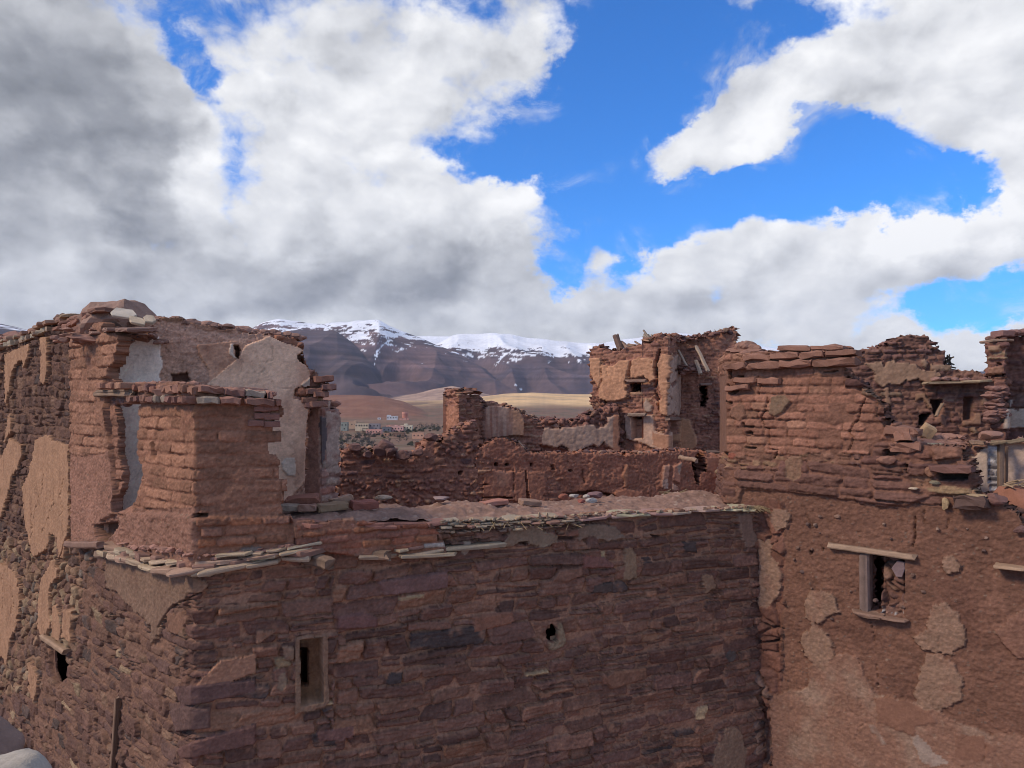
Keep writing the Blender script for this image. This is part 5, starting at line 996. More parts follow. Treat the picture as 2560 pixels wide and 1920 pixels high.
for p, dd in (([(95, 590), (135, 590), (130, 670), (105, 680)], .16), ([(205, 640), (270, 640), (262, 672), (208, 668)], .12), ([(80, 735), (110, 740), (100, 770), (80, 770)], .12), ([(100, 800), (220, 800), (210, 815), (150, 860), (115, 840)], .07), ([(80, 930), (150, 945), (130, 975), (100, 960)], .06), ([(260, 1180), (290, 1190), (290, 1220), (400, 1225), (395, 1235), (280, 1240), (258, 1225)], .07),
              ([(290, 1300), (370, 1275), (395, 1310), (380, 1325)], .08), ([(280, 1465), (420, 1462), (410, 1485), (340, 1490)], .07), ([(40, 1510), (90, 1530), (90, 1590), (50, 1590)], .15), ([(1190, 595), (1370, 575), (1370, 590), (1220, 612)], .05), ([(720, 520), (1390, 490), (1390, 520), (740, 545)], .02), ([(1880, 1130), (1960, 1140), (1960, 1200), (1920, 1250), (1890, 1230)], .12), ([(1900, 1520), (2060, 1500), (2000, 1560), (1890, 1590)], .12)):
    w.recess(B5(p), dd, 1.3, col=(.24, .115, .078))
for i, (p, c) in enumerate((([(600, 880), (740, 860), (815, 930), (790, 980), (720, 1060), (640, 1110), (560, 1080), (590, 960)], (.33, .215, .14)), ([(150, 1010), (240, 960), (295, 980), (290, 1110), (220, 1160), (160, 1130), (110, 1100)], (.345, .18, .12)), ([(760, 1620), (830, 1560), (930, 1580), (955, 1650), (950, 1800), (860, 1850), (770, 1800)], (.36, .215, .14)))):
    w.fill(B5(p), plaster(610 + i, c, .03, .25, (.30, .15, .10), (5, 4), .008, .9, .5), rag=3, freq=8)
w.fill([(1797, 940), (1816, 935), (1818, 1128), (1798, 1135)], plaster(613, (.30, .155, .105), .0, .2), rag=1)
for ln, ww, dd in (([(435, 645), (475, 740), (445, 860), (455, 880)], 1.2, .05), ([(555, 890), (530, 1030), (475, 1130), (520, 1240), (565, 1260), (570, 1490), (680, 1500), (620, 1600)], 1.7, .06), ([(1690, 890), (1620, 1020), (1600, 1150), (1540, 1190), (1490, 1300), (1545, 1350), (1480, 1500)], 1.7, .06), ([(1090, 1000), (1080, 1050)], 1, .04), ([(1010, 1260), (1000, 1400), (1050, 1500)], .8, .03), ([(780, 1260), (775, 1350)], 1, .04), ([(240, 880), (250, 950)], .8, .03)): w.crack(B5(ln), ww, dd, wob=2)
# earth wall features
CR = (.385, .238, .165)
PATCH = [M1(p) for p in ([(330, 280), (430, 270), (470, 330), (440, 410), (370, 430), (330, 370), (305, 320)], [(245, 500), (330, 510), (340, 640), (400, 720), (405, 850), (380, 930), (300, 1010), (250, 1000), (225, 960), (230, 700)], [(620, 880), (800, 910), (830, 1040), (720, 1110), (640, 1145), (585, 1080), (570, 980)],
    [(620, 1150), (700, 1160), (780, 1270), (800, 1350), (740, 1480), (640, 1440), (560, 1330), (540, 1240)], [(1530, 995), (1640, 980), (1730, 1060), (1785, 1200), (1770, 1300), (1650, 1360), (1560, 1350), (1450, 1320), (1380, 1230), (1470, 1190)], [(1480, 1350), (1640, 1370), (1720, 1480), (1760, 1590), (1740, 1700), (1600, 1780), (1450, 1760), (1390, 1680), (1430, 1540)],
    [(1610, 630), (1680, 620), (1740, 700), (1720, 750), (1640, 780), (1600, 730)], [(2000, 1200), (2140, 1050), (2400, 1030), (2400, 1420), (2140, 1380)])]
LOWP = M2([(310, 720), (600, 640), (625, 600), (600, 480), (800, 400), (960, 410), (1000, 470), (1035, 600), (1100, 700), (1240, 740), (1450, 760), (1600, 850), (1750, 930), (1900, 980), (2400, 1030), (2400, 1500), (340, 1500)])
w.fill(LOWP, plaster(620, (.36, .195, .135), .03, .4, (.46, .32, .235), (2.2, 2.0), .009, .9, .5), rag=12, freq=9)
w.fill(M2([(1100, 720), (1300, 740), (1500, 790), (1560, 900), (1420, 930), (1400, 1010), (1250, 960), (1130, 900)]), plaster(621, (.33, .17, .115), .04, .3, (.30, .155, .105)), rag=10, freq=12); w.fill(M2([(1700, 1000), (1900, 1010), (2000, 1100), (1900, 1200), (1700, 1180)]), plaster(622, (.33, .17, .115), .036, .3, (.30, .155, .105)), rag=12, freq=12)
w.fill(M2([(1380, 1020), (1430, 1005), (1490, 1060), (1560, 1150), (1640, 1200), (1560, 1240), (1440, 1190)]), plaster(623, (.46, .35, .285), .032, .8, (.33, .18, .125), (6, 4)), rag=12, freq=14)
w.fill(M2([(1050, 930), (1100, 920), (1180, 1060), (1150, 1070)]), plaster(624, (.42, .30, .235), .034, .8, (.33, .18, .125), (6, 4)), rag=8, freq=14)
for i, p in enumerate(PATCH): w.fill(p, plaster(630 + i, CR if i != 7 else (.32, .165, .115), .026, .5, (.38, .21, .145), (4, 3.5), .010, 1.0, .6), rag=12, freq=15, seed=650 + i)
w.crack(M1([(1040, 1040), (1090, 1220), (1105, 1400), (1120, 1560), (1115, 1650)]), .9, .05); w.crack(M1([(1400, 330), (1395, 470), (1380, 560)]), 2.0, .06); w.crack(M1([(1470, 280), (1460, 340), (1475, 400)]), 1.2, .04); w.crack(M1([(390, 440), (370, 520), (340, 540)]), 1.5, .05); w.crack(M1([(580, 310), (640, 440), (700, 520)]), .8, .03)
w.crack(M1([(1650, 350), (1630, 440)]), 1.2, .04); w.crack(M2([(960, 1050), (980, 950), (1060, 900)]), .8, .03); w.crack(M2([(1930, 1040), (1910, 1240)]), .8, .03); w.crack(M1([(240, 1110), (330, 1150), (420, 1170)]), 2.5, .12); w.crack(M1([(200, 1240), (260, 1270), (400, 1260)]), 2.2, .14); w.crack(M1([(190, 1250), (240, 1300), (210, 1400)]), 3, .15)
for p in ([(600, 590), (620, 588), (632, 612), (615, 618)], [(700, 570), (715, 572), (712, 590), (698, 588)]): w.recess(M1(p), .12, .6)
w.shift(M1([(145, 560), (235, 500), (225, 850), (150, 850)]), .03, 4); w.recess(M1([(150, 848), (225, 850), (222, 860), (155, 858)]), .12, 1); w.recess(M1([(190, 1230), (260, 1255), (220, 1290), (195, 1270)]), .18, 1)
w.recess(M2([(200, 700), (270, 740), (300, 860), (330, 1060), (300, 1260), (250, 1200), (230, 900)]), .12, 5)
# its window: timber at the left, dark slit, rubble filling
WN = M1([(985, 608), (1320, 640), (1316, 1072), (975, 1045)])
w.recess(M1([(1000, 610), (1318, 640), (1312, 1065), (1000, 1035)]), .16, 1.2, col=(.24, .115, .085))
w.fill(M1([(1120, 650), (1150, 640), (1316, 640), (1312, 1010), (1135, 1015), (1125, 900), (1145, 740)]), rubble(640, .13, .10, [(3, (.26, .135, .10)), (2, (.22, .12, .10)), (1, (.31, .18, .13))], (.24, .12, .085), .12, -.04), rag=3, lift=-.12)
w.fill(M1([(1130, 1010), (1312, 990), (1312, 1075), (1150, 1075)]), rubble(641, .05, .04, [(2, (.60, .55, .52)), (3, (.36, .2, .15)), (2, (.28, .14, .10))], (.3, .17, .13), .04, -.01), lift=-.06)
w.opening(M1([(1045, 625), (1140, 635), (1140, 700), (1122, 730), (1128, 1022), (1045, 1018)]), 1)
w.outline([(1780, 2100), (1780, 900), (1806, 886), (1830, 878), (1869, 880), (1921, 882), (1947, 875), (1995, 872), (2069, 865), (2086, 863), (2106, 869), (2108, 887), (2112, 930), (2150, 960), (2180, 989), (2190, 1006), (2212, 1025), (2222, 1062), (2262, 1084), (2244, 1118), (2345, 1113), (2395, 1121), (2405, 1165), (2425, 1180), (2425, 1230),
           (2480, 1240), (2514, 1267), (2542, 1282), (2557, 1308), (2600, 1340), (2720, 1350), (2720, 2100)], rag=3, freq=8, snap=.5)
SPLIT = [(1700, 1170), (1990, 1163), (2205, 1142), (2225, 1125), (2236, 1118), (2300, 1040), (2300, 700), (1700, 700)]
earth = thing('mud_wall', 'tall red mud wall on the right with round plaster patches and a slit window', 'wall', (*xy(2200, 7.6), 0))
brick = thing('brick_wall', 'cracked mud brick wall standing on the red mud wall at the right', 'wall', (*xy(1960, 8.3), CZ - .7))
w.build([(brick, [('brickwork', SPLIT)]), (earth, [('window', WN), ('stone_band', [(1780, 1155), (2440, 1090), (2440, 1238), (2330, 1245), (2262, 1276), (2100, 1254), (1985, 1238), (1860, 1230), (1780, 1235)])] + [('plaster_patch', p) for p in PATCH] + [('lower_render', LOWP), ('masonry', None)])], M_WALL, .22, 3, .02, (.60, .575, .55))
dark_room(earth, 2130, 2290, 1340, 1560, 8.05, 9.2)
P_r = np.array(xy(1816, 8.42)); d_r = np.array(xy(2680, 6.32)) - P_r; d_r /= np.linalg.norm(d_r); n_r = np.array((d_r[1], -d_r[0], 0)); D_R = np.array((*d_r, 0))
def onR(px, py, out=0.0):
    k = (px - 1280) / F; t = (k * P_r[1] - P_r[0]) / (d_r[0] - k * d_r[1]); Y = P_r[1] + d_r[1] * t
    return np.array((k * Y, Y, CZ + (HY - py) / F * Y)) + n_r * out
rr_ = np.random.default_rng(77)
def on_m1(x, y, out): q = M1([(x, y)])[0]; return onR(q[0], q[1], out)
b = MB(); b.beam(on_m1(765, 545, .03), on_m1(1402, 640, .03), .07, .06, (.34, .225, .15), rr_, 14, .08); b.beam(on_m1(800, 556, .0), on_m1(1380, 652, .0), .08, .03, (.25, .16, .11), rr_, 12, .08); b.build('timber_lintel', M_WOOD, earth, True)
b = MB(); b.beam(on_m1(1015, 612, -.02), on_m1(1015, 1035, -.02), .095, .10, (.23, .155, .125), rr_, 10, .03, up=(n_r[0], n_r[1], 0)); b.beam(on_m1(1042, 625, -.10), on_m1(1042, 1025, -.10), .03, .10, (.15, .095, .075), rr_, 10, .03, up=(n_r[0], n_r[1], 0)); b.build('timber_post', M_WOOD, earth, True)
b = MB(); b.beam(on_m1(1085, 640, -.45), on_m1(1085, 1020, -.45), .04, .04, (.12, .08, .065), rr_, 8, .1, up=(n_r[0], n_r[1], 0))
for k in range(5): b.beam(on_m1(1048, 700 + k * 75, -.45), on_m1(1125, 700 + k * 75, -.45), .03, .03, (.12, .08, .065), rr_, 5, .1)
b.build('lattice', M_WOOD, earth, True)
b = MB()
for x, y, L in ((1050, 1050, .36), (1230, 1090, .30), (1080, 1068, .25)): b.slab(on_m1(x, y, .03), D_R, -n_r, L, .16, .025, (.25, .15, .105), rr_, 11)
b.build('sill', M_WALL, earth)
b = MB(); b.slab(on_m1(1275, 720, -.02), D_R, UP, .13, .17, .04, (.22, .15, .145), rr_, 9); b.build('grey_stone', M_WALL, earth)
b = MB()
for k in range(24): q = onR(rr_.uniform(1960, 2500), rr_.uniform(1290, 1560), .005); s_ = rr_.uniform(.02, .05); b.rock(q, (s_ * 1.4, s_, s_), [(.13, .08, .065), (.22, .13, .09), (.26, .17, .125), (.16, .095, .07)][rr_.integers(4)], rr_, 2)
b.build('embedded_pebble', M_WALL, earth)
b = MB(); b.slab(on_m1(2150, 705, .03), D_R, -n_r, .32, .25, .03, (.34, .22, .14), rr_); b.build('projecting_slate', M_WALL, earth)
def onB(f, x, y, out): q = f([(x, y)])[0]; return onR(q[0], q[1], out)
cap = MB()                                                 # proud bricks of the corbel and of the ragged right end
def rcourse(x0, y0, x1, y1, out, T, L0, L1, dens=1.0):
    a, c = onB(B5, x0, y0, 0), onB(B5, x1, y1, 0); Lt = np.linalg.norm(c - a); d = (c - a) / Lt; x = 0
    while x < Lt:
        L = rr_.uniform(L0, L1)
        if rr_.uniform() < dens: cap.block(a + d * (x + L / 2) + n_r * (out - .12 + rr_.uniform(-.015, .015)) + UP * rr_.uniform(-.008, .008), d + UP * rr_.uniform(-.05, .05), -n_r, (L * .98, .24, T), np.array((.25, .125, .085)) * rr_.uniform(.8, 1.12), rr_, .6)
        x += L
rcourse(80, 548, 700, 520, .11, .07, .2, .45); rcourse(700, 512, 1385, 485, .115, .07, .3, .5); rcourse(290, 432, 1280, 392, .085, .07, .25, .5, .9); rcourse(680, 345, 1410, 312, .07, .05, .2, .4, .8); rcourse(160, 690, 450, 700, .06, .06, .2, .4); rcourse(80, 790, 270, 775, .075, .06, .2, .3)
rcourse(2030, 1340, 2100, 1340, .05, .10, .1, .2); rcourse(1900, 1280, 2040, 1285, .05, .09, .2, .3); rcourse(1960, 1450, 2040, 1450, .05, .09, .2, .3)
cap.build('corbel_brick', M_WALL, brick)
b = MB()
for k in range(40): px = rr_.uniform(1815, 2105); b.rock(onR(px, 884 - max(0, min(1, (px - 1921) / 150)) * 17, -rr_.uniform(.03, .3)), (rr_.uniform(.06, .2), .15, rr_.uniform(.04, .09)), np.array((.29, .15, .105)) * rr_.uniform(.8, 1.15), rr_, 2)
b.build('rubble_top', M_WALL, brick)
b = MB()
for x, y, w_, h_, o in ((230, 320, .3, .2, -.2), (240, 290, .16, .12, -.2), (150, 350, .3, .1, -.15), (320, 360, .25, .1, -.15)): b.rock(onB(B5, x, y, o), (w_, .3, h_), (.28, .145, .10), rr_, 3)
b.build('rubble_peak', M_WALL, brick)
# loose stones resting on the broken end of the mud wall
for lb, f, x, y, o, sz, cl in (('dark grey squared stone resting on the broken right end of the mud wall', B7, 1625, 1165, .05, (.27, .2, .115), (.155, .10, .09)), ('small cream wedge of stone stuck in the mud wall left of the dark squared stone', B7, 1310, 1195, .04, (.08, .06, .12), (.50, .38, .24)), ('thin cream slate on top of the dark squared stone', B7, 1690, 1092, .05, (.18, .12, .03), (.48, .36, .24)),
                               ('purple rounded stone right of the dark squared stone', B7, 1890, 1140, .0, (.20, .16, .13), (.24, .135, .125)), ('pinkish boulder tucked under the right end of the brick courses', B7, 655, 690, .05, (.19, .16, .09), (.36, .20, .155)), ('small greenish stone in the earth hollow of the ledge', B7, 1195, 950, .02, (.10, .08, .05), (.30, .27, .21)),
                               ('white flake lying on the long stone of the band', B7, 960, 1015, .05, (.10, .06, .03), (.60, .50, .40)), ('purple grey stone jutting from the mud wall at the far right', M1, 2180, 430, .03, (.12, .1, .09), (.21, .125, .12)), ('long dark stone slab over the black hollow in the ledge', B7, 1400, 790, .05, (.34, .22, .07), (.22, .12, .105)), ('pale rubble lump left of the black hollow in the ledge', B7, 1170, 820, .05, (.13, .12, .11), (.34, .19, .135))):
    c = onB(f, x, y, o); b = MB(); cl = np.array(cl) * (.72, .66, .58)
    if lb.startswith('dark') or lb.startswith('long'): b.block(c, D_R + UP * .02, -n_r, sz, cl, rr_, .5)
    else: b.rock(c, sz, cl, rr_, 3, .2, .62, yaw=math.atan2(d_r[1], d_r[0]))
    tag(b.build('loose_stone', M_WALL, None, origin=c), lb, 'stone', 'loose stones on the mud wall')
# --- darker wall behind, with the plaster cap and the niche
w = Field([xy(2085, 11.4), xy(2500, 10.8)], CZ + 1.05, CZ - 1.7, .0185)
w.fill(None, coursed(701, (.05, .11), (.10, .30), pal=[(4, (.20, .098, .078)), (3, (.235, .12, .092)), (2, (.165, .085, .075)), (.4, (.33, .21, .14))], mort=(.29, .15, .105), relief=1.3, mlev=-.012))
w.fill(B6([(100, 360), (600, 240), (1150, 170), (1250, 380), (900, 420), (400, 470), (100, 440)]), coursed(702, (.05, .10), (.10, .24), gap=.016, pal=[(4, (.20, .10, .08)), (3, (.16, .085, .075)), (2, (.24, .125, .095))], mort=(.22, .11, .08), relief=1.8, mlev=-.03), rag=6, snap=.5)
CAPP = B6([(380, 500), (500, 490), (560, 480), (600, 530), (650, 480), (700, 500), (800, 490), (960, 500), (1000, 560), (1080, 590), (1230, 600), (1245, 650), (1150, 715), (1040, 712), (990, 680), (900, 700), (830, 690), (790, 740), (700, 750), (640, 740), (590, 780), (520, 740), (480, 700), (500, 620)])
w.fill(CAPP, plaster(703, (.375, .225, .145), .05, .25, (.31, .165, .11), (3, 3), .006, .6, .5), rag=3, freq=6)
for i, (p, c) in enumerate((([(1030, 470), (1070, 450), (1100, 500), (1080, 560), (1040, 530)], (.37, .225, .15)), ([(1130, 500), (1240, 530), (1210, 590), (1140, 570)], (.37, .225, .15)), ([(590, 790), (640, 770), (650, 880), (680, 960), (660, 990), (610, 960)], (.35, .20, .13)), ([(960, 850), (1060, 840), (1130, 960), (1170, 1040), (1110, 1010), (1040, 900), (960, 930)], (.35, .195, .12)),
                             ([(1500, 1160), (1620, 1150), (1630, 1070), (1715, 1090), (1710, 1200), (1510, 1215)], (.34, .19, .125)), ([(1730, 890), (1770, 890), (1780, 1000), (1710, 960)], (.35, .2, .13)), ([(1180, 1140), (1280, 1080), (1300, 1150), (1320, 1220), (1260, 1210), (1180, 1150)], (.32, .165, .115)))):
    w.fill(B6(p), plaster(710 + i, c, .04, .3), rag=2.5)
w.recess(B6([(1515, 890), (1615, 892), (1620, 1140), (1515, 1150)]), .16, .8, col=(.235, .125, .09)); w.recess(B6([(1130, 915), (1270, 920), (1275, 1000), (1240, 1080), (1180, 1110), (1160, 1000)]), .3, 2, col=(.15, .08, .06)); w.recess(B6([(1005, 1100), (1090, 1080), (1130, 1080), (1060, 1210), (1005, 1215)]), .5, 2, col=(.07, .04, .035))
w.recess(B6([(1395, 1315), (1465, 1320), (1440, 1370), (1400, 1370)]), .4, 1.5, col=(.07, .04, .035)); w.recess(B6([(780, 1245), (860, 1250), (870, 1300), (800, 1290)]), .3, 2)
w.outline(B6([(0, 2200), (0, 400), (120, 385), (250, 380), (370, 365), (480, 330), (590, 275), (700, 235), (760, 210), (860, 200), (960, 190), (1085, 182), (1110, 215), (1165, 235), (1175, 300), (1235, 350), (1265, 410), (1290, 480), (1300, 555), (1350, 560), (1430, 560), (1560, 582), (1700, 600), (1790, 620), (2000, 620), (2000, 2200)]), rag=3, freq=6, snap=.8)
back = thing('rubble_wall', 'dark humped rubble wall behind the brick wall with a tan plaster cap', 'wall', (*xy(2290, 11.1), CZ - 1.5))
w.build([(back, [('plaster_cap', CAPP), ('niche', B6([(1500, 880), (1630, 880), (1630, 1150), (1500, 1155)])), ('masonry', None)])], M_WALL, .5, 4, .03, (.8, .8, .78))
crest(back, B6([(120, 385), (370, 365), (590, 275), (760, 205), (1085, 185), (1175, 260), (1270, 420), (1300, 560), (1700, 600)]), (11.35, 11.0), 120, .05, .12, seed=9, pal=FR[2:3] + FR[:1], dz=(-.1, .01), dy=(.03, .3))
b = MB()
for k in range(40): q = B6([(g.uniform(1270, 1360), g.uniform(430, 540))])[0]; b.beam(PT(q[0], q[1], 11.3), PT(q[0] + g.uniform(-8, 14), q[1] + g.uniform(-8, 5), 11.2), .02, .02, (.14, .10, .07), g, 3, .6)
tag(b.build('dry_brush', M_WOOD, None, True, origin=PT(2365, 905, 11.2)), 'dark tuft of dry brush caught on the right shoulder of the humped rubble wall', 'brush')
b = MB(); b.slab(PT(2375, 957, 10.9), (1, 0, .02), (0, 1, 0), .8, .3, .035, (.34, .24, .15), g); b.slab(PT(2440, 953, 10.8), (1, 0, .05), (0, 1, 0), .5, .3, .03, (.36, .26, .16), g)
for k in range(10): b.rock(PT(g.uniform(2340, 2465), 948, 10.95), (g.uniform(.08, .2), .15, .08), (.27, .15, .12), g, 2)
b.build('slate_course', M_WALL, back)
b = MB(); b.beam(PT(*B6([(1275, 960)])[0], 10.95), PT(*B6([(1190, 1110)])[0], 10.9), .05, .03, (.30, .2, .13), g, wob=.3); tag(b.build('bent_lath', M_WOOD, None, True, origin=PT(2347, 1024, 10.9)), 'bent wooden lath hanging in the collapsed window of the humped wall', 'lath')
c = PT(2318, 1079, 8.35); b = MB(); b.block(c, (.88, -.1, -.5), (.15, .9, .35), (.135, .12, .15), (.43, .28, .16), rr_, .08); tag(b.build('loose_block', M_WALL, None, origin=c), 'clean tan squared block lying tilted on the debris ledge', 'block')
b = MB()
for k in range(110): q = B7([(g.uniform(760, 1460), g.uniform(380, 520))])[0]; b.rock(PT(q[0], q[1] + 4, 8.1 + (1120 - q[1]) * .012), (g.uniform(.06, .3), g.uniform(.1, .25), g.uniform(.04, .10)), np.array((.32, .165, .115)) * g.uniform(.75, 1.2), g, 2)
for k in range(9): q = B7([(810 + k * 50, 525 + 12 * math.sin(k))])[0]; b.slab(PT(q[0], q[1], 7.9), (1, -.3, .02), (.3, 1, 0), .34, .3, .03, (.31, .25, .16), g)
tag(b.build('debris_ledge', M_WALL, None, origin=PT(2310, 1100, 8.2)), 'ledge of earth and slate debris at the broken end of the brick wall', 'rubble')
# --- pier at the right edge and the plastered room under it
w = Field([xy(2462, 8.95), xy(2514, 8.8), xy(2517, 9.15), xy(2720, 8.7)], CZ + .95, CZ - 1.1, .0155, .03)
w.fill(None, coursed(721, (.05, .12), (.14, .42), pal=[(4, (.225, .105, .08)), (3, (.19, .092, .076)), (2, (.255, .13, .095)), (.3, (.36, .24, .15))], mort=(.26, .125, .09), relief=1.5, mlev=-.02))
w.fill(B6([(1800, 300), (1935, 285), (1940, 360), (1800, 365)]), plaster(722, (.36, .22, .14), .04), rag=4)
w.fill(B6([(1800, 550), (1975, 545), (1975, 620), (1800, 625)]), mud(723, (.29, .15, .10), .05, 0), rag=4, lift=.04); w.recess(B6([(1790, 630), (1990, 625), (1990, 650), (1790, 655)]), .10, 1); w.recess(B6([(1890, 495), (1970, 495), (1960, 515), (1890, 510)]), .1, 1)
WP = B6([(1970, 1035), (2010, 1020), (2110, 1030), (2140, 1050), (2160, 1020), (2600, 1000), (2600, 1230), (2100, 1240), (1970, 1250)])
w.fill(WP, plaster(724, (.60, .46, .36), .04, .2, (.38, .27, .22), (4, 3), .004, .4, .6), rag=3)
w.fill(B6([(2090, 860), (2400, 850), (2400, 1000), (2150, 1010), (2100, 980)]), mud(725, (.19, .11, .09), .03, .3), rag=6); w.fill(B6([(2040, 920), (2075, 920), (2070, 1000), (2040, 1010), (2030, 970)]), plaster(726, (.50, .40, .35), .05), rag=2)
w.outline(B6([(1700, 2200), (1790, 1300), (1830, 1000), (1800, 700), (1780, 600), (1765, 400), (1748, 260), (1760, 235), (1830, 215), (1960, 200), (2060, 180), (2140, 150), (2212, 140), (2900, 130), (2900, 2200)]), rag=2.5, freq=7, snap=.6)
pier = thing('stone_pier', 'dark stone pier at the right edge with white plaster at its foot', 'pier', (*xy(2540, 9.0), CZ - 1))
w.build([(pier, [('white_plaster', WP), ('masonry', None)])], M_WALL, .10, 2, .02, (.8, .8, .78))
b = MB(); b.slab(PT(2490, 853, 8.95), (1, 0, .03), (0, 1, 0), .28, .35, .03, (.30, .2, .14), g); b.block(PT(2506, 835, 8.9), (1, .1, 0), (0, 1, 0), (.17, .2, .075), (.23, .12, .10), g); b.rock(PT(2478, 846, 8.95), (.12, .14, .07), (.24, .13, .10), g); b.rock(PT(2492, 842, 8.95), (.10, .14, .09), (.16, .09, .08), g)
for k in range(24): b.rock(PT(2515 + k * 7, 833 - k * .5 + g.uniform(-2, 5), 9.05), (.15, .2, .08), np.array((.23, .12, .095)) * g.uniform(.8, 1.2), g, 2)
for k in range(26): q = B6([(g.uniform(1810, 2000), g.uniform(780, 1180))])[0]; b.rock(PT(q[0], q[1], 8.85), (g.uniform(.1, .25), .2, g.uniform(.06, .12)), np.array((.25, .13, .10)) * g.uniform(.8, 1.15), g, 2)
b.build('capstone', M_WALL, pier)
w = Field([xy(2392, 8.35), xy(2720, 7.7)], CZ - .28, CZ - 1.5, .0145)
w.fill(None, coursed(731, (.05, .10), (.12, .3), pal=FR, mort=(.32, .18, .13), relief=1.4))
PALEW = B7([(1515, 700), (1560, 740), (1600, 680), (1660, 640), (1720, 560), (1805, 560), (1810, 1100), (1720, 1110), (1640, 1030), (1570, 980), (1585, 880), (1570, 780)])
w.fill(PALEW, plaster(732, (.50, .37, .28), .04, .3, (.36, .22, .17), (6, .6), .004, .4), rag=3)
w.fill(B7([(1800, 520), (1925, 520), (1925, 1060), (1810, 1050)]), bricks(733, .065, .2, mort=(.42, .37, .35), pal=[(3, (.10, .085, .09)), (2, (.46, .42, .40)), (1, (.25, .17, .15))], gap=.008), rag=2)
w.fill(B7([(1920, 520), (2600, 470), (2600, 1100), (1950, 1060)]), plaster(734, (.45, .33, .26), -.08, .4, (.34, .20, .15), (7, .4), .004, .4), rag=1)
w.recess(B7([(1925, 520), (1955, 520), (1960, 1050), (1930, 1050)]), .13, .5, col=(.20, .12, .09))
w.outline(B7([(1430, 1500), (1440, 560), (1500, 540), (1560, 480), (1700, 470), (1760, 500), (1830, 490), (2900, 420), (2900, 1500)]), rag=3, freq=7, snap=.5)
cell_ = thing('plastered_wall', 'pale plastered room wall at the right edge with a strip of black and white brick', 'wall', (*xy(2500, 8.0), CZ - 1.4))
w.build([(cell_, [('pale_plaster', PALEW), ('brick_strip', B7([(1795, 500), (1925, 500), (1925, 1070), (1805, 1070)])), ('masonry', None)])], M_WALL, .4, 4, .015)
b = MB(); b.beam(PT(*B7([(1830, 490)])[0], 8.0), PT(2720, 1084, 7.5), .05, .045, (.30, .22, .14), g, 14, .3); b.beam(PT(*B7([(1840, 505)])[0], 7.95), PT(*B7([(1990, 490)])[0], 7.9), .05, .04, (.26, .18, .11), g, 6, .3); b.build('timber_lintel', M_WOOD, cell_, True)
b = MB(); b.beam(PT(*B7([(1940, 510)])[0], 7.98), PT(*B7([(1945, 1040)])[0], 7.98), .055, .05, (.22, .145, .10), g, 8, .05, up=(0, 1, 0)); b.beam(PT(*B7([(2010, 540)])[0], 8.05), PT(*B7([(2005, 950)])[0], 8.05), .03, .03, (.27, .17, .12), g, 8, .1, up=(0, 1, 0)); b.build('door_post', M_WOOD, cell_, True)
c = PT(*B7([(1825, 410)])[0], 8.1); b = MB(); b.rock(c, (.30, .25, .11), (.31, .165, .12), g, 3, .08, .8, yaw=.1); tag(b.build('loose_stone', M_WALL, None, origin=c), 'smooth brown boulder above the timber over the pale plastered room', 'stone')
b = MB(); b.beam(PT(*B7([(1590, 490)])[0], 8.2), PT(*B7([(1745, 470)])[0], 8.1), .07, .055, (.33, .215, .15), g, 7, .3); tag(b.build('timber_beam', M_WOOD, None, True, origin=PT(2440, 1104, 8.15)), 'short weathered timber left of the brown boulder', 'beam')
b = MB()
for k in range(12): q = B7([(g.uniform(1960, 2212), g.uniform(930, 1040))])[0]; b.beam(PT(q[0], q[1], 7.6), PT(q[0] + g.uniform(10, 50), q[1] + g.uniform(-14, 10), 7.5), .014, .014, (.40, .28, .18), g, 5, .4)
tag(b.build('reed_sticks', M_WOOD, None, True, origin=PT(2530, 1215, 7.55)), 'broken reed sticks hanging over the mound at the right edge', 'reeds')
c = PT(2572, 1290, 7.55); b = MB(); b.rock(c, (.75, .7, .75), (.27, .12, .08), g, 4, .12, .85, yaw=.4); tag(b.build('earth_mound', M_WALL, None, True, origin=c), 'round mound of red earth behind the right end of the mud wall', 'mound')
# --- distant broken wall at the far left and the parapet close to the camera
b = MB()
for k in range(90): b.rock(PT(g.uniform(-120, 100), 0, 13.5) * (1, 1, 0) + (0, g.uniform(-.4, .4), CZ + g.uniform(-.2, 1.15)), (g.uniform(.25, .6), .5, g.uniform(.15, .35)), np.array((.23, .12, .09)) * g.uniform(.75, 1.15), g, 2)
tag(b.build('rubble_stack', M_FAR, None, origin=PT(10, 880, 13.5)), 'dark rubble showing behind the left wall at the edge of the picture', 'rubble')
b = MB(); c = PT(-85, 2040, 1.75); b.rock(c, (.32, .5, .30), (.36, .31, .25), g, 4, .16, .7, yaw=.3)
tag(b.build('parapet_stone', M_WALL, None, True, origin=c), 'pale whitewashed parapet stone in the bottom left corner', 'stone')
b = MB(); c = PT(-75, 1905, 2.1); b.rock(c, (.24, .4, .22), (.23, .145, .11), g, 4, .10, .85, yaw=.3); tag(b.build('parapet_stone', M_WALL, None, True, origin=c), 'pink stone just behind the pale parapet stone in the bottom left corner', 'stone')
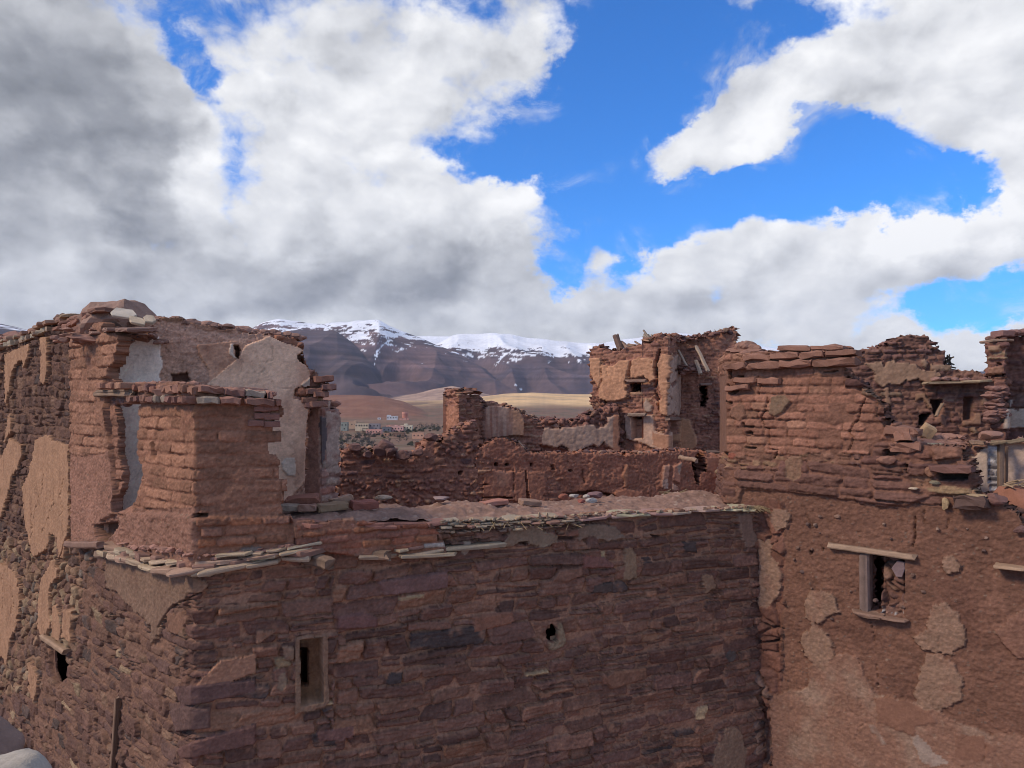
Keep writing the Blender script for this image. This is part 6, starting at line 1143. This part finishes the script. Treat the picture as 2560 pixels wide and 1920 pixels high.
# ================================================================== land: court ground, valley, hills, mountains
def ridge(pts, Yr):
    P = np.array(pts, float); ax = (P[:, 0] - 1280) / F; hz = (HY - P[:, 1]) / F * Yr; return ax, hz
def terrain():
    core = np.linspace(-.44, .16, 520); ax = np.r_[np.linspace(-3.2, -.45, 150), core, np.linspace(.165, 3.2, 170)]
    Y = np.r_[np.linspace(-40, 24, 30), np.geomspace(26, 900, 110), np.geomspace(915, 4200, 130), np.geomspace(4240, 9800, 190), np.geomspace(10000, 16000, 12)]
    AX, YY = np.meshgrid(ax, Y); D = np.maximum(YY, 26); X = AX * D
    H = np.interp(YY, [-40, 30, 60, 140, 260, 420, 560, 700, 800, 830, 860, 900, 1000, 1300, 1500, 2600, 16000], [-CZ, -CZ, -11, -20, -29, -36, -40, -42, -42, -41.6, -40, -37.8, -37, -35.4, -35, -10, 40])
    H = H + sstep(YY, 60, 300) * .5 * fbm(X / 60, YY / 60, 3, 801)
    C = np.zeros(AX.shape + (3,)); C[:] = (.20, .115, .075)
    fld = fbm(X / 45, YY / 90, 4, 802); C = lerp(C, c3((.145, .105, .068)), sstep(fld, -.1, .4)[..., None]); C = lerp(C, c3((.24, .165, .105)), sstep(fbm(X / 70 + 9, YY / 30, 4, 803), .1, .5)[..., None] * .7)
    C[YY < 40] = (.25, .125, .09)
    snow = np.zeros(AX.shape)
    HB = H.copy()
    def layer(pts, Yr, front, backw, col, col2, rough, rs, seed, base, gul=0.0, pwr=1.2):
        nonlocal H, C
        rx, rz = ridge(pts, Yr); top = np.interp(AX, rx, rz)
        wv = 1 + .015 * fbm(AX * 9, AX * 0 + seed, 3, seed + 9)
        t = (YY - Yr * wv) / np.where(YY < Yr * wv, front, backw); prof = np.clip(1 - np.abs(t), 0, 1); prof = sstep(prof, 0, 1) * .45 + prof ** pwr * .55
        g = np.abs(gn(X / (rs * 1.0), YY / (rs * 3.2), seed + 3)) + .5 * np.abs(gn(X / (rs * .45) + 3, YY / (rs * 1.4), seed + 4))
        n_ = fbm(X / rs, YY / rs, 6, seed, .55)
        # (perspective keeps the crest where the photograph has it: crest height is scaled to the depth of the crest line)
        h = np.where(prof > 0, HB + (top - HB) * prof, -999) + rough * n_ * np.clip(prof * 4, 0, 1) * np.clip(1.25 - prof, .12, 1) - gul * g * np.clip(prof * 3, 0, 1) * np.clip(1.1 - prof, .0, 1) * 1.6
        up = h > H; m = sstep(h - H, -1, 6)[..., None]
        cc = lerp(c3(col), c3(col2), sstep(fbm(X / (rs * .8), YY / (rs * .8), 5, seed + 5, .6), -.25, .4)[..., None])
        C = lerp(C, cc, m); H = np.maximum(H, h); return up, n_, g, prof
    # golden foothills brightened in colour to stand for sunlight, brown hill behind the village, low swells
    layer([(-4000, 1000), (560, 1000), (900, 1000), (960, 996), (1040, 984), (1085, 972), (1130, 964), (1180, 976), (1240, 990), (1320, 1003), (1480, 1005), (4000, 1000)], 4300, 900, 900, (.46, .30, .21), (.26, .165, .125), 8, 260, 811, -30, 6)
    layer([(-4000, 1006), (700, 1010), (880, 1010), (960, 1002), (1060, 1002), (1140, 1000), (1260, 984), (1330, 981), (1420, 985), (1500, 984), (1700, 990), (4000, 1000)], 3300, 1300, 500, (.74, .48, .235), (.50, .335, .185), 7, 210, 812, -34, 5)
    layer([(-4000, 1050), (900, 1060), (1100, 1058), (1300, 1040), (1400, 1028), (1480, 1040), (1600, 1030), (4000, 1040)], 2200, 700, 400, (.36, .22, .13), (.24, .15, .10), 4, 120, 813, -36, 3)
    layer([(-4000, 980), (0, 960), (500, 985), (640, 1000), (760, 993), (840, 987), (900, 987), (960, 991), (1010, 1004), (1050, 1022), (1095, 1040), (1150, 1056), (1200, 1062), (1400, 1066), (4000, 1066)], 1900, 640, 500, (.215, .098, .062), (.255, .125, .078), 3, 90, 814, -37, 3)
    # mountains, cloud shadow painted into the rock colours: dark left shoulder, central massif, right massif, far snowy back
    R = {}
    def peak(key, *a, **k): R[key] = layer(*a, **k)
    H0 = H.copy()
    peak('back', [(-4000, 940), (-600, 900), (0, 880), (900, 850), (1000, 838), (1060, 839), (1140, 840), (1250, 848), (1400, 852), (1500, 858), (1700, 830), (2300, 930), (4000, 900)], 9300, 1600, 2500, (.13, .105, .115), (.10, .085, .10), 60, 900, 821, 40, 50)
    mB = (H > H0 + 2).copy(); H1 = H.copy()
    peak('right', [(-4000, 1000), (1010, 900), (1080, 862), (1130, 838), (1164, 833), (1200, 831), (1229, 830), (1280, 836), (1338, 844), (1400, 852), (1468, 858), (1560, 850), (1700, 870), (2100, 960), (4000, 980)], 7800, 3000, 2500, (.135, .088, .088), (.075, .058, .072), 60, 620, 822, 20, 190)
    mR = H > H1 + 2; H2 = H.copy()
    peak('mid', [(-4000, 990), (450, 900), (540, 852), (613, 825), (656, 803), (700, 792), (760, 800), (808, 804), (895, 800), (947, 800), (978, 813), (1034, 835), (1090, 860), (1142, 880), (1229, 927), (1273, 953), (1312, 983), (1400, 1010), (4000, 1010)], 6500, 2600, 1500, (.150, .092, .088), (.078, .058, .068), 55, 560, 823, -10, 175)
    mM = H > H2 + 2; H3 = H.copy()
    peak('left', [(-4000, 700), (-300, 760), (-60, 800), (0, 806), (80, 824), (300, 850), (560, 860), (660, 838), (752, 820), (808, 822), (843, 827), (878, 849), (904, 871), (938, 910), (970, 950), (1010, 985), (1100, 1010), (4000, 1010)], 5600, 2300, 900, (.100, .068, .068), (.066, .050, .060), 40, 480, 824, -20, 140)
    mL = H > H3 + 2
    strat = gn(X / 2500, H / 26, 840) * .5 + gn(X / 900, H / 11, 841) * .5
    hi = sstep(H, 60, 200); C = C * np.exp(hi * .85 * strat)[..., None]
    # snow lies on the high benches and in the gullies
    PXv = 1280 + F * AX; PYv = HY - F * H / np.maximum(YY, 26)
    sl = np.hypot(np.gradient(H, axis=1) / (np.gradient(X, axis=1) + 1e-6), np.gradient(H, axis=0) / (np.gradient(YY, axis=0) + 1e-6))
    n1 = fbm(X / 420, H / 120 + YY / 2600, 5, 851, .6); n2 = fbm((X + 1.1 * H) / 95, H / 46 + YY / 900, 5, 852, .62); n3 = gn(X / 1400, H / 22, 853)
    n4 = fbm((X - 1.3 * H) / 70, H / 60 + YY / 900, 4, 854, .6)
    line = np.interp(PXv, [560, 640, 800, 900, 1000, 1100, 1200, 1300, 1500], [490, 540, 520, 470, 440, 430, 420, 420, 400])
    sn = (H - line) / 190 + 1.5 * n1 + 1.5 * n2 + .5 * n3 + .7 * n4
    sn = sn - .16
    far_ = mR & ~mM & ~mL | (mB & ~mM & ~mL & ~mR)
    sn = np.where(far_, (H - line) / 170 + 1.3 * n1 + 1.3 * n2 + .4 * n3 + .5 * n4 + .10, sn); sn = np.where(mL, sn - .35, sn)
    snow = sstep(sn, .12, .30) * (YY > 4600)
    # avalanche tongues running down the gullies
    for ln, ww in (([(978, 850), (950, 868), (940, 890), (938, 912)], 3.0), ([(1290, 868), (1258, 890), (1240, 912)], 4), ([(1283, 958), (1306, 976)], 1.6)):
        d = dline(ln, PXv + 9 * n2, PYv + 8 * n4, 20); snow = np.maximum(snow, sstep(.62 * ww - d + 5.5 * n4 + 2.5 * n2, 0, 1.2) * (YY > 4600))
    C = lerp(C, c3((.86, .87, .90)), snow[..., None])
    C = C * (1 + .10 * fbm(X / (D * .006), YY / (D * .02), 3, 860))[..., None]
    V = np.stack([X, YY, H + CZ], -1).reshape(-1, 3); nv, nu = AX.shape; ids = np.arange(nv * nu).reshape(nv, nu)
    q = np.stack([ids[:-1, :-1], ids[:-1, 1:], ids[1:, 1:], ids[1:, :-1]], -1)
    cut = np.searchsorted(Y, 2700)
    for name, a, b_ in (('ground', 0, cut), ('mountains', cut, nv - 1)):
        qq = q[a:b_].reshape(-1, 4); u, inv = np.unique(qq, return_inverse=True); me = mesh_np(name, V[u], inv.reshape(-1, 4), rgba(C, 1).reshape(-1, 4)[u])
        tag(link(name, me, None, (0, 0, 0), M_SOIL), kind='structure')
    return ax, Y, H
AXT, YT, HT = terrain()
def ground_z(x, y):
    a = x / y; i = np.clip(np.searchsorted(YT, y) - 1, 0, len(YT) - 2); t = (y - YT[i]) / (YT[i + 1] - YT[i])
    return CZ + lerp(np.interp(a, AXT, HT[i]), np.interp(a, AXT, HT[i + 1]), t)

# ------------------------------------------------------------------ village in the valley
V1 = lambda pts: zc(800, 900, 4.608, pts)
hg = np.random.default_rng(91)
DARK = (.03, .028, .03)
def house(lb, x0, x1, ytop, ybot, Y, col, wins, name='house', dep=9, roof=None, two=None):
    (px0, py0), (px1, py1) = V1([(x0, ytop), (x1, ybot)]); a, b_ = PT(px0, py0, Y), PT(px1, py1, Y); Wd = b_[0] - a[0]; Hh = a[2] - b_[2]; zb = b_[2] - 2.5
    o = thing(name, lb, 'house', ((a[0] + b_[0]) / 2, Y + dep / 2, b_[2]), 'houses of the village in the valley')
    m = MB(); X0, X1 = a[0], b_[0]
    def box(mm, x0, x1, y0, y1, z0, z1, c): mm.put([(x0, y0, z0), (x1, y0, z0), (x1, y1, z0), (x0, y1, z0), (x0, y0, z1), (x1, y0, z1), (x1, y1, z1), (x0, y1, z1)], [(0, 1, 5, 4), (1, 2, 6, 5), (2, 3, 7, 6), (3, 0, 4, 7), (4, 5, 6, 7), (3, 2, 1, 0)], c, .6)
    box(m, X0, X1, Y, Y + dep, zb, a[2], col)
    pw = .45
    for (p, q, r, s_) in ((X0 - .06, X1 + .06, Y - .06, Y + .25), (X0 - .06, X1 + .06, Y + dep - .25, Y + dep + .06), (X0 - .06, X0 + .25, Y + .25, Y + dep - .25), (X1 - .25, X1 + .06, Y + .25, Y + dep - .25)): box(m, p, q, r, s_, a[2] + .003, a[2] + pw, np.array(col) * .93)
    if two: box(m, lerp(X0, X1, two[0]), lerp(X0, X1, two[1]), Y + 1, Y + dep - 1, a[2] + .004, a[2] + two[2], np.array(col) * 1.04)
    m.build('walls', M_PAINT, o)
    for (u, v, ww, wh) in wins:
        f = MB(); cx, cz_ = lerp(X0, X1, u), b_[2] + Hh * v
        box(f, cx - ww / 2, cx + ww / 2, Y - .05, Y + .3, cz_ - wh / 2, cz_ + wh / 2, DARK); box(f, cx - ww / 2 - .12, cx + ww / 2 + .12, Y - .14, Y - .002, cz_ - wh / 2 - .22, cz_ - wh / 2 - .06, np.array(col) * .8)
        f.build('window', M_PAINT, o)
    return o
W3 = lambda v, n=3, w=1.3, h=1.4: [((i + .5 + (hg.uniform(-.1, .1))) / n, v, w, h) for i in range(n)]
house('grey green house at the left end of the village', 238, 312, 722, 815, 900, (.28, .285, .235), W3(.72, 2) + W3(.25, 1))
house('tan two storey house with a raised roof room beside the grey green house', 310, 420, 716, 768, 930, (.52, .34, .22), W3(.5, 3), two=(.7, .95, 1.6))
house('large pale yellow house with a row of dark windows', 404, 556, 738, 806, 900, (.60, .47, .32), W3(.76, 5, 1.6, 1.8) + [(.6, .25, 1.3, 1.2), (.75, .25, 1.3, 1.2), (.9, .25, 1.3, 1.2)])
house('grey house with a pink upper edge right of the yellow house', 554, 684, 738, 802, 905, (.29, .255, .25), W3(.7, 3) + [(.7, .25, 1.5, 1.3)])
house('long low salmon pink house in front of the grey house', 528, 705, 806, 852, 860, (.66, .34, .26), W3(.55, 5, 1.2, 1.3))
house('dark grey half built house left of the pink double house', 716, 815, 776, 826, 890, (.17, .165, .17), W3(.5, 2))
house('small coral house behind the pink double house', 762, 820, 756, 800, 915, (.62, .33, .25), W3(.6, 1))
house('pink house with a pale roof edge in the middle of the village', 816, 958, 764, 830, 895, (.68, .38, .31), W3(.62, 4, 1.3, 1.4) + W3(.2, 2), two=(.3, .5, 1.2))
house('cream house with a roof hut at the right end of the village row', 925, 1060, 758, 802, 905, (.66, .56, .40), W3(.5, 4, 1.2, 1.3), two=(.3, .55, 2.4))
house('brown ruined looking mud house below the pink house', 845, 970, 846, 886, 830, (.23, .135, .095), W3(.5, 4, 1.0, 1.0))
house('isolated orange pink house at the right below the village row', 1062, 1194, 846, 896, 800, (.62, .34, .22), W3(.55, 3))
house('small orange shed left of the brown mud house', 730, 790, 850, 870, 840, (.46, .25, .16), W3(.5, 1))
house('white house with dark windows on the slope by the round tower', 768, 892, 648, 690, 1290, (.58, .56, .56), W3(.6, 4, 1.8, 2), two=(.0, .35, 2.2))
house('tiny white hut on the slope left of the white house', 664, 698, 668, 682, 1300, (.66, .65, .66), [(.5, .5, 1.5, 1.5)], dep=5)
house('low coral annex at the foot of the round tower', 915, 1020, 672, 686, 1290, (.58, .31, .235), W3(.5, 2))
wt = thing('water_tower', 'round salmon pink tower standing above the village', 'tower', tuple(PT(*V1([(978, 684)])[0], 1305)))
c = PT(*V1([(978, 684)])[0], 1305); top = PT(*V1([(978, 600)])[0], 1305)[2]; rd = 4.7
def lathe(mm, prof, cx, cy, col, n=28):
    V = []; Fc = []
    for r, z in prof:
        for k in range(n): V.append((cx + r * math.cos(k * 6.2832 / n), cy + r * math.sin(k * 6.2832 / n), z))
    for i in range(len(prof) - 1):
        for k in range(n): Fc.append((i * n + k, i * n + (k + 1) % n, (i + 1) * n + (k + 1) % n, (i + 1) * n + k))
    Fc.append(tuple(range((len(prof) - 1) * n, len(prof) * n))); mm.put(V, Fc, col, .5)
hh = top - c[2]
b = MB(); lathe(b, [(rd * .98, c[2] - 4), (rd, c[2] + hh * .70), (rd * 1.02, c[2] + hh * .71)], c[0], c[1], (.52, .225, .16)); b.build('shaft', M_PAINT, wt)
b = MB(); lathe(b, [(rd * 1.10, c[2] + hh * .712), (rd * 1.10, c[2] + hh * .97), (rd * 1.02, c[2] + hh * 1.0)], c[0], c[1], (.56, .26, .19)); b.build('tank', M_PAINT, wt)
# ------------------------------------------------------------------ bare winter trees, bushes, field walls
def bare_tree(seed, h):
    g = np.random.default_rng(seed); m = MB(); tw = MB()
    def limb(p, d, L, r, lv):
        n = 3; V = []; q = np.array(p, float); pts = [q.copy()]
        for i in range(n): d = d + g.normal(size=3) * .16 + np.array((0, 0, .06)); d /= np.linalg.norm(d); q = q + d * L / n; pts.append(q.copy())
        a = np.cross(d, (0.3, .9, .1)); a /= np.linalg.norm(a); b_ = np.cross(d, a); Fc = []
        for i, p_ in enumerate(pts):
            rr = max(r * (1 - .45 * i / n), .055)
            for k in range(4): V.append(p_ + a * rr * math.cos(k * 1.571) + b_ * rr * math.sin(k * 1.571))
        for i in range(n):
            for k in range(4): Fc.append((i * 4 + k, i * 4 + (k + 1) % 4, i * 4 + 4 + (k + 1) % 4, i * 4 + 4 + k))
        (m if lv < 2 else tw).put(V, Fc, (.12, .095, .08) if lv < 2 else (.14, .115, .10), .5)
        if lv < 4:
            for k in range(3 if lv else 4):
                dd = d + g.normal(size=3) * .55; dd[2] = abs(dd[2]) * .7 + .15; dd /= np.linalg.norm(dd); limb(pts[g.integers(1, n + 1)], dd, L * g.uniform(.55, .75), r * .5, lv + 1)
    limb((0, 0, -.3), np.array((0, 0, 1.0)), h * .34, h * .028, 0); return m, tw
def bush_mesh(seed, w_, h_, col, n=240):
    g = np.random.default_rng(seed); m = MB()
    for k in range(n):
        p = g.normal(size=3) * (.30, .30, .27); p[2] = abs(p[2]); p = p * (w_, w_, h_ * 1.6); u = g.normal(size=3); u /= np.linalg.norm(u); v = np.cross(u, g.normal(size=3)); v /= np.linalg.norm(v); s_ = .09 * w_ * g.uniform(.5, 1.3)
        m.put([p - u * s_ - v * s_, p + u * s_ - v * s_ * .6, p + u * s_ * .7 + v * s_, p - u * s_ * .8 + v * s_ * .8], [(0, 1, 2, 3)], np.array(col) * g.uniform(.6, 1.4), .5)
    return m
def proto(kind, mk, n):
    r = []
    for i in range(n):
        d = mk(i); meshes = []
        for nm, mm, mat in d:
            me = bpy.data.meshes.new(nm); me.from_pydata([tuple(v) for v in mm.v], [], mm.f); ca = me.color_attributes.new('Col', 'FLOAT_COLOR', 'POINT'); ca.data.foreach_set('color', np.array(mm.c, np.float32).ravel()); me.materials.append(mat); me.update(); meshes.append((nm, me))
        r.append(meshes)
    return r
TREES = proto('tree', lambda i: [(nm, mm, M_BARK) for nm, mm in zip(('trunk', 'crown'), bare_tree(300 + i, 6.5))], 4)
def plant(kind, label, cat, group, meshes, x, y, sc, rz):
    o = thing(kind, label, cat, (x, y, ground_z(x, y) - .05), group); o.rotation_euler = (0, 0, rz); o.scale = (sc,) * 3
    for nm, me in meshes: link(nm, me, o)
    return o
tg = np.random.default_rng(17)
def ray_ground(px, py):
    a = (px - 1280) / F; ys = np.geomspace(150, 1500, 400); z = np.array([ground_z(a * y, y) for y in ys]); pyy = HY - F * (z - CZ) / ys
    k = np.where(pyy <= py)[0]; y = ys[k[0]] if len(k) else 900.; return a * y, y
single = [(805, 945, 1.15, 'thin bare tree in the field below the dark half built house'), (903, 948, 1.0, 'forked bare tree in the field below the brown mud house'), (992, 935, 1.05, 'bare tree right of the forked tree in the open field'), (1142, 905, .9, 'bare tree in front of the isolated orange pink house'), (600, 1000, 1.7, 'tall grey tree at the right edge of the orchard'), (560, 880, 1.1, 'bare tree under the long low pink house')]
for i, (x, y, sc, lb) in enumerate(single):
    q = V1([(x, y)])[0]; gx, gy = ray_ground(*q); plant('bare_tree', lb, 'tree', 'bare trees of the valley', TREES[i % 4], gx, gy, sc * gy / 560, i * 1.3)
for i in range(46):
    x, y = tg.uniform(235, 620), tg.uniform(850, 1060); q = V1([(x, y)])[0]; gx, gy = ray_ground(*q)
    plant('bare_tree', 'grey leafless tree crowded in the orchard below the village', 'tree', 'orchard trees below the village', TREES[i % 4], gx, gy, tg.uniform(.7, 1.15) * gy / 560, tg.uniform(0, 6))
for i in range(26):
    q = V1([(tg.uniform(1080, 1420), tg.uniform(760, 800))])[0]; gx, gy = ray_ground(*q)
    plant('bare_tree', 'small dark tree in the row along the far field edge', 'tree', 'tree row along the far field', TREES[i % 4], gx, gy, tg.uniform(.5, .8) * gy / 640, tg.uniform(0, 6))
BUSH = proto('bush', lambda i: [('foliage', bush_mesh(500 + i, 3.2, 2.4, [(.085, .083, .055), (.11, .095, .068), (.09, .08, .066)][i]), M_BARK)], 3)
for i in range(120):
    if i < 60: x, y = tg.uniform(230, 640), tg.uniform(860, 1080)
    elif i < 90: x, y = tg.uniform(640, 1100), tg.uniform(800, 900)
    elif i < 100: x, y = tg.uniform(1000, 1180), tg.uniform(960, 990)
    else: x, y = tg.uniform(1060, 1420), tg.uniform(770, 830)
    q = V1([(x, y)])[0]; gx, gy = ray_ground(*q)
    o = plant('bush', 'low grey green bush among the valley fields', 'bush', 'bushes of the valley fields', BUSH[i % 3], gx, gy, tg.uniform(.4, .95) * gy / 600, tg.uniform(0, 6))
for lb, a, b_ in (('low earth field bank below the brown mud house', (640, 905), (1060, 912)), ('low earth field bank crossing the open field', (760, 955), (1200, 962)), ('nearest low field bank above the rubble wall', (850, 990), (1180, 1000))):
    q0, q1 = V1([a, b_]); x0, y0 = ray_ground(*q0); x1, y1 = ray_ground(*q1); m = MB()
    for k in range(60):
        t = k / 59; x, y = lerp(x0, x1, t), lerp(y0, y1, t); m.rock((x, y, ground_z(x, y) + .1), (2.2 * abs(x1 - x0) / 60, 1.0, tg.uniform(.7, 1.4)), np.array((.20, .135, .085)) * tg.uniform(.8, 1.15), tg, 1)
    xm, ym = (x0 + x1) / 2, (y0 + y1) / 2; tag(m.build('field_bank', M_SOIL, None, origin=(xm, ym, ground_z(xm, ym))), lb, 'bank')

# ------------------------------------------------------------------ air
haze_setup(2.5e-5, (.72, .82, 1.0))
hb = MB(); x0, x1, y0, y1, z0, z1 = -52000, 52000, -45, 16200, CZ - 60, CZ + 1900
hb.put([(x0, y0, z0), (x1, y0, z0), (x1, y1, z0), (x0, y1, z0), (x0, y0, z1), (x1, y0, z1), (x1, y1, z1), (x0, y1, z1)], [(0, 1, 5, 4), (1, 2, 6, 5), (2, 3, 7, 6), (3, 0, 4, 7), (4, 5, 6, 7), (3, 2, 1, 0)], (1, 1, 1))
tag(hb.build('haze', M_HAZE), kind='stuff')
